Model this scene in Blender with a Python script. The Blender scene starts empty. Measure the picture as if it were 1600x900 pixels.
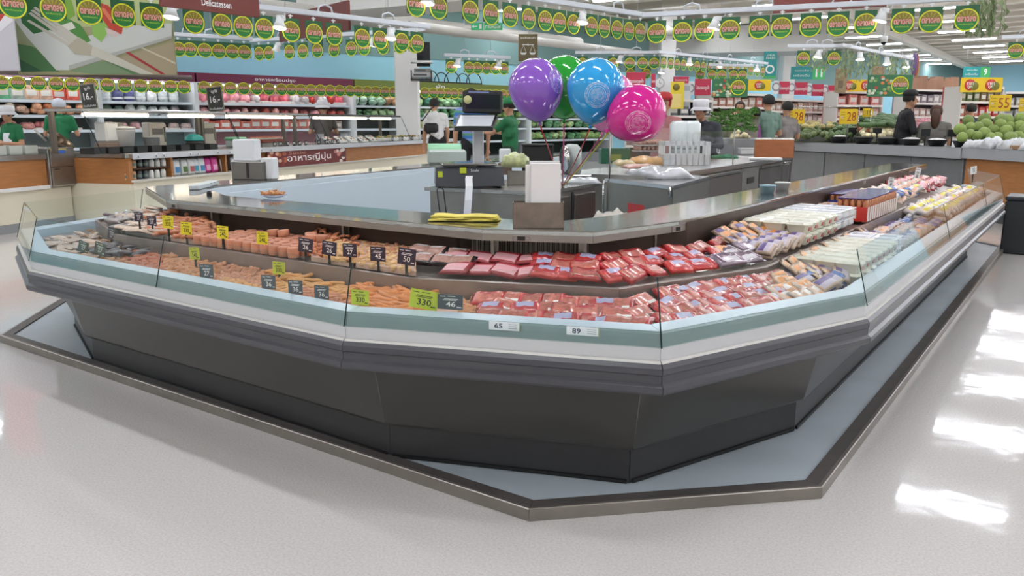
import bpy, bmesh, math, random
from mathutils import Vector, Matrix
random.seed(7)
PI = math.pi
S = bpy.context.scene
COL = S.collection

# ------------------------------------------------------------------ camera
F_PX, PX0, PY0, HOR, EYE = 1255.0, 800.0, 450.0, 194.0, 1.2
PITCH = math.atan((PY0 - HOR) / F_PX)
YAW = math.radians(35.6)
cam_d = bpy.data.cameras.new('camera')
cam_d.sensor_width = 36.0
cam_d.lens = 36.0 * F_PX / 1600.0
cam_d.clip_end = 200
cam = bpy.data.objects.new('camera', cam_d)
COL.objects.link(cam)
cam.location = (0, 0, EYE)
cam.rotation_euler = (PI / 2 - PITCH, 0, YAW)
S.camera = cam

# ------------------------------------------------------------------ world, view
w = bpy.data.worlds.new('store_ambient')
S.world = w
w.use_nodes = True
w.node_tree.nodes['Background'].inputs[0].default_value = (0.93, 0.96, 1.0, 1)
w.node_tree.nodes['Background'].inputs[1].default_value = 0.25
S.view_settings.view_transform = 'Standard'
S.view_settings.look = 'None'
S.view_settings.gamma = 1.0
S.view_settings.use_curve_mapping = False
S.view_settings.exposure = 0.06
LAMP_POWER = 41.0          # emission strength of the ceiling battens
CEIL = 4.6
S.cycles.max_bounces = 7
S.cycles.diffuse_bounces = 4
S.cycles.glossy_bounces = 3
S.cycles.transmission_bounces = 4
S.cycles.transparent_max_bounces = 24
S.cycles.caustics_reflective = False
S.cycles.caustics_refractive = False
S.cycles.sample_clamp_indirect = 6.0

# ------------------------------------------------------------------ pixel -> place helpers
_fw = Vector((-math.sin(YAW) * math.cos(PITCH), math.cos(YAW) * math.cos(PITCH), -math.sin(PITCH)))
_rt = Vector((math.cos(YAW), math.sin(YAW), 0))
_up = _rt.cross(_fw)
EYEV = Vector((0, 0, EYE))
RIGHT = _rt.copy()
AWAY = Vector((-math.sin(YAW), math.cos(YAW), 0))
def ray(x, y): return _fw * F_PX + _rt * (x - PX0) - _up * (y - PY0)
def Zp(x, y, z):                      # where the pixel meets the level z
    d = ray(x, y); return EYEV + d * ((z - EYE) / d.z)
def Dp(x, y, dep):                    # where the pixel is 'dep' metres ahead of the camera
    d = ray(x, y); return EYEV + d * (dep / (d.x * AWAY.x + d.y * AWAY.y))
def dep_of(p): return p.x * AWAY.x + p.y * AWAY.y
def ppm(p): return F_PX / ((Vector(p) - EYEV).dot(_fw))      # pixels per metre there
def on_line(x, y, a, b):              # pixel ray on the upright plane through a, b
    n = Vector((-(b.y - a.y), b.x - a.x, 0)); d = ray(x, y)
    return EYEV + d * ((Vector((a.x, a.y, 0)) - Vector((0, 0, 0))).dot(n) / d.dot(n))

# ------------------------------------------------------------------ materials
MATS = {}
def mat(name, col, rough=0.5, metal=0.0, spec=0.5, noise=0.0, nscale=8.0, rand=0.0, bump=0.0, bscale=60.0,
        emit=0.0, coat=0.0, sss=0.0, aniso=None, alpha=1.0):
    if name in MATS: return MATS[name]
    m = bpy.data.materials.new(name); m.use_nodes = True
    nt = m.node_tree; b = nt.nodes['Principled BSDF']
    c4 = (*col, 1)
    b.inputs['Base Color'].default_value = c4
    b.inputs['Roughness'].default_value = rough
    b.inputs['Metallic'].default_value = metal
    b.inputs['Specular IOR Level'].default_value = spec
    b.inputs['Coat Weight'].default_value = coat
    b.inputs['Coat Roughness'].default_value = 0.06
    if emit > 0:
        b.inputs['Emission Color'].default_value = c4
        b.inputs['Emission Strength'].default_value = emit
    if alpha < 1: b.inputs['Alpha'].default_value = alpha
    src = None
    if noise > 0 or rand > 0 or aniso:
        tc = nt.nodes.new('ShaderNodeTexCoord')
        val = None
        if noise > 0 or aniso:
            nz = nt.nodes.new('ShaderNodeTexNoise'); nz.inputs['Scale'].default_value = nscale
            nz.inputs['Detail'].default_value = 4
            if aniso:
                mp = nt.nodes.new('ShaderNodeMapping'); mp.inputs['Scale'].default_value = aniso
                nt.links.new(tc.outputs['Object'], mp.inputs[0]); nt.links.new(mp.outputs[0], nz.inputs[0])
            else:
                nt.links.new(tc.outputs['Object'], nz.inputs[0])
            val = nz.outputs['Fac']
        hsv = nt.nodes.new('ShaderNodeHueSaturation'); hsv.inputs['Color'].default_value = c4
        mr = nt.nodes.new('ShaderNodeMapRange')
        mr.inputs['From Min'].default_value = 0.3; mr.inputs['From Max'].default_value = 0.7
        mr.inputs['To Min'].default_value = 1 - noise; mr.inputs['To Max'].default_value = 1 + noise
        if val is not None: nt.links.new(val, mr.inputs['Value'])
        else: mr.inputs['Value'].default_value = 0.5
        if rand > 0:
            oi = nt.nodes.new('ShaderNodeObjectInfo')
            m2 = nt.nodes.new('ShaderNodeMapRange')
            m2.inputs['To Min'].default_value = 1 - rand; m2.inputs['To Max'].default_value = 1 + rand
            nt.links.new(oi.outputs['Random'], m2.inputs['Value'])
            mu = nt.nodes.new('ShaderNodeMath'); mu.operation = 'MULTIPLY'
            nt.links.new(mr.outputs[0], mu.inputs[0]); nt.links.new(m2.outputs[0], mu.inputs[1])
            nt.links.new(mu.outputs[0], hsv.inputs['Value'])
        else:
            nt.links.new(mr.outputs[0], hsv.inputs['Value'])
        nt.links.new(hsv.outputs[0], b.inputs['Base Color'])
    if bump > 0:
        tc = nt.nodes.new('ShaderNodeTexCoord')
        nz = nt.nodes.new('ShaderNodeTexNoise'); nz.inputs['Scale'].default_value = bscale; nz.inputs['Detail'].default_value = 3
        nt.links.new(tc.outputs['Object'], nz.inputs[0])
        bp = nt.nodes.new('ShaderNodeBump'); bp.inputs['Strength'].default_value = bump; bp.inputs['Distance'].default_value = 0.01
        nt.links.new(nz.outputs['Fac'], bp.inputs['Height']); nt.links.new(bp.outputs[0], b.inputs['Normal'])
    MATS[name] = m
    return m

def clear_mat(name, tint, refl=1.0, rough=0.02, base=0.0):
    """thin clear sheet: tinted see-through plus a mirror-like sheen by Fresnel"""
    if name in MATS: return MATS[name]
    m = bpy.data.materials.new(name); m.use_nodes = True
    nt = m.node_tree; nt.nodes.clear()
    o = nt.nodes.new('ShaderNodeOutputMaterial')
    t = nt.nodes.new('ShaderNodeBsdfTransparent'); t.inputs[0].default_value = (*tint, 1)
    g = nt.nodes.new('ShaderNodeBsdfGlossy'); g.inputs['Roughness'].default_value = rough; g.inputs[0].default_value = (1, 1, 1, 1)
    fr = nt.nodes.new('ShaderNodeFresnel')
    ge = nt.nodes.new('ShaderNodeNewGeometry'); ir = nt.nodes.new('ShaderNodeMapRange')      # same sheen from both faces of the sheet
    ir.inputs['To Min'].default_value = 1.45; ir.inputs['To Max'].default_value = 1 / 1.45
    nt.links.new(ge.outputs['Backfacing'], ir.inputs['Value']); nt.links.new(ir.outputs[0], fr.inputs[0])
    ma = nt.nodes.new('ShaderNodeMath'); ma.operation = 'MULTIPLY_ADD'
    ma.inputs[1].default_value = refl; ma.inputs[2].default_value = base; ma.use_clamp = True
    nt.links.new(fr.outputs[0], ma.inputs[0])
    mx = nt.nodes.new('ShaderNodeMixShader')
    nt.links.new(ma.outputs[0], mx.inputs[0]); nt.links.new(t.outputs[0], mx.inputs[1]); nt.links.new(g.outputs[0], mx.inputs[2])
    nt.links.new(mx.outputs[0], o.inputs[0])
    MATS[name] = m
    return m

def hexc(h):
    v = [int(h[i:i + 2], 16) / 255 for i in (0, 2, 4)]
    return tuple(((c + 0.055) / 1.055) ** 2.4 if c > 0.04045 else c / 12.92 for c in v)
def M(h, rough=0.5, **k):
    """material from a display-space hex colour"""
    return mat('m_%s_%g_%s' % (h, rough, '_'.join('%s%s' % (a, b) for a, b in sorted(k.items()))), hexc(h), rough, **k)

# ------------------------------------------------------------------ mesh builder
class MB:
    def __init__(s): s.v = []; s.f = []; s.m = []; s.sm = []; s.mats = []
    def mi(s, m):
        if m is None: return 0
        if m not in s.mats: s.mats.append(m)
        return s.mats.index(m)
    def add(s, vs, fs, m=None, T=None, smooth=False):
        o = len(s.v); k = s.mi(m)
        s.v += [tuple(T @ Vector(v)) for v in vs] if T is not None else [tuple(v) for v in vs]
        for f in fs: s.f.append(tuple(i + o for i in f)); s.m.append(k); s.sm.append(smooth)
        return s
    def box(s, x0, x1, y0, y1, z0, z1, m=None, T=None):
        vs = [(x, y, z) for z in (z0, z1) for x, y in ((x0, y0), (x1, y0), (x1, y1), (x0, y1))]
        return s.add(vs, [(0, 3, 2, 1), (4, 5, 6, 7), (0, 1, 5, 4), (1, 2, 6, 5), (2, 3, 7, 6), (3, 0, 4, 7)], m, T)
    def bbox(s, x0, x1, y0, y1, z0, z1, r=0.01, m=None, T=None, smooth=False):
        """box with all edges chamfered by r"""
        vs = []; X = (x0, x1); Y = (y0, y1); Z = (z0, z1)
        idx = {}
        for i in (0, 1):
            for j in (0, 1):
                for k in (0, 1):
                    sx = r if i == 0 else -r; sy = r if j == 0 else -r; sz = r if k == 0 else -r
                    for a, p in enumerate(((X[i], Y[j] + sy, Z[k] + sz), (X[i] + sx, Y[j], Z[k] + sz), (X[i] + sx, Y[j] + sy, Z[k]))):
                        idx[(i, j, k, a)] = len(vs); vs.append(p)
        g = lambda i, j, k, a: idx[(i, j, k, a)]
        fs = []
        for i in (0, 1):
            q = [g(i, 0, 0, 0), g(i, 1, 0, 0), g(i, 1, 1, 0), g(i, 0, 1, 0)]; fs.append(q if i else q[::-1])
            q = [g(0, i, 0, 1), g(1, i, 0, 1), g(1, i, 1, 1), g(0, i, 1, 1)]; fs.append(q[::-1] if i else q)
            q = [g(0, 0, i, 2), g(1, 0, i, 2), g(1, 1, i, 2), g(0, 1, i, 2)]; fs.append(q if i else q[::-1])
        for i in (0, 1):
            for j in (0, 1):
                fs.append([g(i, j, 0, 0), g(i, j, 1, 0), g(i, j, 1, 1), g(i, j, 0, 1)])
                fs.append([g(i, 0, j, 0), g(i, 1, j, 0), g(i, 1, j, 2), g(i, 0, j, 2)])
                fs.append([g(0, i, j, 1), g(1, i, j, 1), g(1, i, j, 2), g(0, i, j, 2)])
                for k in (0, 1): fs.append([g(i, j, k, 0), g(i, j, k, 1), g(i, j, k, 2)])
        return s.add(vs, fs, m, T, smooth)
    def lathe(s, prof, n=12, m=None, T=None, smooth=True, cap=True):
        vs = []; fs = []
        for r, z in prof:
            for i in range(n):
                a = 2 * PI * i / n; vs.append((r * math.cos(a), r * math.sin(a), z))
        for k in range(len(prof) - 1):
            for i in range(n):
                j = (i + 1) % n
                fs.append((k * n + i, k * n + j, (k + 1) * n + j, (k + 1) * n + i))
        if cap:
            if prof[0][0] > 1e-4: fs.append(tuple(range(n))[::-1])
            if prof[-1][0] > 1e-4: fs.append(tuple((len(prof) - 1) * n + i for i in range(n)))
        return s.add(vs, fs, m, T, smooth)
    def tube(s, pts, r, n=6, m=None, T=None, smooth=True, cap=True):
        pts = [Vector(p) for p in pts]; rs = r if isinstance(r, (list, tuple)) else [r] * len(pts)
        vs = []; fs = []; up = None
        for i, p in enumerate(pts):
            d = (pts[min(i + 1, len(pts) - 1)] - pts[max(i - 1, 0)]).normalized()
            if up is None:
                up = Vector((0, 0, 1)) if abs(d.z) < 0.9 else Vector((1, 0, 0))
            a = d.cross(up)
            if a.length < 1e-5: a = d.cross(Vector((0, 1, 0)))
            a.normalize(); b = a.cross(d).normalized(); up = b
            for k in range(n):
                t = 2 * PI * k / n; vs.append(p + a * math.cos(t) * rs[i] + b * math.sin(t) * rs[i])
        for i in range(len(pts) - 1):
            for k in range(n):
                j = (k + 1) % n; fs.append((i * n + k, i * n + j, (i + 1) * n + j, (i + 1) * n + k))
        if cap: fs.append(tuple(range(n))[::-1]); fs.append(tuple((len(pts) - 1) * n + k for k in range(n)))
        return s.add(vs, fs, m, T, smooth)
    def ball(s, c, r, n=10, k=7, m=None, T=None, fn=None):
        rx, ry, rz = r if isinstance(r, (tuple, list)) else (r, r, r)
        vs = []; fs = []
        for i in range(k + 1):
            p = PI * i / k
            for j in range(n):
                a = 2 * PI * j / n
                q = Vector((math.sin(p) * math.cos(a), math.sin(p) * math.sin(a), -math.cos(p)))
                if fn: q = fn(q)
                vs.append((c[0] + q.x * rx, c[1] + q.y * ry, c[2] + q.z * rz))
        for i in range(k):
            for j in range(n):
                l = (j + 1) % n; fs.append((i * n + j, i * n + l, (i + 1) * n + l, (i + 1) * n + j))
        return s.add(vs, fs, m, T, True)
    def prism(s, poly, z0, z1, m=None, T=None, msides=None):
        n = len(poly)
        vs = [(x, y, z0) for x, y in poly] + [(x, y, z1) for x, y in poly]
        s.add(vs, [tuple(range(n))[::-1], tuple(range(n, 2 * n))], m, T)
        return s.add(vs, [(i, (i + 1) % n, n + (i + 1) % n, n + i) for i in range(n)], msides or m, T)
    def quad(s, a, b, c, d, m=None): return s.add([a, b, c, d], [(0, 1, 2, 3)], m)
    def mesh(s, name, default=None):
        me = bpy.data.meshes.new(name)
        me.from_pydata(s.v, [], s.f)
        if s.mats:
            for m in s.mats: me.materials.append(m)
        elif default: me.materials.append(default)
        me.polygons.foreach_set('material_index', s.m)
        me.polygons.foreach_set('use_smooth', s.sm)
        bm = bmesh.new(); bm.from_mesh(me)
        bmesh.ops.remove_doubles(bm, verts=bm.verts, dist=1e-6)
        bmesh.ops.recalc_face_normals(bm, faces=bm.faces)
        bm.to_mesh(me); bm.free(); me.update()
        return me
    def build(s, name, m=None, parent=None, loc=None, rz=0.0, rot=None):
        o = bpy.data.objects.new(name, s.mesh(name, m)); COL.objects.link(o)
        if parent is not None: o.parent = parent
        if loc is not None: o.location = loc
        if rot is not None: o.rotation_euler = rot
        elif rz: o.rotation_euler = (0, 0, rz)
        return o

def tag(o, label=None, cat=None, group=None, kind=None):
    if label: o['label'] = label
    if cat: o['category'] = cat
    if group: o['group'] = group
    if kind: o['kind'] = kind
    return o
def thing(name, label, cat, loc=(0, 0, 0), rz=0.0, group=None):
    o = bpy.data.objects.new(name, None); COL.objects.link(o)
    o.empty_display_size = 0.05
    o.location = loc; o.rotation_euler = (0, 0, rz)
    return tag(o, label, cat, group)
def inst(name, me, loc, rot=(0, 0, 0), scale=1.0, parent=None, label=None, cat=None, group=None):
    o = bpy.data.objects.new(name, me); COL.objects.link(o)
    o.location = loc; o.rotation_euler = rot
    o.scale = (scale,) * 3 if not isinstance(scale, (tuple, list)) else scale
    if parent is not None: o.parent = parent
    return tag(o, label, cat, group)
KIDS = {}
def dup(root, loc, rz=None, label=None, group=None, scale=None):
    r = root.copy(); COL.objects.link(r); r.location = loc
    if rz is not None: r.rotation_euler = (0, 0, rz)
    if scale is not None: r.scale = (scale,) * 3
    if label: r['label'] = label
    if group: r['group'] = group
    for ch in list(root.children):
        c = ch.copy(); COL.objects.link(c); c.parent = r
        for g in list(ch.children):
            d = g.copy(); COL.objects.link(d); d.parent = c
    return r
ORD = ['first', 'second', 'third', 'fourth', 'fifth', 'sixth', 'seventh', 'eighth', 'ninth', 'tenth', 'eleventh', 'twelfth',
       'thirteenth', 'fourteenth', 'fifteenth', 'sixteenth', 'seventeenth', 'eighteenth', 'nineteenth', 'twentieth',
       'twenty-first', 'twenty-second', 'twenty-third', 'twenty-fourth', 'twenty-fifth', 'twenty-sixth', 'twenty-seventh',
       'twenty-eighth', 'twenty-ninth', 'thirtieth', 'thirty-first', 'thirty-second', 'thirty-third', 'thirty-fourth', 'thirty-fifth',
       'thirty-sixth', 'thirty-seventh', 'thirty-eighth', 'thirty-ninth', 'fortieth', 'forty-first', 'forty-second', 'forty-third']

# ------------------------------------------------------------------ lettering
_TXT = {}
def text_geo(body, bold=0.0):
    """verts/faces of a line of lettering, height of a capital about 0.7, centred on x and y"""
    key = (body, bold)
    if key in _TXT: return _TXT[key]
    cu = bpy.data.curves.new('lettering', 'FONT'); cu.body = body; cu.size = 1.0; cu.resolution_u = 2
    cu.offset = bold; cu.fill_mode = 'FRONT'
    o = bpy.data.objects.new('lettering', cu); COL.objects.link(o)
    dg = bpy.context.evaluated_depsgraph_get()
    me = bpy.data.meshes.new_from_object(o.evaluated_get(dg))
    vs = [v.co.copy() for v in me.vertices]; fs = [tuple(p.vertices) for p in me.polygons]
    bpy.data.objects.remove(o); bpy.data.curves.remove(cu); bpy.data.meshes.remove(me)
    if vs:
        x0 = min(v.x for v in vs); x1 = max(v.x for v in vs); y0 = min(v.y for v in vs); y1 = max(v.y for v in vs)
        vs = [Vector((v.x - (x0 + x1) / 2, v.y - (y0 + y1) / 2, 0)) for v in vs]
        ext = (x1 - x0, y1 - y0)
    else: ext = (1, 1)
    _TXT[key] = (vs, fs, ext); return _TXT[key]
def letter(mb, body, cx, cz, wid, hei, m, y=0.0, bold=0.0, flip=False):
    """flat lettering on the x-z plane facing -y, fitted into wid x hei"""
    vs, fs, (ew, eh) = text_geo(body, bold)
    sx = wid / ew; sz = hei / eh if hei else sx
    mb.add([(cx + v.x * sx, y, cz + v.y * sz) for v in vs], fs, m)
# ================================================================== the shell of the store
def struct(o, name=None): return tag(o, kind='structure')
def floor_mat():
    m = bpy.data.materials.new('vinyl_floor'); m.use_nodes = True; MATS['vinyl_floor'] = m
    nt = m.node_tree; b = nt.nodes['Principled BSDF']; L = nt.links
    tc = nt.nodes.new('ShaderNodeTexCoord')
    n1 = nt.nodes.new('ShaderNodeTexNoise'); n1.inputs['Scale'].default_value = 130; n1.inputs['Detail'].default_value = 5
    n2 = nt.nodes.new('ShaderNodeTexNoise'); n2.inputs['Scale'].default_value = 0.7; n2.inputs['Detail'].default_value = 2
    for n in (n1, n2): L.new(tc.outputs['Object'], n.inputs[0])
    cr = nt.nodes.new('ShaderNodeValToRGB')
    cr.color_ramp.elements[0].position = 0.34; cr.color_ramp.elements[0].color = (*hexc('c2beba'), 1)
    cr.color_ramp.elements[1].position = 0.62; cr.color_ramp.elements[1].color = (*hexc('d1cdca'), 1)
    L.new(n1.outputs['Fac'], cr.inputs[0]); L.new(cr.outputs[0], b.inputs['Base Color'])
    mr = nt.nodes.new('ShaderNodeMapRange'); mr.inputs['To Min'].default_value = 0.045; mr.inputs['To Max'].default_value = 0.085
    L.new(n2.outputs['Fac'], mr.inputs['Value']); L.new(mr.outputs[0], b.inputs['Roughness'])
    n3 = nt.nodes.new('ShaderNodeTexNoise'); n3.inputs['Scale'].default_value = 5; n3.inputs['Detail'].default_value = 2
    L.new(tc.outputs['Object'], n3.inputs[0])
    bp = nt.nodes.new('ShaderNodeBump'); bp.inputs['Strength'].default_value = 0.05; bp.inputs['Distance'].default_value = 0.02
    L.new(n3.outputs['Fac'], bp.inputs['Height']); L.new(bp.outputs[0], b.inputs['Normal'])
    b.inputs['Specular IOR Level'].default_value = 0.5
    return m
STEEL = mat('brushed_steel', hexc('b9b7b4'), 0.24, 0.9, noise=0.10, nscale=6, aniso=(1.5, 1.5, 30))
STEEL_D = mat('dull_steel', hexc('96928c'), 0.34, 0.85, noise=0.12, nscale=5)
STEEL_B = mat('polished_steel', hexc('c9c9c9'), 0.10, 0.95, noise=0.06, nscale=3)
WHITE = M('e9e9e6', 0.45)
BLACK = M('161616', 0.4)

ROOM_X0, ROOM_X1, ROOM_Y0, ROOM_Y1 = -30.0, 13.0, -7.0, 57.5
struct(MB().box(ROOM_X0, ROOM_X1, ROOM_Y0, ROOM_Y1, -0.1, 0).build('floor', floor_mat()))
ceil_o = struct(MB().box(ROOM_X0, ROOM_X1, ROOM_Y0, ROOM_Y1, CEIL + 0.35, CEIL + 0.45).build('ceiling', M('cfc8bc', 0.9)))
# the long wall behind the wall chillers, running along the measured header line
CH0 = Zp(276, 112, 2.3); CH1 = Zp(797, 134, 2.3)
CHD = Vector((CH1.x - CH0.x, CH1.y - CH0.y, 0)).normalized()      # along the chillers, to the right
CHN = Vector((CHD.y, -CHD.x, 0))                                   # out of the wall, to the camera
CH_RZ = math.atan2(CHD.y, CHD.x)
wl = struct(thing('wall_left', None, None, (0, 0, 0)))
def along_wall(s, out, z): return Vector((CH0.x, CH0.y, 0)) + CHD * s + CHN * out + Vector((0, 0, z))
def wall_slab(mb, s0, s1, o0, o1, z0, z1, m=None):
    T = Matrix.Translation(along_wall(0, 0, 0)) @ Matrix.Rotation(CH_RZ, 4, 'Z')
    return mb.box(s0, s1, -o1, -o0, z0, z1, m, T)
wall_slab(MB(), -22, 52, -1.4, -1.1, 0, 3.0).build('light_blue_band', M('a2d8ea', 0.8), wl)
wall_slab(MB(), -22, 52, -1.4, -1.08, 3.0, CEIL + 0.4).build('teal_band', M('7d9d9b', 0.8), wl)
wb = struct(thing('wall_back', None, None))
MB().box(ROOM_X0, ROOM_X1, ROOM_Y1 - .3, ROOM_Y1, 0, CEIL + .4).build('painted_panel', M('b4e0f0', 0.8), wb)
struct(MB().box(ROOM_X1, ROOM_X1 + .2, ROOM_Y0, ROOM_Y1, 0, CEIL + .4).build('wall_right', M('d8d4ca', 0.8)))
struct(MB().box(ROOM_X0, ROOM_X1, ROOM_Y0 - .2, ROOM_Y0, 0, CEIL + .4).build('wall_front', M('d8d4ca', 0.8)))
struct(MB().box(ROOM_X0 - .2, ROOM_X0, ROOM_Y0, ROOM_Y1, 0, CEIL + .4).build('wall_outer', M('d8d4ca', 0.8)))

# ceiling purlins (across), main girders (lengthwise), dark open slots
pm = MB().box(ROOM_X0, ROOM_X1, -0.07, 0.07, CEIL, CEIL + 0.34, M('d9d2c6', 0.7)).box(ROOM_X0, ROOM_X1, -0.16, 0.16, CEIL - 0.02, CEIL + 0.01, M('d9d2c6', 0.7)).mesh('purlin')
for i in range(38):
    inst('purlin', pm, (0, -5.0 + i * 1.65, 0), parent=ceil_o)
gm = MB().box(-0.12, 0.12, ROOM_Y0 + .1, ROOM_Y1 - .4, CEIL - 0.32, CEIL - 0.03, M('cfcabf', 0.7)).mesh('girder')
for x in (-13, -6.5, 0.0, 6.5):
    inst('girder', gm, (x, 0, 0), parent=ceil_o)
# ceiling battens: the lamps that light the hall
bat_body = MB().bbox(-0.8, 0.8, -0.11, 0.11, 0, 0.06, 0.012, M('efefec', 0.4)).mesh('batten_body')
TUBE = mat('lamp_tube', (0.945, 0.975, 1.05), 0.4, emit=LAMP_POWER)
bat_tube = MB().bbox(-0.76, 0.76, -0.085, 0.085, -0.03, 0.0, 0.01, TUBE).mesh('tube')
def behind_wall(x, y):
    v = Vector((x - CH0.x, y - CH0.y, 0)); return v.dot(CHN) < -0.6
for j in range(17):
    for i in range(10):
        x = -17.3 + i * 3.22; y = -4.4 + j * 3.5
        if behind_wall(x, y): continue
        t = thing('ceiling_lamp', 'white fluorescent batten lamp fixed in rows below the store ceiling', 'ceiling lamp', (x, y, CEIL - 0.10), 0, 'ceiling batten lamps')
        inst('housing', bat_body, (0, 0, 0), parent=t); inst('tube', bat_tube, (0, 0, 0), parent=t)

# columns
def column(px, dep, wid, label):
    p = Dp(px, 194, dep)
    t = thing('column', label, 'column', (p.x, p.y, 0), YAW + 0.05)
    h = wid / 2
    MB().bbox(-h, h, -h, h, 0, CEIL + 0.34, 0.02).build('shaft', M('e4e2df', 0.6), t)
    MB().box(-h - .02, h + .02, -h - .02, h + .02, 0, 0.12).build('skirting', M('8b8b8b', 0.5), t)
    return t
column(638, 18.8, 0.52, 'white square column behind the sushi counter with shelves of equipment')
column(1038, 27.0, 0.47, 'white square column behind the pink balloon with a clock on it')
column(1224, 33.0, 0.50, 'white square column beside the row of crimson shelf banners')
column(1334, 46.0, 0.50, 'far white column behind the yellow shelf banner')
# grey service ducts below the ceiling, high up on the left
def duct(a, b, r, label):
    d = b - a
    o = MB().tube([a, a + d * .5, b], r, 10).build('service_duct', M('b9b6ae', 0.6)); tag(o, label, 'duct')
duct(Dp(380, 8, 15.5), Dp(905, 68, 23.0), 0.16, 'long grey round duct running under the ceiling beside the teal wall')
duct(Dp(640, 40, 17.0), Dp(1000, 84, 24.5), 0.10, 'thinner grey pipe below the long duct on the teal wall')
duct(Dp(990, 40, 24.0), Dp(1230, 72, 40.0), 0.14, 'grey duct running past the column with the clock')
p0 = Dp(500, 20, 16.5)
bh = thing('ceiling_bulkhead', 'broad grey bulkhead box hanging under the ceiling above the second brown sign', 'bulkhead', (p0.x, p0.y, p0.z), YAW - .5)
MB().box(-0.6, 5.2, 0, 1.2, 0.0, 0.75).build('body', M('c9c8c2', 0.7), bh)
p0 = Dp(1045, 84, 30.0)
bh = thing('ceiling_bulkhead', 'grey ceiling bulkhead behind the column with the clock', 'bulkhead', (p0.x, p0.y, p0.z), YAW - .25)
MB().box(-1.2, 5.5, 0, 2.0, 0.0, 0.9).build('body', M('b7b6b0', 0.7), bh)

# ================================================================== kerb and platform of the island
def norm_in(a, b):
    d = (Vector(b) - Vector(a)).normalized(); return Vector((-d.y, d.x))
def miters(poly, ends=None):
    """inward miter vector at every vertex of an open polyline"""
    out = []
    for i, p in enumerate(poly):
        if i == 0: out.append(norm_in(poly[0], poly[1]))
        elif i == len(poly) - 1: out.append(norm_in(poly[-2], poly[-1]))
        else:
            n1 = norm_in(poly[i - 1], poly[i]); n2 = norm_in(poly[i], poly[i + 1])
            m = (n1 + n2).normalized(); out.append(m / m.dot(n1))
    return out
def sweep(mb, poly, i, prof, f0=0.0, f1=1.0, gap=0.0, m=None, mit=None):
    """closed profile [(inward, z)] carried along segment i of the polyline, mitred at both vertices"""
    mit = mit or miters(poly)
    a, b = Vector(poly[i]), Vector(poly[i + 1]); L = (b - a).length
    n = len(prof); vs = []
    for e, f in ((0, f0), (1, f1)):
        for t, z in prof:
            p0 = a + mit[i] * t; p1 = b + mit[i + 1] * t
            q = p0.lerp(p1, f); d = (p1 - p0).normalized()
            q = q + d * (gap if e == 0 else -gap)
            vs.append((q.x, q.y, z))
    fs = [tuple(range(n))[::-1], tuple(range(n, 2 * n))] + [(k, (k + 1) % n, n + (k + 1) % n, n + k) for k in range(n)]
    return mb.add(vs, fs, m)
KERB = [(-6.75, 8.9), (-5.72, 2.66), (-4.87, 1.87), (-1.285, 1.885), (-0.595, 2.57), (-0.595, 9.05), (-1.3, 9.8)]
kerb = thing('floor_kerb', 'low steel-edged kerb platform running round under the refrigerated island', 'kerb')
KM = mat('kerb_steel', hexc('8d8780'), 0.33, 0.7, noise=0.14, nscale=4)
for i in range(len(KERB) - 1):
    sweep(MB(), KERB, i, [(0, 0.0), (0, 0.039), (0.003, 0.042), (0.014, 0.042), (0.014, 0.0)], gap=0.0006).build('edging_strip', KM, kerb)
    sweep(MB(), KERB, i, [(0.014, 0.0), (0.014, 0.0415), (0.062, 0.040), (0.062, 0.0)], gap=0.0006).build('dark_edge_strip', M('4f4a48', 0.45, noise=.2), kerb)
mk = miters(KERB)
inner = [Vector(p) + mk[i] * 0.062 for i, p in enumerate(KERB)]
MB().prism([(p.x, p.y) for p in inner], 0.0, 0.032).build('platform', M('b2bdc4', 0.35, noise=0.07, nscale=3), kerb)

# ================================================================== the refrigerated island
CASE = [(-6.442, 8.9), (-5.338, 2.996), (-4.98, 2.046), (-4.03, 1.688), (-1.88, 1.688), (-0.93, 2.046), (-0.572, 2.996), (-0.572, 8.2), (-0.93, 9.15)]
CMIT = miters(CASE)
PLINTH = M('323234', 0.4, noise=.1); LOWER = mat('case_grey', hexc('474644'), 0.28, 0.25, noise=0.05, nscale=2)
BUMP = mat('bumper_plastic', hexc('48484d'), 0.33, 0.0, noise=0.10, nscale=5, aniso=(.4, .4, 14))
RAIL = M('c9cacc', 0.32); TEAL = mat('teal_riser', hexc('7f9496'), 0.22, noise=0.03)
LEDGE = M('c3d3de', 0.3); DECK = mat('deck_steel', hexc('9b8d86'), 0.34, 0.6, noise=.15, nscale=9); BACKW = mat('case_back', hexc('48382f'), 0.45, 0.3, noise=0.18, nscale=7)
INNER = M('cfdbe2', 0.5)
GLASS = clear_mat('case_glass', (0.95, 0.975, 0.968), 0.75, 0.015)
EDGE = mat('glass_edge', hexc('2c3a3a'), 0.7, spec=.1)
def grille_mat():
    m = bpy.data.materials.new('vent_mesh'); m.use_nodes = True; nt = m.node_tree; b = nt.nodes['Principled BSDF']
    tc = nt.nodes.new('ShaderNodeTexCoord'); ck = nt.nodes.new('ShaderNodeTexBrick')
    ck.offset = 0; ck.inputs['Scale'].default_value = 1; ck.inputs['Brick Width'].default_value = 0.007; ck.inputs['Row Height'].default_value = 0.007
    ck.inputs['Mortar Size'].default_value = 0.0012
    ck.inputs['Color1'].default_value = (0.02, 0.016, 0.012, 1); ck.inputs['Color2'].default_value = (0.03, 0.022, 0.018, 1); ck.inputs['Mortar'].default_value = (.3, .25, .21, 1)
    nt.links.new(tc.outputs['Object'], ck.inputs[0]); nt.links.new(ck.outputs[0], b.inputs['Base Color']); b.inputs['Roughness'].default_value = .5
    return m
GRILLE = grille_mat()
T_TIER, Z_FRONT, Z_TIER = 0.41, 0.56, 0.655
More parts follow.
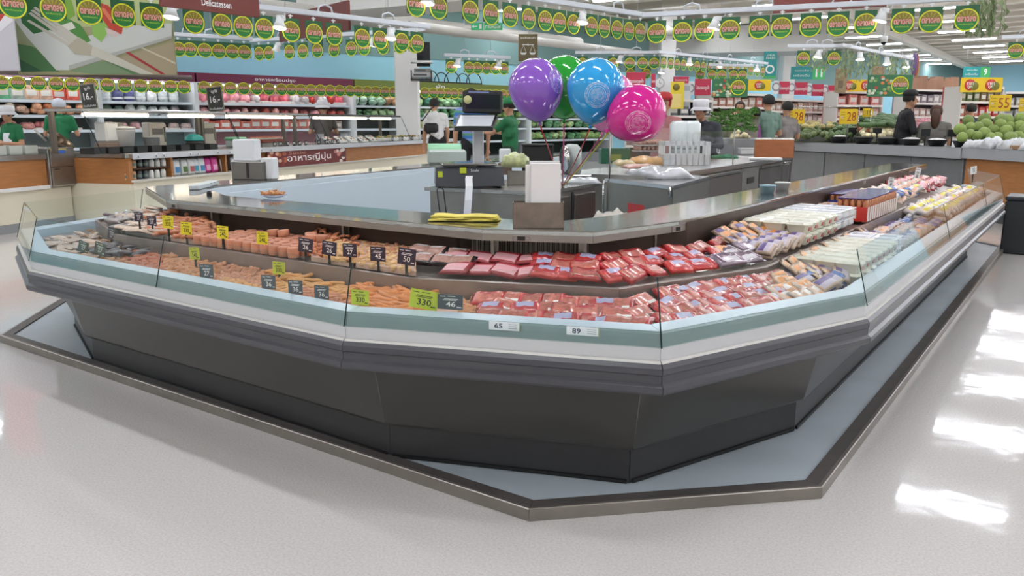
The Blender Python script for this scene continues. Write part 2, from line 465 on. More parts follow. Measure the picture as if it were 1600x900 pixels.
def case_unit(i, label, f0=0.0, f1=1.0, panes=1, grille=False):
    cx = (Vector(CASE[i]).lerp(Vector(CASE[i + 1]), (f0 + f1) / 2))
    t = thing('refrigerated_case', label, 'display case')
    def part(name, prof, m, gap=0.0, ff=None):
        a, b = ff or (f0, f1)
        return sweep(MB(), CASE, i, prof, a, b, gap, mit=CMIT).build(name, m, t)
    part('plinth', [(0.255, 0.033), (0.255, 0.158), (0.45, 0.158), (0.45, 0.033)], PLINTH, 0.001)
    part('kick_trim', [(0.246, 0.034), (0.246, 0.046), (0.255, 0.046), (0.255, 0.034)], M('0f0f10', .5), 0.012)
    part('lower_panel', [(0.25, 0.16), (0.232, 0.16), (0.226, 0.17), (0.168, 0.426), (0.5, 0.426), (0.5, 0.16)], LOWER, 0.0012)
    part('bumper', [(0.20, 0.430), (0.04, 0.427), (0.006, 0.430), (0.0, 0.438), (0.0, 0.455), (0.012, 0.463), (0.012, 0.486), (0.009, 0.490), (0.009, 0.508), (0.018, 0.520), (0.20, 0.522)], BUMP, 0.0012)
    part('bumper_cap_strip', [(0.018, 0.5205), (0.02, 0.527), (0.04, 0.528), (0.04, 0.5205)], M('d6d4d0', 0.3), 0.002)
    part('front_rail', [(0.03, 0.528), (0.03, 0.566), (0.05, 0.568), (0.06, 0.528)], RAIL, 0.0008)
    rs = part('riser', [(0.034, 0.5665), (0.035, 0.606), (0.041, 0.612), (0.055, 0.612), (0.06, 0.5665)], TEAL, 0.0006)
    part('ledge', [(0.042, 0.6125), (0.112, 0.615), (0.12, 0.605), (0.12, 0.55), (0.06, 0.55), (0.06, 0.6115)], LEDGE, 0.0006)
    part('front_deck', [(0.12, Z_FRONT), (T_TIER, Z_FRONT), (T_TIER, 0.50), (0.12, 0.50)], DECK)
    part('raised_deck', [(T_TIER, 0.50), (T_TIER, Z_TIER), (T_TIER + .012, Z_TIER + .003), (T_TIER + .014, Z_TIER - .012), (0.79, Z_TIER + .004), (0.79, 0.50)], DECK, 0.0008)
    for f_, s_ in ((f0, .004), (f1, -.004)):
        e = [(Vector(CASE[i]) + CMIT[i] * tt).lerp(Vector(CASE[i + 1]) + CMIT[i + 1] * tt, f_) for tt in (.228, .170)]
        MB().tube([(e[0].x, e[0].y, .17), (e[1].x, e[1].y, .42)], .0018, 5).build('corner_trim', M('8f8d8a', .4), t)
    bw = part('back_wall', [(0.775, Z_TIER), (0.775, 0.80), (0.80, 0.80), (0.80, Z_TIER)], INNER if i < 2 else BACKW)
    part('inner_panel', [(0.815, 0.04), (0.815, 0.765), (0.84, 0.765), (0.84, 0.04)], INNER)
    if grille:
        sweep(MB(), CASE, i, [(0.770, 0.675), (0.770, 0.762), (0.7745, 0.762), (0.7745, 0.675)], 0.10, 0.90, mit=CMIT).build('vent_mesh', GRILLE, t)
    for k in range(panes):
        a = f0 + (f1 - f0) * k / panes; b = f0 + (f1 - f0) * (k + 1) / panes
        g = part('glass_panel', [(0.022, 0.567), (0.075, 0.765), (0.081, 0.765), (0.028, 0.567)], GLASS, 0.001, (a, b))
        for f, gp in ((a, 0.001), (b, -0.001)):
            mb = MB()
            p = [Vector(CASE[i]) + CMIT[i] * tt for tt in (0.022, 0.075)]; q = [Vector(CASE[i + 1]) + CMIT[i + 1] * tt for tt in (0.022, 0.075)]
            dd = (q[0] - p[0]).normalized() * gp
            e0 = p[0].lerp(q[0], f) + dd; e1 = p[1].lerp(q[1], f) + dd
            mb.tube([(e0.x, e0.y, 0.567), (e1.x, e1.y, 0.765)], 0.0014, 5).build('glass_edge', EDGE, g)
    return t
case_unit(3, 'left run of the grey refrigerated island holding loose sausages and fish', panes=2)
case_unit(4, 'left corner section of the refrigerated island holding long sausages and ham packs', grille=True)
case_unit(5, 'right corner section of the refrigerated island holding red vacuum packs')
for k, (a, b, lb) in enumerate(((2.996, 5.0, 'near part of the right run of the refrigerated island with white tubs'),
                                (5.0, 6.9, 'middle part of the right run of the refrigerated island with juice bottle packs'),
                                (6.9, 8.2, 'far part of the right run of the refrigerated island with wrapped ham'))):
    case_unit(6, lb, (a - 2.996) / 5.204, (b - 2.996) / 5.204)
case_unit(7, 'far end corner section of the refrigerated island by the fruit counter')
case_unit(2, 'far left corner section of the refrigerated island beyond the fish')
case_unit(1, 'left end section of the refrigerated island with clear glass and empty deck')
case_unit(0, 'left side run of the refrigerated island with a pale inner panel')

# ---- worktop on top of the island
WT = [(-5.92, 8.9), (-4.86, 2.80), (-3.96, 2.39), (-1.85, 2.39), (-1.465, 2.56), (-1.35, 3.06), (-1.35, 9.0)]
WMIT = miters(WT)
wt = thing('worktop', 'long stainless steel worktop running round on top of the refrigerated island', 'worktop')
WWID = [0.30, 0.30, 0.34, 0.34, 0.31, 0.30]
def wsweep(name, i, prof, m, gap=0.0, f0=0, f1=1): return sweep(MB(), WT, i, prof, f0, f1, gap, mit=WMIT).build(name, m, wt)
for i in range(6):
    wd = 0.32
    wsweep('top_panel', i, [(0.0, 0.795), (0.0, 0.808), (0.004, 0.812), (wd - .004, 0.812), (wd, 0.808), (wd, 0.795)], STEEL_B, 0.0006)
    wsweep('front_lip', i, [(0.001, 0.768), (0.001, 0.7945), (0.03, 0.7945), (0.03, 0.768)], mat('lip_steel', hexc('a39b95'), 0.28, 0.75, noise=.08, nscale=5), 0.0006)
    wsweep('rear_rim', i, [(wd - 0.03, 0.74), (wd - 0.03, 0.7945), (wd, 0.7945), (wd, 0.74)], M('d3dadd', .4), 0.0006)
def wpt(i, f, t, z):
    p0 = Vector(WT[i]) + WMIT[i] * t; p1 = Vector(WT[i + 1]) + WMIT[i + 1] * t; q = p0.lerp(p1, f); return Vector((q.x, q.y, z))
def wrz(i):
    d = Vector(WT[i + 1]) - Vector(WT[i]); return math.atan2(d.y, d.x)
for i, f in ((2, .16), (2, .62), (3, .06), (3, .96), (4, .8), (5, .16), (5, .4), (5, .64), (5, .88)):
    br = MB().prism([(0, 0), (.10, 0), (.10, -.03), (.03, -.09), (0, -.09)], -.006, .006, STEEL_D, Matrix.Rotation(PI / 2, 4, 'X')).build('bracket', None, wt, wpt(i, f, 0.035, 0.768), wrz(i) + PI / 2)
    MB().box(-.012, .012, -.006, .006, -.12, 0).build('post', STEEL_D, wt, wpt(i, f, 0.07, 0.768), wrz(i))
for i, f in ((2, .035), (3, .36), (4, .98), (5, .55)):
    so = MB().bbox(-.034, .034, -.004, .002, -.0115, .0115, .002).build('power_socket', M('9d9691', .3, metal=.6), wt, wpt(i, f, 0.0, 0.7805), wrz(i))
    MB().box(-.015, .015, -.0046, -.0042, -.008, .008).build('socket_recess', M('221d1c', .4), so)
    for s in (-1, 1): MB().ball((s * .025, -.0042, 0), .002, 6, 4).build('screw', STEEL_B, so)
# ================================================================== food and price cards in the island
def proj(p):
    q = Vector(p) - EYEV; d = q.dot(_fw); return PX0 + F_PX * q.dot(_rt) / d, PY0 - F_PX * q.dot(_up) / d
def cpt(i, f, t, z):
    p0 = Vector(CASE[i]) + CMIT[i] * t; p1 = Vector(CASE[i + 1]) + CMIT[i + 1] * t; q = p0.lerp(p1, f); return Vector((q.x, q.y, z))
def fz(i, px, t, z):                    # fraction along case segment i whose picture column is px
    lo, hi = -0.05, 1.05
    for _ in range(30):
        mid = (lo + hi) / 2
        if proj(cpt(i, mid, t, z))[0] < px: lo = mid
        else: hi = mid
    return lo
def seg_at(px, t, z):
    for i in (3, 4, 5, 6, 2):
        f = fz(i, px, t, z)
        if -0.001 <= f <= 1.001: return i, min(max(f, .004), .996)
    return None
def crz(i):
    d = Vector(CASE[i + 1]) - Vector(CASE[i]); return math.atan2(d.y, d.x)
FRONT = (0.135, 0.395, Z_FRONT); BACK = (0.44, 0.755, Z_TIER + .002)
rnd = random.Random(11)
def pile(name, me, i, px0, px1, tier, n, label, cat, group, h0, h1, r, flat=1.0, t0=None, t1=None, along=None, spread=PI, sc=(0.9, 1.1), tilt=0.25):
    """n loose pieces heaped over a stretch of a deck tier; the heap is h0 high in front and h1 behind"""
    ta, tb, z = tier; ta = t0 or ta; tb = t1 or tb
    tm = (ta + tb) / 2; zm = z + (h0 + h1) / 2
    e0, e1 = seg_at(px0, tm, zm), seg_at(px1, tm, zm)
    run = (cpt(*e0, tm, 0) - cpt(*e1, tm, 0)).length if e0 and e1 else .5
    cols = max(1, int(round(math.sqrt(n * run / (tb - ta)))))
    rows = max(1, int(math.ceil(n / cols)))
    k = 0
    for rr in range(rows):
        for cc in range(cols):
            if k >= n: break
            k += 1
            u = (cc + .5 + rnd.uniform(-.5, .5)) / cols; v = (rr + .5 + rnd.uniform(-.5, .5)) / rows
            t = ta + (tb - ta) * v
            sf = seg_at(px0 + (px1 - px0) * u, t, z + h0 + (h1 - h0) * v)
            if sf is None: continue
            ii, f = sf
            hump = h0 + (h1 - h0) * v
            zz = z + r + max(0, hump - 2 * r) * rnd.uniform(0.75, 1.0)
            a = crz(ii) + (along if along is not None else 0) + rnd.uniform(-spread, spread) / 2
            inst(name, me, cpt(ii, f, t, zz), (rnd.uniform(-tilt, tilt), rnd.uniform(-tilt, tilt), a), rnd.uniform(*sc), None, label, cat, group)
def heap_base(i, px0, px1, tier, h0, h1, m, t0=None, t1=None, what='tray'):
    """the shallow tray that holds a heap: floor liner rising to the back"""
    ta, tb, z = tier; ta = (t0 or ta); tb = (t1 or tb)
    mb = MB(); vs = []; N = 6
    for k in range(N + 1):
        px = px0 + (px1 - px0) * k / N
        for t, zz in ((ta, z + .001), (ta, z + max(.004, h0)), (tb, z + max(.006, h1)), (tb, z + .001)):
            sf = seg_at(px, t, zz) or (i, min(max(fz(i, px, t, zz), 0.004), .996))
            vs.append(cpt(*sf, t, zz))
    fs = [(0, 1, 2, 3), (N * 4, N * 4 + 3, N * 4 + 2, N * 4 + 1)]
    for k in range(N):
        for q in range(4): fs.append((k * 4 + q, k * 4 + 4 + q, k * 4 + 4 + (q + 1) % 4, k * 4 + (q + 1) % 4))
    mb.add(vs, fs)
    return mb.build('food_tray', m)
def sausage_mesh(L, r, bend, m, n=7):
    mb = MB(); pts = []; rs = []
    for k in range(7):
        u = k / 6 - .5; pts.append((u * L, bend * (u * u * 4 - 1) * L * .25, 0)); e = abs(u) * 2
        rs.append(r * (1 - max(0, e - .7) ** 2 * 7) if e < .99 else r * .35)
    mb.tube(pts, rs, n, m); return mb.mesh('sausage')
FR = M('d0803f', 0.32, rand=.12, noise=.08, nscale=30, coat=.3); FR2 = M('b87c4e', 0.35, rand=.15, coat=.3); RD = M('a95f3e', 0.35, rand=.14, coat=.3)
BL = M('b57b58', 0.4, rand=.14); YL = M('c98f4c', 0.38, rand=.12, coat=.2); PK = M('c98a6c', .4, rand=.1, noise=.1, nscale=40)
frank = sausage_mesh(.115, .0085, .3, FR); frank_y = sausage_mesh(.10, .0085, .4, YL)
short_r = sausage_mesh(.055, .0095, .4, RD); short_t = sausage_mesh(.048, .0105, .2, FR2); short_p = sausage_mesh(.06, .009, .35, M('b8744e', .35, rand=.14, coat=.3))
ball_m = MB().ball((0, 0, 0), (.0125, .0125, .0115), 9, 6, BL).mesh('meatball')
ball_y = MB().ball((0, 0, 0), (.0125, .0125, .0115), 9, 6, M('cf9a62', .4, rand=.12)).mesh('meatball')
cube_m = MB().bbox(-.012, .012, -.011, .011, -.009, .009, .003, M('d6b07c', .5, rand=.1)).mesh('tofu_piece')
cake_m = MB().lathe([(.012, -.021), (.0225, -.021), (.024, -.017), (.024, .017), (.0225, .021), (.012, .0212), (0.0001, .0212)], 14, PK).mesh('fishcake')
def shrimp_mesh(m):
    mb = MB(); pts = []; rs = []
    for k in range(8):
        a = -0.3 + k * .42; pts.append((.016 * math.cos(a), .016 * math.sin(a), 0)); rs.append((.0025, .006, .0072, .007, .0062, .0052, .0042, .0018)[k])
    mb.tube(pts, rs, 6, m); p = pts[-1]
    mb.add([(p[0], p[1], 0), (p[0] + .009, p[1] - .009, .004), (p[0] + .010, p[1] - .002, -.003)], [(0, 1, 2)], m)
    return mb.mesh('shrimp')
shrimp = shrimp_mesh(M('c98058', .35, rand=.15)); shrimp_b = shrimp_mesh(M('c49a78', .4, rand=.12))
def fish_mesh(m, L=.17, h=.026):
    mb = MB(); pr = [(-.5, .10), (-.42, .55), (-.25, .95), (0, 1), (.2, .75), (.38, .3), (.43, .2)]
    n = 8; vs = []; fs = []
    for x, r in pr:
        for k in range(n):
            a = 2 * PI * k / n; vs.append((x * L, math.cos(a) * h * r, math.sin(a) * h * r * .45))
    for i in range(len(pr) - 1):
        for k in range(n): fs.append((i * n + k, i * n + (k + 1) % n, (i + 1) * n + (k + 1) % n, (i + 1) * n + k))
    fs.append(tuple(range(n)))
    mb.add(vs, fs, m, None, True)
    mb.add([(.42 * L, 0, .002), (.52 * L, .9 * h, .003), (.48 * L, 0, .001), (.52 * L, -.9 * h, .003), (.42 * L, 0, -.002)], [(0, 1, 2), (2, 3, 0), (4, 2, 1), (4, 3, 2)], m)
    mb.add([(-.1 * L, .9 * h, .001), (.08 * L, 1.5 * h, .001), (.15 * L, .8 * h, .001), (0, .8 * h, -.002)], [(0, 1, 2), (0, 3, 2)], m)
    mb.ball((-.40 * L, 0.2 * h, .2 * h), .0035, 6, 4, BLACK)
    return mb.mesh('fish')
fish_g = fish_mesh(M('8c8480', .3, rand=.25, noise=.2, nscale=30, coat=.4)); fish_p = fish_mesh(M('bfa492', .3, rand=.15, noise=.15, nscale=25, coat=.4), .15, .024)
fillet = MB().bbox(-.06, .06, -.022, .022, -.006, .006, .005, M('c7b3a0', .35, rand=.15, noise=.2, nscale=40, coat=.3), None, True).mesh('fish_fillet')
squid_d = fish_mesh(M('4a4148', .35, rand=.35, noise=.3, nscale=40, coat=.4), .09, .022)
ice_m = MB().ball((0, 0, 0), (.013, .010, .008), 6, 4, M('dfe4e8', .2, rand=.1)).mesh('ice')
LIN = M('a48f83', .45, noise=.12, nscale=20); LIN_P = M('c9a48f', .5, noise=.15, nscale=25); LIN_D = M('6d625d', .5, noise=.2, nscale=20)
trays = []
def zone(i, a, b, tier, h0, h1, m, lb, **k):
    o = heap_base(i, a, b, tier, h0, h1, m, **k); tag(o, lb, 'food tray'); return o
# --- left run, front tier
zone(3, 60, 146, FRONT, .02, .035, LIN_D, 'shallow tray under the whole fish at the left end')
pile('fish', fish_p, 3, 58, 150, FRONT, 40, 'pale whole fish heaped at the left end of the front deck', 'fish', 'pale fish on the front deck', .035, .06, .012, spread=1.2, along=.4)
pile('shrimp', shrimp_b, 3, 128, 196, FRONT, 110, 'small tan shrimp heaped behind the two olive price cards', 'shrimp', 'tan shrimp on the front deck', .03, .055, .008, tilt=.6)
zone(3, 146, 200, FRONT, .018, .035, LIN_P, 'shallow tray under the small tan shrimp')
zone(3, 200, 262, FRONT, .018, .035, LIN_P, 'shallow tray under the reddish cocktail sausages')
pile('cocktail_sausage', short_r, 3, 196, 258, FRONT, 110, 'small reddish cocktail sausage heaped left of the glass joint', 'sausage', 'reddish cocktail sausages', .03, .055, .0095)
zone(3, 262, 335, FRONT, .018, .035, LIN_P, 'shallow tray under the tan short sausages')
pile('breakfast_sausage', short_t, 3, 256, 336, FRONT, 120, 'short tan sausage heaped by the front yellow 240 card', 'sausage', 'short tan sausages', .03, .06, .0105)
zone(3, 335, 438, FRONT, .018, .035, LIN_P, 'shallow tray under the meatballs')
pile('meatball', ball_m, 3, 334, 430, FRONT, 150, 'round pinkish meatball heaped behind the front 27 card', 'meatball', 'pinkish meatballs', .03, .055, .0125, t0=.22)
pile('meatball', ball_y, 3, 345, 440, FRONT, 70, 'round yellowish meatball along the glass beside the 27 card', 'meatball', 'yellowish meatballs', .03, .04, .0125, t1=.24)
zone(3, 438, 545, FRONT, .018, .035, LIN_P, 'shallow tray under the orange cocktail sausages')
pile('cheese_sausage', frank_y, 3, 430, 548, FRONT, 110, 'finger-long yellowish sausage heaped behind the three 36 cards', 'sausage', 'yellowish sausages behind the 36 cards', .03, .06, .0085, along=.5, spread=1.6)
pile('pork_sausage', short_p, 3, 470, 552, FRONT, 60, 'pinkish sausage lying in front by the rightmost 36 card', 'sausage', 'pinkish sausages by the 36 card', .04, .05, .009, t1=.26)
# --- left run, raised tier
zone(3, 75, 205, BACK, .02, .045, LIN_D, 'tray under the dark squid on the raised deck')
pile('squid', squid_d, 3, 110, 215, BACK, 60, 'dark small squid heaped behind the left glass', 'squid', 'dark squid on the raised deck', .035, .07, .012)
pile('ice_lump', ice_m, 3, 80, 200, BACK, 60, 'lump of crushed ice among the dark squid', 'ice', 'ice among the squid', .05, .075, .008)
zone(3, 205, 262, BACK, .02, .05, LIN_D, 'tray under the fish fillets on the raised deck')
pile('fish', fish_g, 3, 70, 240, BACK, 44, 'grey whole fish at the back of the raised deck', 'fish', 'grey fish on the raised deck', .04, .075, .012, t0=.46, spread=.8)
pile('fish_fillet', fillet, 3, 186, 262, BACK, 44, 'pale fish fillet laid in rows behind the two 27 cards', 'fish fillet', 'pale fillets on the raised deck', .04, .085, .006, spread=.5, along=.5)
zone(3, 262, 330, BACK, .02, .05, LIN_P, 'tray under the pink sausages on the raised deck')
pile('pork_sausage', short_p, 3, 226, 322, BACK, 120, 'pink sausage heaped behind the two raised 330 cards', 'sausage', 'pink sausages on the raised deck', .04, .085, .009, along=.7, spread=1.5, sc=(1.0, 1.35))
pile('meatball', ball_m, 3, 290, 336, BACK, 45, 'pinkish meatball at the back between the raised 330 and 240 cards', 'meatball', 'meatballs on the raised deck', .05, .09, .0125, t0=.55)
def pile_seg(name, me, i, f0, f1, t0, t1, z, n, label, cat, group, h, along, spread, sc=(.9, 1.1)):
    for k in range(n):
        f = f0 + (f1 - f0) * (k + rnd.random()) / n; t = t0 + (t1 - t0) * rnd.random()
        inst(name, me, cpt(i, f, t, z + h * rnd.uniform(.4, 1)), (rnd.uniform(-.2, .2), rnd.uniform(-.2, .2), crz(i) + along + rnd.uniform(-spread, spread)), rnd.uniform(*sc), None, label, cat, group)
pile_seg('fish', fish_p, 2, .35, .99, .14, .39, Z_FRONT + .015, 44, 'pale whole fish in the far left corner of the front deck', 'fish', 'pale fish in the left corner', .03, .3, .7)
pile_seg('fish', fish_g, 2, .3, .99, .44, .74, Z_TIER + .015, 44, 'grey whole fish in the far left corner of the raised deck', 'fish', 'grey fish in the left corner', .035, .2, .6)
pile_seg('squid', squid_d, 3, .0, .2, .2, .4, Z_FRONT + .03, 26, 'dark small squid on the front deck behind the olive cards', 'squid', 'dark squid on the front deck', .03, .3, 1.5)
# fishcakes stand on end in rows, a few on top
fa, fb = fz(3, 322, .5, .69), fz(3, 486, .5, .69)
for r in range(6):
    for c in range(12):
        f = min(.995, fa + (fb - fa) * (c + .5 + (r % 2) * .3 + rnd.uniform(-.06, .06)) / 12.3); t = .445 + r * .052
        inst('fishcake', cake_m, cpt(3, f, t, Z_TIER + .006 + .021), (0, 0, rnd.uniform(0, 6)), 1, None, 'thick pink round fishcake standing in rows behind the raised 240 cards', 'fishcake', 'rows of pink fishcakes')
for c, r in ((.45, .6), (.52, .66), (.9, .62), (.84, .55), (.78, .66)):
    inst('fishcake', cake_m, cpt(3, fa + (fb - fa) * c, .445 + r * .3, Z_TIER + .063), (.08, .05, c * 9), (1.1, 1.1, .7), None, 'pink fishcake lying on top of the rows of fishcakes', 'fishcake', 'fishcakes on top of the rows')
zone(3, 486, 556, BACK, .02, .045, LIN_P, 'tray under the pink shrimp and pale pieces')
pile('shrimp', shrimp, 3, 484, 556, BACK, 90, 'small pink shrimp heaped behind the two 26 cards', 'shrimp', 'pink shrimp on the raised deck', .035, .08, .008, tilt=.6)
pile('tofu_piece', cube_m, 3, 508, 556, BACK, 70, 'pale yellow cube of fried tofu beside the raised 27 card', 'tofu piece', 'tofu cubes', .035, .07, .009, t1=.62)
# --- left corner, raised tier
zone(4, 552, 650, BACK, .02, .045, LIN_P, 'tray under the tan tofu and meat pieces')
pile('tofu_piece', cube_m, 4, 552, 640, BACK, 90, 'tan cube piece heaped between the 27 and 45 cards', 'tofu piece', 'tan cubes on the corner deck', .03, .05, .009)
pile('meatball', ball_m, 4, 572, 655, BACK, 70, 'pinkish meatball heaped behind the 45 and 50 cards', 'meatball', 'meatballs on the corner deck', .035, .06, .0125, t0=.56)
# --- left corner, front tier: long franks
zone(4, 552, 735, FRONT, .016, .03, LIN_P, 'shallow tray under the long orange sausages')
pile('frankfurter', frank, 4, 556, 668, FRONT, 120, 'long orange sausage heaped around the large yellow 330 card', 'sausage', 'long orange sausages', .03, .065, .0085, along=.3, spread=1.5)
pile('breakfast_sausage', short_t, 4, 715, 762, FRONT, 26, 'short tan sausage right of the dark 46 card', 'sausage', 'short tan sausages on the corner', .035, .05, .0105)

# --- packs
def pack_mesh(w, d, h, m_edge, m_mid, m_lab, ridge=0, lab=(.25, .75, .2, .55), n=8, k=6):
    """flat bulging pouch with crimped edge, a window and a printed label"""
    mb = MB(); vs = []
    for s in (1, -1):
        for a in range(n + 1):
            for b in range(k + 1):
                u, v = a / n, b / k
                e = (max(0, 1 - (2 * u - 1) ** 4) * max(0, 1 - (2 * v - 1) ** 4)) ** .6
                z = e * h * (1 if s > 0 else .15)
                if s > 0 and ridge: z *= 1 - .28 * (0.5 + 0.5 * math.cos(u * ridge * 2 * PI)) * e
                vs.append(((u - .5) * w, (v - .5) * d, z * s))
    N = (n + 1) * (k + 1)
    for s in (0, 1):
        for a in range(n):
            for b in range(k):
                q = [s * N + a * (k + 1) + b, s * N + (a + 1) * (k + 1) + b, s * N + (a + 1) * (k + 1) + b + 1, s * N + a * (k + 1) + b + 1]
                u, v = (a + .5) / n, (b + .5) / k
                edge = u < .12 or u > .88 or v < .14 or v > .86
                mm = m_edge if edge or s == 1 else m_mid
                if s == 0 and not edge and lab[0] < u < lab[1] and lab[2] < v < lab[3]: mm = m_lab
                mb.add([vs[x] for x in (q if s == 0 else q[::-1])], [(0, 1, 2, 3)], mm, None, True)
    return mb.mesh('pack')
PRED = M('b5262b', .22, rand=.12, coat=.6); PRED2 = M('c8403c', .22, rand=.12, coat=.6); PCRM = M('b9685a', .28, rand=.14, noise=.35, nscale=70, coat=.6)
PPNK = M('ad3a3c', .25, rand=.08, coat=.6); PHAM = M('dba3a8', .35, rand=.05); PLAB = M('a9a6c4', .3); PWHT = M('e6e2de', .3)
red_pack = pack_mesh(.125, .085, .018, PRED, PCRM, PPNK, 6, (.2, .8, .65, .9))
red_pack_l = pack_mesh(.115, .08, .018, PRED2, PPNK, PLAB, 5, (.3, .75, .55, .9))
red_pack_w = pack_mesh(.12, .085, .02, PRED, PCRM, PWHT, 5, (.5, .9, .15, .4))
ham_pack = pack_mesh(.12, .10, .012, M('9c3038', .25, rand=.1, coat=.5), PHAM, M('a8323c', .3), 0, (.0, 1., .62, .95))
dark_pack = pack_mesh(.11, .08, .018, M('2c2628', .2, coat=.6), M('a87f72', .3, noise=.3, nscale=50), M('c9c4c4', .3), 0, (.2, .8, .6, .95))
orange_pack = pack_mesh(.10, .075, .014, M('d9b79a', .25, coat=.5), M('dd9450', .3, rand=.1, noise=.15, nscale=50), M('e2b488', .3), 4)
beige_pack = pack_mesh(.11, .08, .016, M('cdb9ab', .25, coat=.5), M('d7a586', .3, rand=.1, noise=.15, nscale=50), M('d9d4d0', .3), 3, (.2, .8, .5, .9))
purple_pack = pack_mesh(.10, .075, .014, M('b9a08c', .3, coat=.4), M('b7aebc', .3, rand=.1), M('5a4380', .3), 0, (.1, .9, .45, .9))
bluey_pack = pack_mesh(.09, .06, .02, M('3f67a8', .25, coat=.5), M('d6b43c', .3, rand=.1), M('3c5ea0', .3), 0, (.3, .7, .2, .9))
clear_pack = pack_mesh(.12, .09, .03, M('c9c4c2', .2, coat=.6), M('d2bfb2', .25, rand=.15, noise=.2, nscale=40, coat=.5), M('d8c93c', .3), 3, (.25, .75, .3, .6))
silver_pack = pack_mesh(.15, .10, .02, M('8d7f8b', .16, metal=.4, coat=.6), M('84707f', .16, metal=.4), M('c7c2c8', .2), 3)
def shingle(name, me, i, px0, px1, t0, t1, z, rows, cols, label, cat, group, lean=.35, dz=.012, jit=.12, turn=0.0, alt=None, sc=1.0):
    """overlapping rows of packs, each leaning on the one behind"""
    for r in range(rows):
        for c in range(cols):
            t = t0 + (t1 - t0) * ((r + .5 + rnd.uniform(-jit, jit)) / rows)
            sf = seg_at(px0 + (px1 - px0) * (c + .5 + rnd.uniform(-jit, jit)) / cols, t, z + .02)
            if sf is None: continue
            ii, f = sf; f = min(max(f, .03), .97)
            mm = me if alt is None or rnd.random() < .55 else rnd.choice(alt)
            inst(name, mm, cpt(ii, f, t, z + .012 + r * dz + rnd.uniform(0, .006)), (lean + rnd.uniform(-.1, .1), rnd.uniform(-.15, .15), crz(ii) + turn + rnd.uniform(-.25, .25)), sc, None, label, cat, group)
def tray_under(i, a, b, tier, h0, h1, lb): zone(i, a, b, tier, h0, h1, DECK, lb)
shingle('ham_pack', ham_pack, 4, 694, 850, .46, .60, Z_TIER + .01, 1, 4, 'flat pink sliced ham pack with a red top, laid in a row', 'ham pack', 'pink ham packs', .32, jit=.03)
shingle('ham_pack', ham_pack, 4, 690, 850, .60, .74, Z_TIER + .03, 1, 4, 'ham pack with a red label behind the front row of ham', 'ham pack', 'ham packs behind', .3, jit=.05)
shingle('snack_pack', dark_pack, 4, 645, 735, .52, .74, Z_TIER + .02, 2, 3, 'dark foil pack leaning at the back left of the ham packs', 'food pack', 'dark foil packs', .4)
shingle('meat_pack', red_pack, 4, 838, 930, .46, .72, Z_TIER + .01, 3, 3, 'red vacuum pack of sausages beside the ham packs', 'meat pack', 'red packs right of the ham', .4, alt=[red_pack_l])
shingle('meat_pack', red_pack, 5, 940, 1140, .46, .72, Z_TIER + .01, 3, 6, 'red vacuum pack of sausages fanned on the raised corner deck', 'meat pack', 'red packs on the raised corner deck', .4, alt=[red_pack_l])
shingle('meat_pack', red_pack_w, 4, 752, 1012, .15, .38, Z_FRONT + .012, 3, 9, 'red vacuum pack of meat lying behind the 65 and 89 labels', 'meat pack', 'red packs on the front deck', .45, jit=.2, alt=[red_pack_l, red_pack])
shingle('meat_pack', red_pack_l, 5, 1036, 1225, .15, .38, Z_FRONT + .012, 4, 9, 'red vacuum pack of meat in the right corner front deck', 'meat pack', 'red packs in the right corner', .45, jit=.2, alt=[red_pack])
shingle('sliced_pack', beige_pack, 5, 1205, 1290, .15, .34, Z_FRONT + .015, 3, 5, 'beige pack of sliced sausage with a white label', 'sliced pack', 'beige sliced packs', .5, jit=.2, turn=.4)
shingle('sliced_pack', orange_pack, 5, 1215, 1352, .22, .40, Z_FRONT + .03, 4, 8, 'small orange sliced cheese pack standing in overlapping rows', 'sliced pack', 'orange packs on the front deck', .7, jit=.15, turn=.3)
shingle('cheese_pack', purple_pack, 5, 1240, 1362, .34, .42, Z_FRONT + .045, 1, 9, 'purple-topped cheese pack behind the orange sliced packs', 'cheese pack', 'purple cheese packs on the front deck', .8, jit=.1, turn=.3)
shingle('bag_pack', silver_pack, 5, 1120, 1185, .45, .6, Z_TIER + .015, 2, 2, 'purplish clear bag lying at the end of the red packs', 'bag', 'purplish bags on the raised deck', .3)
shingle('sliced_pack', orange_pack, 5, 1128, 1216, .56, .74, Z_TIER + .03, 4, 6, 'orange sliced cheese pack in fanned rows under the worktop', 'sliced pack', 'orange packs on the raised deck', .55, dz=.012, jit=.12)
shingle('cheese_pack', purple_pack, 6, 1118, 1200, .56, .75, Z_TIER + .05, 2, 3, 'purple-topped cheese pack behind the raised orange packs', 'cheese pack', 'purple cheese packs on the raised deck', .6)
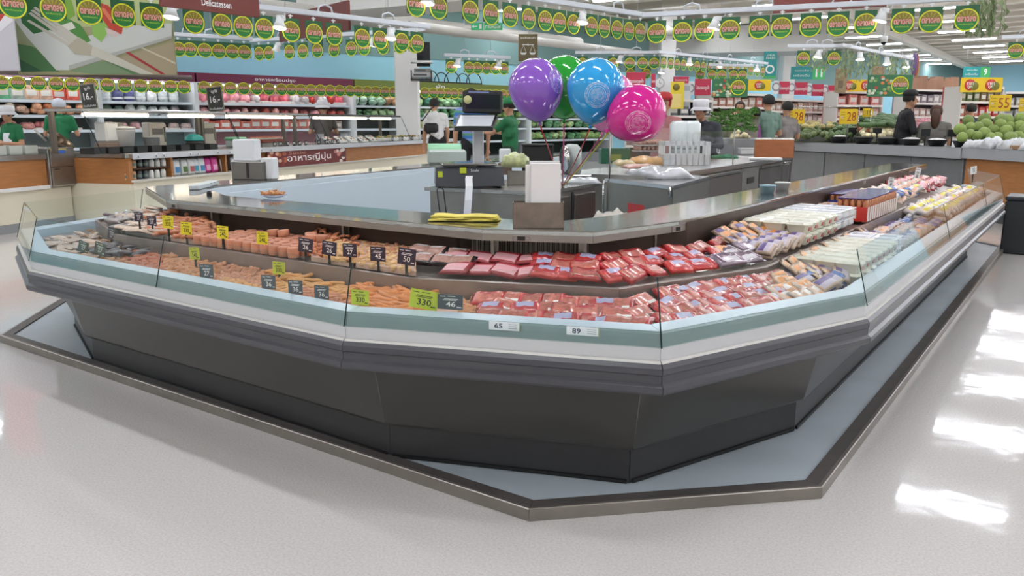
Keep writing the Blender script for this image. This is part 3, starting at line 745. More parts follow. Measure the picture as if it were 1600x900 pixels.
# right run: y along the run
def yf(y): return (y - 2.996) / 5.204
def rgrid(name, me, y0, y1, t0, t1, z, ny, nt, label, cat, group, rot=(0, 0, 0), jit=.06, levels=1, lh=.05, alt=None, rj=.06):
    for l in range(levels):
        for a in range(ny):
            for b in range(nt):
                f = yf(y0 + (y1 - y0) * (a + .5 + rnd.uniform(-jit, jit)) / ny); t = t0 + (t1 - t0) * (b + .5 + rnd.uniform(-jit, jit)) / nt
                mm = me if alt is None or rnd.random() < .5 else rnd.choice(alt)
                inst(name, mm, cpt(6, f, t, z + l * lh), (rot[0], rot[1], PI / 2 + rot[2] + rnd.uniform(-rj, rj)), 1, None, label, cat, group)
def tub_mesh():
    mb = MB(); m = M('d9d6c6', .35, rand=.05); lid = M('dcdccb', .28, noise=.1, nscale=30, coat=.3)
    def ring(w, d, z, c=.012): return [(x, y, z) for x, y in ((-w + c, -d), (w - c, -d), (w, -d + c), (w, d - c), (w - c, d), (-w + c, d), (-w, d - c), (-w, -d + c))]
    R = [ring(.036, .042, 0), ring(.042, .050, .036), ring(.049, .055, .037, .018), ring(.049, .055, .040, .018), ring(.038, .044, .049, .016), ring(.024, .03, .046)]
    vs = [p for r in R for p in r]; fs = [tuple(range(8))[::-1]]
    for k in range(len(R) - 1):
        for i in range(8): fs.append((k * 8 + i, k * 8 + (i + 1) % 8, (k + 1) * 8 + (i + 1) % 8, (k + 1) * 8 + i))
    mb.add(vs, fs[:17], m); mb.add(vs, fs[17:] + [tuple(range(40, 48))], lid)
    mb.box(-.018, .018, -.0505, -.044, .012, .028, M('b5645c', .4))
    return mb.mesh('tub')
tub = tub_mesh()
def wtub_mesh():
    mb = MB(); mb.bbox(-.05, .05, -.055, .055, 0, .04, .01, M('e3e4e6', .3, rand=.04)); mb.bbox(-.054, .054, -.059, .059, .038, .045, .003, M('f0f1f4', .25))
    mb.bbox(-.035, .035, -.04, .04, .045, .049, .002, M('dadbe2', .3)); return mb.mesh('tub')
wtub = wtub_mesh()
rgrid('tofu_tub', tub, 3.62, 4.22, .44, .76, Z_TIER + .006, 5, 3, 'cream sealed tub stacked on the raised deck of the right run', 'tub', 'cream tubs on the raised deck', levels=2, lh=.052, jit=.03)
rgrid('tofu_tub', wtub, 4.24, 4.62, .46, .76, Z_TIER + .006, 3, 3, 'white tub with a rectangular lid beyond the cream tubs', 'tub', 'white tubs on the raised deck', levels=2, lh=.052, jit=.03)
rgrid('tofu_tub', tub, 3.32, 4.10, .14, .40, Z_FRONT + .004, 7, 3, 'cream sealed tub behind the glass on the front deck', 'tub', 'cream tubs on the front deck', levels=2, lh=.048, jit=.03)
rgrid('tofu_tub', wtub, 4.12, 4.36, .15, .40, Z_FRONT + .004, 2, 2, 'white lidded tub on the front deck', 'tub', 'white tubs on the front deck', levels=2, lh=.048, jit=.03)
rgrid('cheese_pack', purple_pack, 3.12, 3.62, .44, .74, Z_TIER + .03, 5, 4, 'purple and white cheese pack leaning beside the cream tubs', 'cheese pack', 'purple and white packs', (.0, -.35, 0), rj=.15, levels=2, lh=.016)
rgrid('snack_pack', bluey_pack, 3.02, 3.34, .16, .40, Z_FRONT + .03, 4, 3, 'blue and yellow cheese pack before the front tubs', 'cheese pack', 'blue and yellow packs', (.3, -.3, 0), rj=.4, levels=2, lh=.02, alt=[purple_pack])
rgrid('cheese_pack', purple_pack, 4.64, 5.2, .63, .76, Z_TIER + .03, 5, 3, 'purple-printed pack lying behind the white tubs', 'cheese pack', 'purple packs beyond the tubs', (0, -.25, 0), levels=2, lh=.02, rj=.12, alt=[beige_pack])
rgrid('cheese_pack', purple_pack, 4.40, 5.3, .15, .40, Z_FRONT + .02, 8, 3, 'purple and beige pack on the front deck before the bottle packs', 'cheese pack', 'purple packs on the front deck', (0, -.4, 0), levels=2, lh=.022, rj=.15, alt=[beige_pack])
rgrid('snack_pack', bluey_pack, 5.35, 5.72, .15, .40, Z_FRONT + .03, 4, 3, 'yellow and blue pack in front of the red bottle packs', 'snack pack', 'yellow packs before the bottles', (.3, -.3, 0), rj=.4)
# packs of small bottles
def bottle_pack(y, t, z, wrap, label, group):
    o = thing('bottle_pack', label, 'bottle pack', cpt(6, yf(y), t, z), PI / 2, group)
    return o
BP = {}
def bottle_mesh(m): return MB().lathe([(.0001, 0), (.017, 0), (.018, .006), (.018, .045), (.013, .058), (.016, .072), (.0165, .085), (.012, .096), (.0001, .097)], 10, m).mesh('bottle')
bot = bottle_mesh(M('c07a52', .25, coat=.4)); capm = MB().lathe([(.0001, .0965), (.0135, .0965), (.0135, .101), (.0001, .1015)], 10, M('5a4aa0', .3)).mesh('bottle_cap')
def sleeve_mesh(m, m2):
    mb = MB(); mb.box(-.096, .096, -.021, -.0195, .004, .066, m); mb.box(-.096, .096, .0195, .021, .004, .066, m)
    mb.box(-.0965, -.095, -.021, .021, .004, .066, m2); mb.box(.095, .0965, -.021, .021, .004, .066, m2); mb.box(-.03, .03, -.0218, -.0208, .015, .055, m2)
    mb.box(-.096, .096, -.021, .021, .0985 + .0035, .103, M('6a58b0', .15, coat=.6)); return mb.mesh('sleeve')
sl_r = sleeve_mesh(M('c8342a', .3, coat=.4), M('e7dad2', .3)); sl_b = sleeve_mesh(M('3c4a9c', .3, coat=.4), M('d8d6e2', .3))
for a in range(14 + 8):
    b = 0 if a < 14 else 1; n_ = a if a < 14 else a - 14
    tt, yy = (.505, 4.78 + n_ * .062) if b == 0 else (.675, 5.30 + n_ * .06)
    lb = ('red-sleeved pack of five small bottles with purple caps on the raised deck', 'red sleeved bottle packs') if b == 0 else ('blue-sleeved pack of small bottles with purple caps behind the red ones', 'blue sleeved bottle packs')
    o = thing('bottle_pack', lb[0], 'bottle pack', cpt(6, yf(yy), tt, Z_TIER + .005), 0.0, lb[1]); o.scale = (.9, 1.1, 1.3 if b == 0 else 1.1)
    inst('sleeve', sl_r if b == 0 else sl_b, (0, 0, 0), parent=o)
    for k in range(5):
        q = inst('bottle', bot, (-.076 + k * .038, 0, 0), parent=o); inst('cap', capm, (0, 0, 0), parent=q)
rgrid('food_bag', clear_pack, 5.75, 6.6, .15, .40, Z_FRONT + .05, 6, 3, 'clear bag with yellow print heaped beyond the red bottle packs', 'food bag', 'clear yellow-printed bags', (.3, -.3, 0), rj=.5, levels=2, lh=.03)
rgrid('food_bag', beige_pack, 5.75, 6.8, .44, .75, Z_TIER + .04, 7, 3, 'pale wrapped pack heaped on the raised deck beyond the blue bottles', 'food bag', 'pale packs on the raised deck', (.3, -.3, 0), rj=.5, levels=2, lh=.03, alt=[bluey_pack, clear_pack])
rgrid('food_bag', clear_pack, 6.7, 8.1, .15, .40, Z_FRONT + .05, 8, 3, 'clear wrapped pack far along the front deck of the right run', 'food bag', 'far clear packs on the front deck', (.3, -.3, 0), rj=.6, levels=2, lh=.035, alt=[beige_pack])
rgrid('ham_pack', ham_pack, 6.9, 8.0, .44, .75, Z_TIER + .05, 7, 3, 'red and white wrapped ham pack at the far raised deck', 'ham pack', 'far ham packs', (.2, -.35, 0), rj=.3, levels=2, lh=.03, alt=[beige_pack, red_pack])

# --- price cards
YEL = M('e8d92e', .45); YELG = M('c3cf35', .4); DKC = M('3a2e3d', .4); DKG = M('454d53', .35); INKW = M('efeae6', .5); INKB = M('1e1c1a', .5); OLV = M('4d5040', .4)
def price_card(px, py, wpx, hpx, face, ink, txt, label, tz, stake=True, tilt=.0, group=None, lines=True, rz=None):
    """printed card: tz = (case segment, inward distance, height of its middle)"""
    i, t, z = tz
    i, f = seg_at(px, t, z) or (i, fz(i, px, t, z)); p = cpt(i, f, t, z)
    # keep the picture row by sliding the card along the upright through its stake
    z = z + (proj(p)[1] - py) / ppm(p); p.z = z
    s = 1 / ppm(p); wd, hg = wpx * s, hpx * s
    o = thing('price_card', label, 'price card', (p.x, p.y, p.z - hg / 2), (rz if rz is not None else YAW * .55 + crz(i) * .45), group)
    a = tilt
    c = MB().box(-wd / 2, wd / 2, -.0008, .0008, 0, hg).build('card', face, o); c.rotation_euler = (0, a, 0)
    mb = MB(); letter(mb, txt, wd * .02, hg * .36, wd * (.5 if len(txt) > 2 else .38), hg * .34, ink, -.0014, .012)
    if lines:
        for k, (x0, x1, zz) in enumerate(((-.42, -.2, .86), (-.1, .2, .88), (-.25, .3, .7), (-.3, .25, .62))):
            mb.box(x0 * wd, x1 * wd, -.0013, -.0009, hg * zz - hg * .018, hg * zz + hg * .018, ink)
        mb.box(.26 * wd, .44 * wd, -.0013, -.0009, hg * .14, hg * .2, ink)
    l = mb.build('print', None, c)
    if stake:
        h = .075
        MB().box(-.005, .005, .001, .004, -h, hg * .35).build('stake', BLACK, o)
    return o
RAISE = lambda t=.44: (3, t, .74)
for (px, py, txt, lb) in ((262, 347, '330', 'left raised yellow 330 price card before pink sausages'), (290, 357, '330', 'right raised yellow 330 price card before pink sausages'),
                          (347, 363, '240', 'left raised yellow 240 price card before the fishcakes'), (409, 372, '240', 'right raised yellow 240 price card before the fishcakes')):
    price_card(px, py, 20, 20, YEL, INKB, txt, lb, (3, .43, .74), tilt=.06)
price_card(304, 396, 18, 19, YELG, INKB, '240', 'front yellow-green 240 price card among short tan sausages', (3, .28, .66), tilt=-.04)
price_card(435, 419, 22, 20, YELG, INKB, '330', 'front yellow-green 330 price card before yellowish sausages', (3, .30, .66), tilt=.04)
for (px, py, wd, txt, lb, tz) in ((217, 339, 16, '27', 'left dark purple 27 price card before the fillets', (3, .45, .74)), (237, 345, 17, '27', 'right dark purple 27 price card before the fillets', (3, .44, .74)),
                          (476, 383, 25, '26', 'left dark purple 26 price card', (3, .43, .74)), (513, 388, 25, '26', 'right dark purple 26 price card', (3, .43, .74)),
                          (546, 391, 24, '27', 'dark purple 27 price card at the joint of the glass', (3, .43, .74)), (590, 397, 26, '45', 'dark purple 45 price card on the corner deck', (4, .43, .74)),
                          (634, 401, 30, '50', 'dark purple 50 price card tilted on the corner deck', (4, .43, .74))):
    price_card(px, py, wd, wd * .88, DKC, INKW, txt, lb, tz, tilt=.12 if txt in ('50', '26') else .02)
for (px, py, txt, lb) in ((322, 424, '27', 'grey 27 price card leaning inside the glass by the meatballs'), (419, 441, '36', 'leftmost grey 36 price card behind the glass'),
                          (461, 449, '36', 'middle grey 36 price card behind the glass'), (502, 457, '36', 'rightmost grey 36 price card behind the glass')):
    price_card(px, py, 25, 22, DKG, INKW, txt, lb, (3, .125, .66), False)
price_card(128, 385, 18, 17, OLV, INKW, '27', 'left olive price card leaning inside the glass by the shrimp', (3, .125, .66), False, tilt=.3)
price_card(154, 388, 20, 19, OLV, INKW, '27', 'right olive price card leaning inside the glass by the shrimp', (3, .125, .66), False, tilt=.3)
price_card(171, 365, 16, 18, DKC, INKW, '27', 'dark price card standing among the dark squid', (3, .40, .70), tilt=.3)
price_card(562, 465, 30, 24, YELG, INKB, '330', 'yellow-green 330 price card crossing the glass joint', (4, .125, .66), False, tilt=.04)
price_card(660, 468, 45, 30, YELG, INKB, '330', 'large yellow-green 330 price card before the long sausages', (4, .125, .66), False, tilt=.16)
price_card(703, 472, 40, 24, DKG, INKW, '46', 'grey 46 price card right of the large yellow card', (4, .122, .66), False, tilt=.04)
price_card(1056, 406, 18, 17, M('2a272b', .35), INKW, '79', 'dark price card leaning at the back by the red packs', (5, .70, .74), True, tilt=-.25)
price_card(1432, 273, 12, 22, WHITE, INKB, '85', 'white price card standing before the far ham', (6, .62, .80), True, tilt=.2)
price_card(1527, 266, 14, 12, WHITE, INKB, '59', 'small white price card by the far end glass', (6, .3, .74), True, tilt=-.1)
price_card(1392, 286, 12, 18, WHITE, INKB, '49', 'white price card on a dark stake above the blue bottles', (6, .66, .80), True, tilt=.1)
# shelf labels on the ledge
for px, txt in ((788, '65'), (910, '89')):
    f = fz(4, px, .034, .60); p = cpt(4, f, .031, .588)
    o = thing('shelf_label', ('white shelf label reading 65, left one on the teal riser' if txt == '65' else 'white shelf label reading 89, right one on the teal riser'), 'shelf label', p, crz(4))
    MB().box(-.048, .048, -.001, .001, 0, .026).build('strip', M('dfe7ea', .3), o)
    mb = MB(); letter(mb, txt, -.018, .013, .026, .016, M('35475a', .5), -.0014, .02)
    for k in range(3): mb.box(.014, .04, -.0014, -.0011, .006 + k * .006, .008 + k * .006, M('8a979c', .5))
    mb.build('print', None, o); MB().box(.047, .049, -.0015, .0015, -.002, .027).build('clip', M('9fb27a', .4), o)
# ================================================================== inside the island: scale table, cabinets, balloons
NAVY = M('23262e', .35); CLEAR = clear_mat('clear_film', (.93, .95, .95), 1.0, .08, .06); FROST = M('d8dcda', .3, alpha=.75)
def flat(p, z): return Vector((p.x, p.y, z))
def face_box(name, pl, pr, depth, z0, z1, m, parent=None, loc0=True):
    """box whose front runs from pl to pr and which reaches 'depth' away from the camera"""
    d = Vector((pr.x - pl.x, pr.y - pl.y, 0)); L = d.length; rz = math.atan2(d.y, d.x)
    return MB().bbox(0, L, 0, depth, z0, z1, min(.006, (z1 - z0) * .2, depth * .2), m).build(name, None, parent, (pl.x, pl.y, 0), rz), L, rz
def frame(pl, pr):
    d = Vector((pr.x - pl.x, pr.y - pl.y, 0)); return (pl.x, pl.y, 0), math.atan2(d.y, d.x), d.length
# scale table
a, b, c = Zp(663, 293, .81), Zp(848, 300, .81), Zp(937, 286, .81)
d = a + (c - b)
st = thing('steel_table', 'stainless steel service table carrying the black weighing scale', 'table')
MB().prism([(p.x, p.y) for p in (a, b, c, d)], .79, .812).build('table_top', STEEL, st)
ctr = (a + b + c + d) / 4
ins = [p.lerp(ctr, .06) for p in (a, b, c, d)]
MB().prism([(p.x, p.y) for p in ins], 0.08, .79).build('body', STEEL_D, st)
loc, rz, L = frame(ins[1], ins[2])
for k in range(2): MB().bbox(.04 + k * L / 2, L / 2 - .03 + k * L / 2, -.022, 0, .14, .76, .006).build('door', M('5d5852', .35, metal=.6), st, loc, rz)
MB().box(L * .47, L * .5, -.03, -.0225, .1, .78).build('seal', BLACK, st, loc, rz)
for p in ins: MB().lathe([(.02, 0), (.02, .08)], 8).build('foot', BLACK, st, (p.lerp(ctr, .1).x, p.lerp(ctr, .1).y, 0))
# weighing scale
pb = Zp(735, 294.3, .812); sx = 1 / ppm(pb)
sc_ = thing('weighing_scale', 'black weighing scale with a raised display and paper strip', 'scale', (pb.x, pb.y, .8125), YAW + .12)
W2 = 54 * sx
mb = MB(); mb.add([(-W2, 0, .012), (W2, 0, .012), (W2, .34, .012), (-W2, .34, .012), (-W2 * .97, .05, .125), (W2 * .97, .05, .125), (W2 * .97, .34, .125), (-W2 * .97, .34, .125)],
                  [(3, 2, 1, 0), (4, 5, 6, 7), (0, 1, 5, 4), (1, 2, 6, 5), (2, 3, 7, 6), (3, 0, 4, 7)]); mb.build('body', NAVY, sc_)
for x in (-1, 1):
    for y in (.04, .3): MB().lathe([(.016, 0), (.016, .013)], 8).build('foot', BLACK, sc_, (x * W2 * .85, y, 0))
MB().bbox(-W2 * .8, W2 * .8, .03, .33, .135, .15, .005).build('platter', STEEL_B, sc_)
MB().box(-.05, .05, .12, .22, .12, .136).build('platter_post', STEEL_D, sc_)
for x, z, wd, m in ((-W2 * .86, .085, .03, YELG), (-W2 * .2, .108, .04, YELG)): MB().box(x - wd / 2, x + wd / 2, .024, .026, z - .018, z + .018).build('sticker', m, sc_)
mb = MB(); letter(mb, 'Scale', .03, .108, .05, .016, WHITE, .024); mb.build('maker_name', None, sc_)
MB().bbox(.04, .11, .29, .34, .1, .39, .008).build('pole', M('d3d6d8', .35), sc_)
hd = MB().bbox(-.035, .22, .26, .33, .455, .60, .012).build('customer_display', BLACK, sc_)
hd.rotation_euler = (0, .02, 0)
MB().box(-.015, .2, .2585, .2605, .485, .575).build('screen', M('1c1b26', .15), hd); mb = MB(); mb.box(0, .13, .258, .259, .583, .592, M('7d86b8', .4)); mb.build('print', None, hd)
MB().lathe([(.0001, 0), (.026, 0), (.026, .002), (.0001, .002)], 16).build('round_sticker', M('c9c58a', .5), hd, (-.005, .257, .54), rot=(PI / 2, 0, 0))
mb = MB(); mb.add([(-.09, .10, .37), (.15, .10, .37), (.20, .28, .45), (-.05, .28, .45), (-.09, .10, .345), (.15, .10, .345), (.20, .28, .42), (-.05, .28, .42)],
                  [(0, 1, 2, 3), (7, 6, 5, 4), (0, 4, 5, 1), (1, 5, 6, 2), (2, 6, 7, 3), (3, 7, 4, 0)]); kb = mb.build('keyboard', BLACK, sc_)
MB().add([(-.075, .112, .3766), (.14, .112, .3766), (.18, .262, .4436), (-.04, .262, .4436)], [(0, 1, 2, 3)]).build('key_sheet', M('c9ccd2', .3), kb)
mb = MB(); pts = [(-.005, .01, .075), (-.01, -.012, .06), (-.014, -.10, .02), (-.022, -.13, -.06), (-.03, -.135, -.14), (-.036, -.135, -.24)]
mb.add([(x - .022, y, z) for x, y, z in pts] + [(x + .022, y, z) for x, y, z in pts], [(k, k + 1, 7 + k, 6 + k) for k in range(5)])
mb.build('paper_strip', M('e4e6ea', .6), sc_)
MB().tube([(-W2 * .9, .1, .01), (-W2 * .98, -.14, .0), (-W2 * .92, -.145, -.12), (-W2 * .8, -.145, -.22)], .004, 6).build('cable', BLACK, sc_)
MB().tube([(-W2 * .85, .1, .01), (-W2 * .8, -.14, .0), (-W2 * .74, -.145, -.12), (-W2 * .66, -.145, -.22)], .004, 6).build('cable', BLACK, sc_)

# bag holder on the front worktop
p = Zp(841, 357, .812); s = 1 / ppm(p)
bh = thing('bag_holder', 'steel box on the worktop corner holding white paper bags', 'bag holder', (p.x, p.y, .8125), YAW - .03)
w2, h2 = 40 * s, 40 * s
for x0, x1, y0, y1 in ((-w2, w2, 0, .003), (-w2, w2, .077, .08), (-w2, -w2 + .003, 0, .08), (w2 - .003, w2, 0, .08)):
    MB().box(x0, x1, y0, y1, 0, h2).build('side_panel', mat('stained_steel', hexc('8a7d74'), .3, .75, noise=.22, nscale=14), bh)
MB().box(-w2, w2, 0, .08, 0, .003).build('base', STEEL_D, bh)
for k, (x0, x1, z1, m) in enumerate(((-.012, .072, .237, M('e9e7e4', .7)), (-.035, .08, .245, M('e4e3e2', .7)), (-.05, .05, .232, M('ecebe9', .7)), (-.03, .084, .238, M('efeeec', .7)))):
    bg = thing('paper_bag', ['white paper bag at the back of the steel bag holder', 'tallest white paper bag in the steel bag holder', 'white paper bag leaning left in the steel bag holder', 'frontmost white paper bag in the steel bag holder'][k], 'paper bag',
               (bh.location + Matrix.Rotation(YAW - .03, 3, 'Z') @ Vector((0, .064 - k * .014, .006))), YAW - .03 + (.04 if k == 2 else 0))
    MB().bbox(x0, x1, 0, .006, 0, z1, .002).build('bag', m, bg)
    MB().box(x0 + .002, x1 - .002, -.0012, -.0002, z1 - .012, z1 - .002).build('fold', m, bg)
p = Zp(845, 340, .812)
sl = thing('plastic_sheets', 'grey clear plastic sheets standing behind the white paper bags', 'plastic sheets', bh.location + Matrix.Rotation(YAW, 3, 'Z') @ Vector((-.0, .092, 0)), YAW)
MB().box(-.045, .08, 0, .004, 0, .25).build('sheet', clear_mat('grey_film', (.62, .64, .65), .8, .2, .05), sl)
# folded yellow cloth
p = Zp(724, 347, .812); s = 1 / ppm(p)
yc = thing('folded_cloth', 'folded yellow cloth lying on the front worktop', 'cloth', (p.x, p.y, .8125), YAW - .1)
CL = M('e9d96a', .9, noise=.06, nscale=12)
def cloth_layer(w, d, z, t, seed):
    mb = MB(); n, k = 14, 5; vs = []
    rr = random.Random(seed); ph = rr.uniform(0, 6)
    for sgn in (0, 1):
        for a in range(n + 1):
            for b in range(k + 1):
                u, v = a / n, b / k
                vs.append(((u - .5) * w + .004 * math.sin(v * 5 + ph), v * d + .005 * math.sin(u * 9 + ph), z + (t if sgn else 0) + .0025 * math.sin(u * 11 + ph + sgn) * (1 if sgn else .3)))
    N = (n + 1) * (k + 1); f = lambda s_, a, b: s_ * N + a * (k + 1) + b
    fs = [(f(1, a, b), f(1, a + 1, b), f(1, a + 1, b + 1), f(1, a, b + 1)) for a in range(n) for b in range(k)] + [(f(0, a, b + 1), f(0, a + 1, b + 1), f(0, a + 1, b), f(0, a, b)) for a in range(n) for b in range(k)]
    for a in range(n): fs += [(f(0, a, 0), f(0, a + 1, 0), f(1, a + 1, 0), f(1, a, 0)), (f(1, a, k), f(1, a + 1, k), f(0, a + 1, k), f(0, a, k))]
    for b in range(k): fs += [(f(0, 0, b + 1), f(0, 0, b), f(1, 0, b), f(1, 0, b + 1)), (f(0, n, b), f(0, n, b + 1), f(1, n, b + 1), f(1, n, b))]
    return mb.add(vs, fs, CL, None, True)
for k in range(3): cloth_layer(108 * s - k * .008, .11 - k * .006, .002 + k * .0075, .0065, k).build('fold_layer', None, yc)
# plate of fried snacks on the left of the worktop
p = Zp(428, 309, .812); s = 1 / ppm(p)
pl = thing('plate', 'round white-blue plate on the worktop under fried skewers', 'plate', (p.x, p.y, .8125))
MB().lathe([(.0001, 0), (.035, 0), (.055, .009), (.072, .014), (.072, .017), (.05, .012), (.0001, .006)], 22).build('dish', M('c3cbe0', .2), pl)
for k in range(34):
    r = .05 * math.sqrt(rnd.random()); a_ = rnd.uniform(0, 6.28)
    inst('fried_snack', short_p if k % 2 else frank_y, (p.x + r * math.cos(a_), p.y + r * math.sin(a_), .8125 + .021 + (.05 - r) * .45 * rnd.random()), (rnd.uniform(-.4, .4), rnd.uniform(-.4, .4), rnd.uniform(0, 6)), .6, None,
         'orange-brown fried snack piled on the plate on the worktop', 'fried snack', 'fried snacks on the plate')
for k in range(5): tag(MB().tube([(0, 0, 0), (.03 + .01 * k, .01, .05 + .005 * k)], .001, 4).build('skewer_stick', M('e3dccb', .6), None, (p.x - .02 + .012 * k, p.y, .84)), 'thin wooden stick poking out of the fried snacks on the plate', 'stick', 'sticks on the plate')
# black knob on the left corner
p = Zp(327, 304, .812); kn = MB().lathe([(.0001, 0), (.014, 0), (.014, .012), (.009, .019), (.0001, .02)], 12).build('cable_plug', BLACK, None, (p.x, p.y, .8125)); tag(kn, 'small black round plug on the left corner of the worktop', 'plug')
# rail on left worktop corner
pa, pb_ = Zp(311, 297, .812), Zp(342, 288, .812)
rl = thing('rail_strip', 'pale slotted metal strip on the left corner of the worktop', 'metal strip'); loc, rz, L = frame(pa, pb_)
MB().bbox(0, L, 0, .06, .8125, .84, .004).build('strip', M('cfd6d8', .35), rl, loc, rz)
for k in range(3): MB().lathe([(.006, .8402), (.006, .842)], 8).build('screw', BLACK, rl, flat(pa.lerp(pb_, .3 + .18 * k), 0) + Vector((.02, .03, 0)))
# white bag dispenser in a grey tray on the left run
p = Zp(388, 281, .812); s = 1 / ppm(p)
bd = thing('bag_dispenser', 'grey steel box with a stack of white bags on the left worktop', 'bag dispenser', (p.x, p.y, .8125), YAW - .3)
MB().bbox(-30 * s, 30 * s, 0, .13, 0, 28 * s, .004).build('box', mat('dispenser_steel', hexc('77746f'), .35, .6), bd)
MB().box(-2 * s, 2 * s, -.004, -.001, 3 * s, 26 * s).build('slot', BLACK, bd)
MB().bbox(-27 * s, 12 * s, .01, .10, 28 * s, 62 * s, .008).build('white_bags', M('e6e8ea', .6), bd)
MB().bbox(20 * s, 42 * s, .02, .10, 0, 34 * s, .01).build('paper_flap', M('e1e2e2', .6), bd)
# green film roll and clear tub on the left side run
p = Zp(696, 256, .812); s = 1 / ppm(p)
gr = thing('film_roll', 'pale green roll of film lying on the side run worktop', 'film roll', (p.x, p.y, .8125), YAW + .15)
MB().tube([(-26 * s, .12, 18 * s), (26 * s, .12, 18 * s)], 13 * s, 14).build('roll', M('9fd8b0', .4), gr); MB().tube([(-27 * s, .12, 18 * s), (-25.8 * s, .12, 18 * s)], 5 * s, 10).build('core', M('6f8f7a', .5), gr)
ct = thing('clear_tub', 'cloudy plastic tub in front of the green film roll', 'tub', (p.x, p.y, .8125), YAW + .15)
MB().bbox(-28 * s, 32 * s, -.09, .06, 0, 22 * s, .02).build('tub', M('c3cdc6', .3, alpha=.8), ct)

# steel chest with film-wrapped top
a, b, c = Zp(945, 279, .81), Zp(1052, 291, .81), Zp(1109, 276, .81); d = a + (c - b)
ch = thing('steel_chest', 'stainless steel chest with a red card on its front, inside the island', 'chest')
MB().prism([(p.x, p.y) for p in (a, b, c, d)], .06, .785).build('body', mat('chest_steel', hexc('8b8880'), .3, .8, noise=.12, nscale=3), ch)
MB().prism([(p.x, p.y) for p in (a, b, c, d)], .787, .812).build('lid', STEEL_B, ch)
for p in (a, b, c, d): MB().box(-.03, .03, -.03, .03, 0, .06).build('foot', BLACK, ch, flat(p.lerp((a + b + c + d) / 4, .12), 0))
loc, rz, L = frame(a, b)
MB().box(L * .38, L * .62, -.003, -.001, .57, .66).build('red_card', M('c23a3c', .5), ch, loc, rz)
MB().tube([(L * .02, -.02, .80), (L * .02, -.02, .52)], .008, 8).build('hinge_rod', STEEL_B, ch, loc, rz)
MB().tube([(L * .98, -.014, .81), (L * .98, -.014, .74)], .01, 8).build('latch', STEEL_B, ch, loc, rz)
def pillow(name, p, w, d, h, m, rz, label, cat, seed=1, n=12, wr=.12):
    rr = random.Random(seed); ph = [rr.uniform(0, 6) for _ in range(4)]
    mb = MB(); vs = []
    for s_ in (1, 0):
        for a in range(n + 1):
            for b in range(n + 1):
                u, v = a / n * 2 - 1, b / n * 2 - 1
                e = (max(0, 1 - u ** 4) * max(0, 1 - v ** 4)) ** .5
                z = e * h * (1 + wr * math.sin(u * 5 + ph[0]) * math.sin(v * 4 + ph[1]) + wr * .5 * math.sin(u * 11 + v * 7 + ph[2]))
                vs.append((u * w / 2, v * d / 2, z if s_ else 0))
    N = (n + 1) ** 2; f = lambda s_, a, b: s_ * N + a * (n + 1) + b
    mb.add(vs, [(f(0, a, b), f(0, a + 1, b), f(0, a + 1, b + 1), f(0, a, b + 1)) for a in range(n) for b in range(n)] + [(f(1, a, b + 1), f(1, a + 1, b + 1), f(1, a + 1, b), f(1, a, b)) for a in range(n) for b in range(n)], m, None, True)
    o = mb.build(name, None, None, p, rz); tag(o, label, cat); return o
q = (a + b + c + d) / 4
pillow('wrapped_bundle', flat(q, .8135), .48, .32, .075, M('c9cbd0', .12, coat=.8, noise=.1, nscale=10), rz, 'shiny film-wrapped bundle lying on the steel chest', 'bundle', 3, wr=.2)
p = Zp(957, 346, .73); pillow('crumpled_bag', (p.x, p.y, .70), .2, .2, .07, M('c9c4ba', .6), 0, 'crumpled beige bag beside the steel chest behind the worktop', 'bag', 5, wr=.3)
bb = MB().bbox(-.14, .14, -.14, .14, 0, .69, .01).build('waste_bin', M('6a6863', .5), None, (p.x, p.y, 0)); tag(bb, 'grey bin under the crumpled beige bag inside the island', 'bin')
# refrigerated prep counter
pl_, pr_ = Zp(1078, 268, .83), Zp(1238, 244, .83)
loc, rz, L = frame(pl_, pr_)
pc = thing('prep_counter', 'long stainless prep counter with fridge doors in the middle of the island', 'counter', loc, rz)
MB().box(-.7, L, 0, .85, .79, .83).build('counter_top', STEEL, pc)
MB().box(-.7, L - .05, .04, .82, .1, .79).build('carcass', STEEL_D, pc)
DOOR = mat('fridge_door', hexc('7d7b78'), .3, .75, noise=.06, nscale=3)
for f0, f1 in ((-.15, .10), (.11, .43), (.62, .88), (.89, .985)):
    dd = MB().bbox(f0 * L, f1 * L, .012, .04, .14, .745, .006).build('door', DOOR, pc)
    MB().bbox(f0 * L + .01, f1 * L - .01, -.004, .0118, .75, .775, .003).build('handle', STEEL_B, dd)
v = MB().box(.44 * L, .61 * L, .02, .04, .14, .775).build('control_panel', M('6b6966', .4), pc)
MB().box(.49 * L, .56 * L, .015, .0198, .62, .68).build('readout', BLACK, v)
for k in range(9): MB().box(.46 * L, .59 * L, .014, .0198, .18 + k * .04, .2 + k * .04).build('vent_slat', M('4a4845', .4), v)
for x in (-.6, L * .5, L - .2): MB().lathe([(.02, 0), (.02, .1)], 8).build('foot', BLACK, pc, (x, .3, 0))
def on_counter(px, py, z=.831): return Zp(px, py, z)
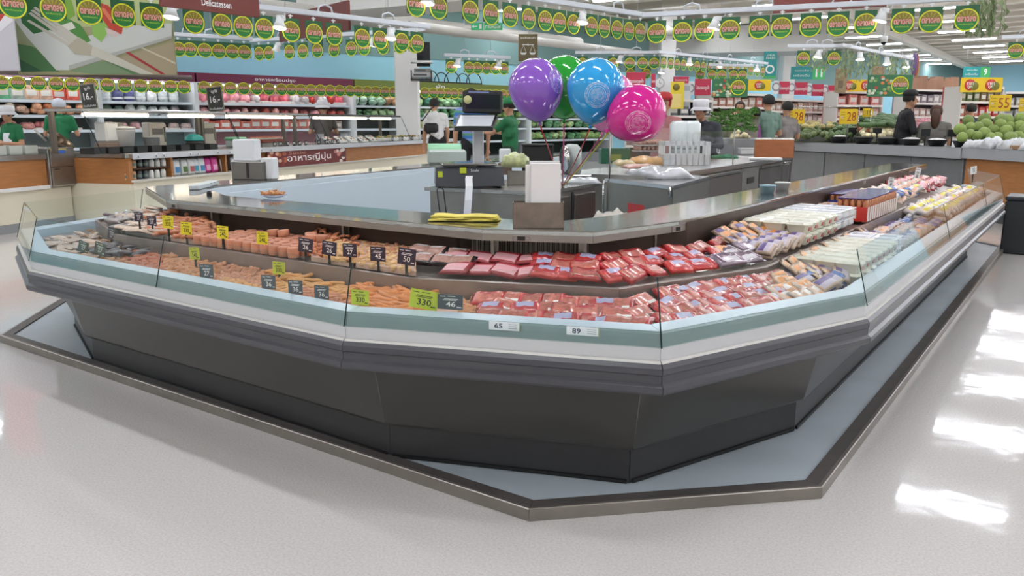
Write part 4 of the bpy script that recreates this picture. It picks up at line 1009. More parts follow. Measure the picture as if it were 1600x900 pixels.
# white basket
p = on_counter(1073, 258); s = 1 / ppm(p); wb_ = thing('plastic_basket', 'white slotted plastic basket on the prep counter', 'basket', (p.x, p.y, .8315), YAW)
wd, hg, dp = 36 * s, 36 * s, .28
BW = M('e2e4e6', .35)
def slotted(mb, x0, x1, y, z0, z1, axis):
    n = 8
    def bx(u0, u1, a, b):
        if axis == 'x': mb.box(u0, u1, y - .003, y + .003, a, b)
        else: mb.box(y - .003, y + .003, u0, u1, a, b)
    bx(x0, x1, z0, z0 + (z1 - z0) * .45); bx(x0, x1, z1 - (z1 - z0) * .18, z1)
    for k in range(n + 1):
        u = x0 + (x1 - x0) * k / n; bx(max(x0, u - .008), min(x1, u + .008), z0, z1)
for y, nm in ((0, 'front_wall'), (dp, 'rear_wall')):
    mb = MB(); slotted(mb, -wd, wd, y, 0, hg, 'x'); mb.build(nm, BW, wb_)
for x in (-wd, wd):
    mb = MB(); slotted(mb, 0, dp, x, 0, hg, 'y'); mb.build('end_wall', BW, wb_)
MB().box(-wd, wd, 0, dp, 0, .004).build('base', BW, wb_); MB().box(-wd * .9, wd * .9, .03, dp - .03, .005, .07).build('yellow_sheet', M('d9dca0', .6), wb_)
# egg trays
p = on_counter(1012, 247); s = 1 / ppm(p)
EGG = MB().ball((0, 0, 0), (.021, .021, .027), 9, 7, M('b98a76', .45, rand=.12)).mesh('egg')
trm = MB().bbox(-.15, .15, -.12, .12, 0, .018, .006, M('9a8d86', .8)).mesh('egg_tray')
for l in range(2):
    o = inst('egg_tray', trm, (p.x, p.y, .90 + l * .062), (0, 0, YAW + .2), 1, None, ('lower' if l == 0 else 'upper') + ' grey pulp egg tray on the bags at the prep counter', 'egg tray')
    for i in range(6):
        for j in range(4):
            v = Matrix.Rotation(YAW + .2, 3, 'Z') @ Vector((-.125 + i * .05, -.085 + j * .055, .018 + .025))
            inst('egg', EGG, (p.x + v.x, p.y + v.y, .90 + l * .062 + v.z), (0, 0, 0), 1, None, 'brown egg in the %s egg tray on the prep counter' % ('lower' if l == 0 else 'upper'), 'egg', 'eggs in the %s tray' % ('lower' if l == 0 else 'upper'))
for k, (px, py, w_, h_, col, lb) in enumerate(((1010, 257, .36, .07, 'd2a15f', 'orange-brown bag of food under the egg trays'), (975, 258, .2, .045, 'cdb98a', 'pale yellow food bag left of the egg trays'), (1000, 262, .3, .03, 'c88f80', 'flat pinkish food bag in front of the egg trays'))):
    q = on_counter(px, py); pillow('food_bag', (q.x, q.y, .8315), w_, .22, h_, M(col, .3, coat=.5, noise=.25, nscale=25), YAW + .1 * k, lb, 'food bag', 20 + k, wr=.2)
p = on_counter(967, 258); gc = thing('crate', 'dark green plastic crate left of the egg trays', 'crate', (p.x - .13, p.y + .18, .8315), YAW)
for x0, x1, y0, y1, nm in ((-.14, .14, 0, .008, 'front_wall'), (-.14, .14, .2, .208, 'rear_wall'), (-.14, -.132, .008, .2, 'end_wall'), (.132, .14, .008, .2, 'end_wall')): MB().box(x0, x1, y0, y1, 0, .14).build(nm, M('1d5a42', .4), gc)
MB().box(-.14, .14, 0, .208, -.0, .004).build('base', M('1d5a42', .4), gc); MB().box(-.05, .05, -.002, -.0005, .03, .09).build('label', M('7d8a44', .5), gc)
# white appliances
for px, lb in ((1066, 'left white rounded countertop appliance behind the basket'), (1083, 'right white rounded countertop appliance behind the basket')):
    p = on_counter(px, 248); s = 1 / ppm(p)
    ap = thing('countertop_appliance', lb, 'appliance', (p.x, p.y, .8315), YAW + .2)
    k = 1 / ppm(ap.location)
    MB().bbox(-13 * k, 13 * k, 0, .2, .10, 58 * k, .035, None, None, True).build('shell', M('dfe6e6', .25, coat=.4), ap); MB().bbox(-10 * k, 10 * k, .02, .18, 0, .10, .01).build('base', M('b9bdbd', .4), ap)
# white carry basket by the white-capped person
p = on_counter(1112, 240); s = 1 / ppm(p); wq = thing('handle_basket', 'small white basket with upright handles before the white-capped person', 'basket', (p.x, p.y, .8315), YAW)
for k in range(7): MB().box((-12 + k * 4) * s - .006, (-12 + k * 4) * s + .006, 0, .006, 0, .16).build('bar', BW, wq)
MB().bbox(-13 * s, 13 * s, -.01, .12, .14, .22, .008).build('rim', BW, wq); MB().bbox(-13 * s, 13 * s, -.01, .12, 0, .02, .004).build('base', BW, wq)
for x in (-11, 10): MB().tube([(x * s, .05, .2), ((x - 2) * s, .05, .28)], .008, 6).build('handle', BW, wq)
p = on_counter(1131, 247); pillow('green_cloth', (p.x, p.y, .8315), .3, .2, .03, M('3f7a5a', .9), YAW, 'crumpled green cloth on the prep counter', 'cloth', 31, wr=.4)
p = on_counter(1172, 243); o = thing('white_box', 'small white plastic box beside the wooden box', 'box', (p.x - .06, p.y + .09, .8315), YAW)
MB().bbox(-.09, .09, 0, .14, 0, .075, .015).build('body', M('dcdedd', .4), o); MB().bbox(-.092, .092, -.002, .142, .0755, .085, .004).build('lid', M('eceded', .4), o)
p = on_counter(1209, 247); s = 1 / ppm(p); wbx = thing('wooden_box', 'orange-brown wooden box with white grains on top of the prep counter end', 'box', (p.x, p.y, .8315), YAW - .25)
MB().bbox(-29 * s, 29 * s, 0, .3, 0, 28 * s, .004).build('box', mat('orange_wood', hexc('a8643a'), .5, noise=.12, nscale=6, aniso=(1, 1, 8)), wbx)
mb = MB()
for k in range(160):
    x, y = rnd.uniform(-28, 28) * s, rnd.uniform(.01, .29); mb.ball((x, y, 28 * s + .004), (.014, .014, .012), 6, 4)
gs = mb.build('grains', M('e4e1da', .7), wbx); gs['kind'] = 'stuff'
p = on_counter(1200, 250); o = MB().bbox(-.16, .16, 0, .2, 0, .025, .005).build('cutting_board', M('dedede', .5), None, (p.x + .02, p.y - .12, .8315), YAW - .25); tag(o, 'white cutting board lying in front of the wooden box', 'cutting board')
# glass screen on two steel posts
pa, pb_ = Zp(950, 312, .70), on_counter(1145, 256)
pa = on_counter(952, 280)
gsn = thing('glass_screen', 'clear glass screen on two thin steel posts over the prep counter', 'glass screen')
for q in (pa, pb_): MB().tube([(q.x, q.y, .8315), (q.x, q.y, 1.16)], .007, 8).build('post', STEEL_D, gsn)
MB().add([(pa.x, pa.y, .85), (pb_.x, pb_.y, .85), (pb_.x, pb_.y, 1.14), (pa.x, pa.y, 1.14)], [(0, 1, 2, 3)]).build('pane', clear_mat('screen_glass', (.97, .98, .975), .8, .02), gsn)
# items on the table behind the scale
def table_item(px, py, back=0.0): 
    p = Zp(px, py, .8125); return p + AWAY * back
p = table_item(808, 290, .05); o = thing('steel_tray', 'small steel tray right of the weighing scale', 'tray', (p.x, p.y, .8125), YAW)
for x0, x1, y0, y1 in ((-.065, .065, 0, .003), (-.065, .065, .117, .12), (-.065, -.062, .003, .117), (.062, .065, .003, .117)): MB().box(x0, x1, y0, y1, 0, .085).build('side', STEEL_D, o)
MB().box(-.065, .065, 0, .12, 0, .003).build('base', STEEL_D, o)
p = table_item(806, 282, .12); pillow('vegetable_bag', (p.x, p.y, .90), .22, .14, .09, M('b9c08a', .3, coat=.5, noise=.35, nscale=20), YAW, 'clear bag of pale green vegetables in the tray beside the scale', 'bag', 41, wr=.2)
p = table_item(844, 280, .55); s = 1 / ppm(p); o = thing('wire_bin', 'black box-shaped bin behind the bag holder under the purple balloon', 'bin', (p.x, p.y, .8125), YAW)
MB().bbox(-24 * s, 24 * s, 0, .2, 0, .22, .006).build('body', BLACK, o); MB().bbox(-25 * s, 25 * s, -.005, .205, .2205, .235, .004).build('rim', M('2b2b2b', .4), o)
p = table_item(788, 280, .5); s = 1 / ppm(p); o = thing('bag_box', 'brown steel box with white bags behind the scale pole', 'bag box', (p.x, p.y, .8125), YAW)
MB().bbox(-11 * s, 11 * s, 0, .1, 0, .09, .004).build('box', mat('brown_steel', hexc('857466'), .35, .6), o); MB().bbox(-9 * s, 9 * s, .01, .07, .0905, .2, .008).build('white_bags', M('e3e5e5', .6), o)
p = table_item(908, 284, .5); s = 1 / ppm(p); o = thing('meat_slicer', 'grey rounded slicing machine under the blue balloon', 'slicer', (p.x, p.y, .8125), YAW + .3)
MB().bbox(-.04, .06, 0, .2, 0, .24, .035, None, None, True).build('housing', M('a9b0ae', .3, metal=.3), o); MB().lathe([(.0001, 0), (.1, 0), (.1, .012), (.0001, .02)], 20).build('blade_guard', STEEL_B, o, (-.045, .1, .13), rot=(0, -PI / 2, 0))
MB().bbox(-.06, .1, -.08, .22, -.0, .02, .006).build('foot_plate', STEEL, o)
p = table_item(905, 290, .25); pillow('plastic_sheet', (p.x, p.y, .8135), .34, .2, .03, M('b9bfc2', .15, coat=.7), YAW, 'shiny clear sheet lying on the table right of the bag holder', 'sheet', 51, wr=.4)

# balloons on ribbons
def balloon_mat(name, col, pdir=None):
    m = bpy.data.materials.new(name); m.use_nodes = True; nt = m.node_tree; b = nt.nodes['Principled BSDF']; L = nt.links
    b.inputs['Base Color'].default_value = (*hexc(col), 1); b.inputs['Roughness'].default_value = .12; b.inputs['Coat Weight'].default_value = .5
    b.inputs['Subsurface Weight'].default_value = 0.0
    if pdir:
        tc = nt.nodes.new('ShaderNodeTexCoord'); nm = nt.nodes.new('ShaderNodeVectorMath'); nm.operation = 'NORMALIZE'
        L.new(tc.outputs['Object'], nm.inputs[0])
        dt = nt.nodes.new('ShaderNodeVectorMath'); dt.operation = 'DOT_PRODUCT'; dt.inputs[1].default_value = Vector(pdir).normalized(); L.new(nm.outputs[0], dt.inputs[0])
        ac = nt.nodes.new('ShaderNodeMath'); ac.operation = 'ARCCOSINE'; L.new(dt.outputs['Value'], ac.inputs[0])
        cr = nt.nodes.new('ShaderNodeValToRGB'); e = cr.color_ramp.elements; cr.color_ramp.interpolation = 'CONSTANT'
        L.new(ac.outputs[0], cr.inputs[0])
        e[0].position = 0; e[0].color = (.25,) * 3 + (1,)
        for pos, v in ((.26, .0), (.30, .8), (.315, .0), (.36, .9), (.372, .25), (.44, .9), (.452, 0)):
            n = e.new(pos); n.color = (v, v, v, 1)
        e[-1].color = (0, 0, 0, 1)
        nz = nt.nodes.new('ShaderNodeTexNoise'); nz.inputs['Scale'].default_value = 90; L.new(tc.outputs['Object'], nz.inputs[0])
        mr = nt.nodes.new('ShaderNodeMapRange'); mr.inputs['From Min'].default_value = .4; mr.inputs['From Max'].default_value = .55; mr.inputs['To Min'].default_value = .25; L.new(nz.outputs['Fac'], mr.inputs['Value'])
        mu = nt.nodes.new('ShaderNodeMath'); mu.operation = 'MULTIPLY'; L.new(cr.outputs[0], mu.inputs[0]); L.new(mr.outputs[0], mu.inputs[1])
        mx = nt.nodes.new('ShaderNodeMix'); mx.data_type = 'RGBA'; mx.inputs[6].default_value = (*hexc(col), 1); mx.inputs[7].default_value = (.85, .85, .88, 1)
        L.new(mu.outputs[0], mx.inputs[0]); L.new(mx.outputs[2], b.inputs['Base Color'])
    return m
knot_at = Zp(879, 292, .812)
def balloon(px, py, rx, ry, dep, col, label, tilt=0.0, pdir=None, rib=None, nk=(0, 0)):
    p = Dp(px, py, dep); s = 1 / ppm(p); R, Rz = rx * s, ry * s
    o = thing('balloon', label, 'balloon', p, YAW)
    def fn(q):
        t = (q.z + 1) / 2; k = .80 + .20 * min(1, t * 1.7) if q.z < 0 else 1.0
        return Vector((q.x * k, q.y * k, q.z))
    m = balloon_mat('balloon_' + col, col, pdir)
    sh = MB().ball((0, 0, 0), (R, R, Rz), 36, 24, m, None, fn).build('shell', None, o); sh.rotation_euler = (0, tilt, 0)
    tip = Matrix.Rotation(tilt, 3, 'Y') @ Vector((0, 0, -Rz))
    MB().lathe([(.002, .004), (.006, -.004), (.009, -.016), (.004, -.012), (.0001, -.008)], 10).build('neck', m, o, tip, rot=(0, tilt, 0))
    if rib:
        world = Vector((p.x, p.y, p.z)) + Matrix.Rotation(YAW, 3, 'Z') @ tip
        end = Matrix.Rotation(-YAW, 3, 'Z') @ (knot_at - p)
        a = tip + Vector((0, 0, -.01)); mid = a.lerp(end, .5) + Vector((0, 0, -.008))
        MB().tube([a, a.lerp(mid, .5) + Vector((.001, 0, 0)), mid, mid.lerp(end, .5), end], .0032, 6).build('ribbon', M(rib, .35), o)
    return o
balloon(838, 141, 44, 49, 3.55, '8d5cc4', 'purple balloon at the left of the bunch', -.12, (.82, -.55, .22), 'c8323c')
balloon(882, 137, 44, 49, 3.75, '1fa02f', 'green balloon mostly hidden between the purple and blue balloons', .0, None, 'd64a8c')
balloon(930, 143, 46, 51, 3.45, '2ba0e2', 'light blue balloon in the middle of the bunch', .12, (.0, -1, -.18), 'c8323c')
balloon(952, 160, 42, 46, 3.85, 'ee86c6', 'pale pink balloon hidden behind the blue one', .2, None, 'c23a6a')
balloon(993, 179, 46, 48, 3.35, 'd4198f', 'magenta balloon at the right of the bunch', 1.05, (.25, -.9, -.2), 'd3d32a')
# small tubs on the right worktop
for px, py, col, lb in ((1199, 302, '9fc3cf', 'small pale blue tub on the right worktop'), (1222, 297, 'd5d6d2', 'small white paper roll on the right worktop')):
    p = Zp(px, py, .8125); o = thing('small_tub', lb, 'tub', (p.x, p.y, .8125))
    MB().lathe([(.0001, 0), (.035, 0), (.042, .04), (.046, .042), (.0001, .046)], 14).build('body', M(col, .3), o); MB().lathe([(.047, .0425), (.047, .048), (.0001, .050)], 14).build('lid', M(col, .25), o)
# ================================================================== left background: hot counter, sushi counter, wall chillers
WOOD = mat('counter_wood', hexc('a8703f'), .5, noise=.12, nscale=5, aniso=(1, 1, 7)); CREAM = M('e3dcc6', .6)
def line_box(mb, L0, L1, y0, y1, z0, z1, m=None): return mb.box(L0, L1, y0, y1, z0, z1, m)
def fpx(pl, pr, px, z):               # distance from pl along pl->pr at which the picture column is px
    lo, hi = -.6, 1.6
    for _ in range(30):
        m_ = (lo + hi) / 2
        q = Vector(pl).lerp(Vector(pr), m_); q.z = z
        if proj(q)[0] < px: lo = m_
        else: hi = m_
    return lo * Vector((pr.x - pl.x, pr.y - pl.y, 0)).length
SA, SC = Zp(198, 240, .86), Zp(708, 216.5, .86)
sloc, srz, SL = frame(SA, SC)
def sx(px, z=.86): return fpx(SA, SC, px, z)
ST = Matrix.Translation(sloc) @ Matrix.Rotation(srz, 4, 'Z')
def sp(x, y, z): return ST @ Vector((x, y, z))
# --- sushi counter: shelf bay, bag bay, sign bay, wood bay
def counter_unit(px0, px1, label, front):
    t = thing('serving_counter', label, 'counter', sloc, srz)
    x0, x1 = sx(px0), sx(px1)
    MB().bbox(x0, x1, -.06, .95, .80, .86, .006).build('worktop', STEEL, t)
    MB().box(x0, x1, -.07, -.061, .79, .862).build('price_rail', M('c6c8ca', .35), t)
    MB().box(x0, x1, -.03, .9, .52, .545).build('ledge', M('d5d2c6', .5), t)
    MB().box(x0, x1, .02, .9, .1, .52).build('lower_panel', CREAM, t)
    MB().box(x0, x1, .06, .9, 0, .1).build('toe_kick', M('8d8f90', .5), t)
    if px0 == 200: MB().box(x0 - .02, x0 - .001, -.005, .92, .5, .80).build('end_panel', WOOD, t); MB().box(x0 - .015, x0 - .001, 0, .9, .0, .5).build('end_base', CREAM, t)
    if front == 'wood': MB().box(x0, x1, 0, .9, .545, .80).build('front_panel', WOOD, t)
    else:
        MB().box(x0, x1, .16, .9, .545, .80).build('back_panel', M('5a3a20', .6), t)
        for a in (x0, x1): MB().box(a - .02 if a == x1 else a, a if a == x1 else a + .02, 0, .16, .545, .80).build('side_panel', WOOD, t)
        if front == 'shelf': MB().box(x0 + .02, x1 - .02, .01, .16, .665, .68).build('shelf', M('4a2f1c', .6), t)
    return t
counter_unit(200, 267, 'sushi counter bay with two shelves of small jars', 'shelf')
counter_unit(267, 352, 'sushi counter bay with standing bags of snacks', 'bay')
counter_unit(352, 414, 'sushi counter bay behind the grey bag dispenser', 'bay')
su = counter_unit(414, 540, 'sushi counter section with the dark red Japanese food sign', 'wood')
counter_unit(540, 708, 'plain wood-fronted end section of the sushi counter', 'wood')
# end panel turned to the camera
pe = Zp(132, 236, .86); loc, rz, L = frame(pe, SA)
t = thing('serving_counter', 'wood-fronted left end of the sushi counter', 'counter', loc, rz)
MB().bbox(0, L, -.02, .05, .80, .855, .006).build('worktop', STEEL, t); MB().box(0.02, L - .004, -.004, .05, .5, .80).build('front_panel', WOOD, t); MB().box(.03, L - .04, .02, .06, 0, .5).build('lower_panel', CREAM, t)
# sign on the counter
sg = thing('counter_sign', 'dark red sign with white Thai lettering and sushi pictures on the counter front', 'sign', sloc, srz)
x0, x1 = sx(414, .68), sx(537, .68); W = x1 - x0
MB().box(x0, x1, -.045, -.035, .548, .79).build('board', M('6d2320', .5), sg)
mb = MB(); letter(mb, 'Sushi', x0 + W * .34, .755, W * .2, .05, M('b98a70', .5), -.0465); mb.build('small_lettering', None, sg)
mb = MB(); letter(mb, 'อาหารญี่ปุ่น', x0 + W * .5, .665, W * .56, .15, M('f2efe9', .5), -.0467, .012); mb.build('lettering', None, sg)
mb = MB()
for k in range(16):
    mb.ball((x0 + rnd.uniform(.02, .2) * W, -.046, .56 + rnd.uniform(0, .22)), (.055, .002, .03), 10, 5, M(rnd.choice(['b0603c', 'd8a488', '8a2f22', 'cfa890', '743020']), .5))
mb.build('printed_prawns', None, sg); mb = MB()
for k in range(10):
    mb.ball((x0 + rnd.uniform(.84, .98) * W, -.046, .56 + rnd.uniform(0, .21)), (.06, .002, .032), 10, 5, M(rnd.choice(['c9837a', 'e2d8cf', '3a2626', 'b0564c', 'd9b9a4']), .5))
mb.build('printed_sushi', None, sg)
# jars on the shelves
jar = MB().lathe([(.0001, 0), (.032, 0), (.034, .01), (.034, .075), (.028, .085), (.028, .098), (.0001, .1)], 10).mesh('jar')
JM = [M('c9a07a', .4), M('3a3f45', .35), M('dfe2dc', .4)]
for r, z in enumerate((.546, .681)):
    n = 7
    for k in range(n):
        x = sx(205 + k * 9.2, z); o = thing('jar', '%s small jar from the left on the %s counter shelf' % (ORD[k], ('lower', 'upper')[r]), 'jar', sp(x, .05, z), 0)
        b_ = inst('body', jar, (0, 0, 0), parent=o); b_.data = jar.copy(); b_.data.materials.clear(); b_.data.materials.append(JM[0 if k < 2 else (1 if k < 4 else 2)])
        MB().lathe([(.0345, .025), (.0345, .06)], 10, M('e8e6df' if k > 3 else '6b7a70', .5), None, True, False).build('label', None, o)
# bags of snacks
def bag_mesh(c1, c2):
    mb = MB(); vs = []; n, k = 5, 6
    for s_ in (1, -1):
        for a in range(n + 1):
            for b in range(k + 1):
                u, v = a / n * 2 - 1, b / k
                e = max(0, 1 - abs(u) ** 3) * max(0, 1 - (2 * v - 1) ** 4)
                vs.append((u * .075, -s_ * .03 * e, v * .22))
    N = (n + 1) * (k + 1)
    for s_ in (0, 1):
        for a in range(n):
            for b in range(k):
                q = [s_ * N + a * (k + 1) + b, s_ * N + (a + 1) * (k + 1) + b, s_ * N + (a + 1) * (k + 1) + b + 1, s_ * N + a * (k + 1) + b + 1]
                mb.add([vs[i] for i in q], [(0, 1, 2, 3)], c2 if (b in (1, 2) and 0 < a < n - 1) else c1, None, True)
    return mb.mesh('snack_bag')
BGS = [bag_mesh(M('e9ecec', .3), M('4f8fc0', .4)), bag_mesh(M('e6e8e2', .3), M('5d7a3c', .4)), bag_mesh(M('e9ecea', .3), M('b05a5a', .4)), bag_mesh(M('e9edf0', .3), M('3f9fb8', .4)), bag_mesh(M('d23a8e', .3), M('e9a8cc', .4))]
for k, (px, j) in enumerate(((282, 0), (296, 1), (305, 2), (314, 3), (321, 0), (332, 4), (341, 4))):
    inst('snack_bag', BGS[j], sp(sx(px, .65), .055 + .02 * (k % 2), .546), (-.12, 0, srz), 1.0, None, '%s snack bag from the left standing in the counter bay, %s' % (ORD[k], ['white and blue', 'white and green', 'white and red', 'white and teal', 'pink'][j]), 'snack bag', 'snack bags in the counter bay')
for k in range(3):
    inst('snack_bag', BGS[3 if k else 0], sp(sx(356 + k * 16, .65), .07, .546), (-.1, 0, srz), .9, None, '%s blue snack bag beside the grey bag dispenser' % ORD[k], 'snack bag', 'blue snack bags by the dispenser')
# sneeze guard with lit canopy over the counter
WARM = mat('warm_tube', (1.0, .86, .68), .4, emit=7.0)
def canopy(px0, px1, label, z=1.34, y0=.2, y1=.75, dark=False, lit=None):
    t = thing('display_canopy', label, 'canopy', sloc, srz)
    x0, x1 = sx(px0, z), sx(px1, z)
    MB().bbox(x0, x1, y0, y1, z, z + .035, .006).build('roof', M('3a332e', .4) if dark else STEEL, t)
    for a in (x0 + .03, x1 - .03): MB().box(a - .025, a + .025, y1 - .1, y1 - .05, .862, z).build('post', M('6b6258', .4, metal=.5), t)
    g = MB(); g.add([(x0, -.02, .88), (x1, -.02, .88), (x1, y0 - .01, z), (x0, y0 - .01, z)], [(0, 1, 2, 3)]); g.build('glass_front', clear_mat('guard_glass', (.95, .97, .96), .08, .2), t)
    for a in (x0, x1): MB().tube([(a, -.02, .88), (a, y0 - .01, z)], .006, 5).build('glass_edge', EDGE, t)
    for u, v in (lit or ((.08, .92),)):
        MB().tube([(x0 + (x1 - x0) * u, y0 + .12, z - .03), (x0 + (x1 - x0) * v, y0 + .12, z - .03)], .02, 8).build('lamp_tube', WARM, t)
    return t
canopy(150, 372, 'left steel canopy with warm tubes over the sushi counter', lit=((.05, .45), (.6, .95)))
canopy(374, 498, 'middle canopy with a warm tube over the red sushi tray', lit=((.06, .86),))
canopy(512, 640, 'right canopy with a dark roof over the white food packs', dark=True, lit=((.02, .6), (.66, .92)))
# black trays along the counter
for k in range(9):
    px = 170 + k * 22; x = sx(px, .87)
    o = thing('black_tray', '%s black food tray from the left on the sushi counter' % ORD[k], 'tray', sp(x, .12, .862), srz, 'black trays on the sushi counter')
    w_ = .085
    for a, b, c, d in ((-w_, w_, 0, .006), (-w_, w_, .2, .206), (-w_, -w_ + .006, .006, .2), (w_ - .006, w_, .006, .2)): MB().box(a, b, c, d, 0, .07).build('side', BLACK, o)
    MB().box(-w_, w_, 0, .206, 0, .006).build('base', BLACK, o)
for k, px in enumerate((208, 236, 248, 290, 302, 333, 352, 372, 402, 417)):
    o = thing('price_tag', '%s small white round price tag from the left on the counter rail' % ORD[k], 'price tag', sp(sx(px, .82), -.075, .80), srz, 'round price tags on the rail')
    MB().lathe([(.0001, 0), (.026, 0), (.026, .003), (.0001, .003)], 12).build('disc', M('e4e6e6', .4), o, (0, 0, .02), rot=(PI / 2, 0, 0)); MB().box(-.012, .012, -.006, -.004, .005, .035).build('print', M('8a8f92', .5), o)
# white bins, colander, pot, tubs on the counter
def ctr_item(name, px, y, label, cat, z=.862): return thing(name, label, cat, sp(sx(px, z), y, z), srz)
o = ctr_item('white_bin', 250, .55, 'white plastic bin standing on the sushi counter', 'bin'); MB().lathe([(.0001, 0), (.12, 0), (.15, .26), (.155, .27), (.0001, .28)], 14).build('body', M('d9d4d0', .4), o); MB().lathe([(.16, .281), (.16, .30), (.0001, .32)], 14).build('lid', M('e8e8e6', .4), o)
o = ctr_item('steam_box', 232, .6, 'tall white box with a brown base on the sushi counter', 'box'); MB().bbox(-.11, .11, -.1, .1, 0, .12, .01).build('base', M('8d7769', .4), o); MB().bbox(-.105, .105, -.095, .095, .121, .36, .02).build('hood', M('e3e3e1', .4), o)
o = ctr_item('colander', 283, .45, 'white slotted plastic basket on the sushi counter', 'basket')
MB().lathe([(.0001, 0), (.085, 0), (.105, .17), (.112, .17), (.112, .178), (.1, .178), (.08, .01), (.0001, .01)], 16).build('body', M('e6e6e4', .4), o)
mb = MB()
for k in range(16):
    for r in range(3): mb.box(-.003, .003, -.001, .001, -.014, .014, M('8f8f8c', .6), Matrix.Translation(((.0955 + .004 * r) * math.cos(k * PI / 8), (.0955 + .004 * r) * math.sin(k * PI / 8), .06 + .035 * r)) @ Matrix.Rotation(k * PI / 8 + PI / 2, 4, 'Z'))
mb.build('slots', None, o)
o = ctr_item('rice_pot', 347, .45, 'dark pot with a teal domed lid on the sushi counter', 'pot')
MB().lathe([(.0001, 0), (.09, 0), (.125, .07), (.125, .11), (.0001, .11)], 16).build('bowl', M('4a4542', .25, metal=.5), o); MB().lathe([(.135, .111), (.13, .125), (.115, .17), (.06, .20), (.0001, .205)], 16).build('lid', M('2c9a94', .35), o)
o = ctr_item('clear_tub', 405, .4, 'cloudy tub with a pale green lid on the sushi counter', 'tub')
MB().bbox(-.13, .13, -.1, .1, 0, .10, .02).build('tub', M('cfd8d4', .35), o); MB().bbox(-.14, .14, -.11, .11, .1005, .15, .02).build('lid', M('8fd6ac', .35), o)
for k, px in enumerate((258, 320, 395)):
    o = ctr_item('cupboard_block', px, .8, ['pale appliance at the back left of the sushi counter', 'pale appliance in the middle back of the sushi counter', 'white machine behind the pale green lidded tub'][k], 'appliance'); MB().bbox(-.16, .16, -.06, .06, 0, .36, .01).build('body', M('cfc6bb', .5), o); MB().box(-.1, .1, -.066, -.061, .2, .28).build('panel', M('6a625c', .4), o); MB().box(.12, .14, -.075, -.061, .1, .3).build('handle', STEEL_D, o)
# red tray of sushi
o = ctr_item('sushi_tray', 456, .45, 'wide red tray under the rows of sushi', 'tray'); MB().bbox(-.3, .3, -.12, .12, .05, .10, .008).build('tray', M('8a3426', .4), o); MB().box(-.25, .25, -.08, .08, 0, .05).build('stand', STEEL_D, o)
sm = MB().bbox(-.022, .022, -.03, .03, 0, .03, .008, M('e4d8cc', .6)).bbox(-.02, .02, -.032, .032, .0305, .042, .005, M('d9794e', .4, rand=.25)).mesh('sushi_piece')
for i in range(11):
    for j in range(4): inst('sushi_piece', sm, o.location + Matrix.Rotation(srz, 3, 'Z') @ Vector((-.26 + i * .052, -.09 + j * .06, .1005)), (0, 0, srz), 1, None, 'small orange-topped sushi piece on the red tray', 'sushi', 'sushi on the red tray')
# little black price cards with numbers
for k, (px, txt) in enumerate(((427, '89'), (436, '199'), (447, '59'), (457, '99'), (466, '69'), (476, '59'), (496, '49'), (508, '59'), (517, '35'), (526, '39'))):
    o = ctr_item('number_card', px, -.03, '%s small black number card from the left on the counter edge, reading %s' % (ORD[k], txt), 'price card', .8625)
    wd = .04 if len(txt) < 3 else .05
    MB().box(-wd, wd, 0, .004, 0, .075).build('card', BLACK, o); mb = MB(); letter(mb, txt, 0, .04, wd * 1.4, .04, WHITE, -.001, .02); mb.build('number', None, o)
# white sloping food packs and salad trays
for k, px in enumerate((522, 540, 556, 573, 588)):
    o = ctr_item('food_pack', px, .02 + .0 * k, '%s white tray pack of sushi from the left, sloped to the front' % ORD[k], 'food pack'); o.rotation_euler = (.55, 0, srz)
    MB().bbox(-.11, .11, 0, .2, 0, .03, .01).build('tray', M('e6e4e0', .5), o)
    mb = MB()
    for i in range(12): mb.ball((-.08 + (i % 4) * .053, .035 + (i // 4) * .06, .034), (.022, .022, .012), 7, 4, M(rnd.choice(['d7cabd', 'c08a72', '6f5a50', 'e8e2da']), .5))
    mb.build('contents', None, o)
for k, px in enumerate((526, 562)):
    o = ctr_item('sign_card', px, .32, ('left', 'right')[k] + ' blank grey folded card behind the white food packs', 'card'); MB().box(-.13, .13, 0, .004, 0, .17).build('card', M('9a9a9c', .5), o); MB().tube([(-.02, .005, 0), (0, -.003, .1), (.02, .005, 0)], .005, 4).build('stand', BLACK, o)
for k in range(6):
    px = 604 + k * 15.5
    o = ctr_item('salad_tray', px, -.0, '%s white tray of salad from the left on the counter end' % ORD[k], 'food tray'); MB().bbox(-.12, .12, 0, .22, 0, .07, .012).build('tray', M('e2e2de', .5), o)
    mb = MB()
    for i in range(16): mb.ball((rnd.uniform(-.1, .1), rnd.uniform(.03, .2), .075 + rnd.uniform(0, .03)), (.026, .026, .016), 6, 4, M(rnd.choice(['c98f4a', 'd8c8a4', '7d9a3c', 'd9b070', 'a86f44', '5f8a34'] if k < 4 else ['dcd8d2', 'c9a9a0', 'e6e4e0', 'b0aca6']), .5))
    mb.build('salad', None, o)
    if k < 5:
        c = thing('number_card', '%s black label from the left before the salad trays' % ORD[k], 'price card', sp(sx(px + 6, .87), -.05, .8625), srz); MB().box(-.035, .035, 0, .004, 0, .10).build('card', BLACK, c); MB().box(-.012, .012, -.002, -.0005, .03, .07).build('print', M('cfcfcf', .5), c)
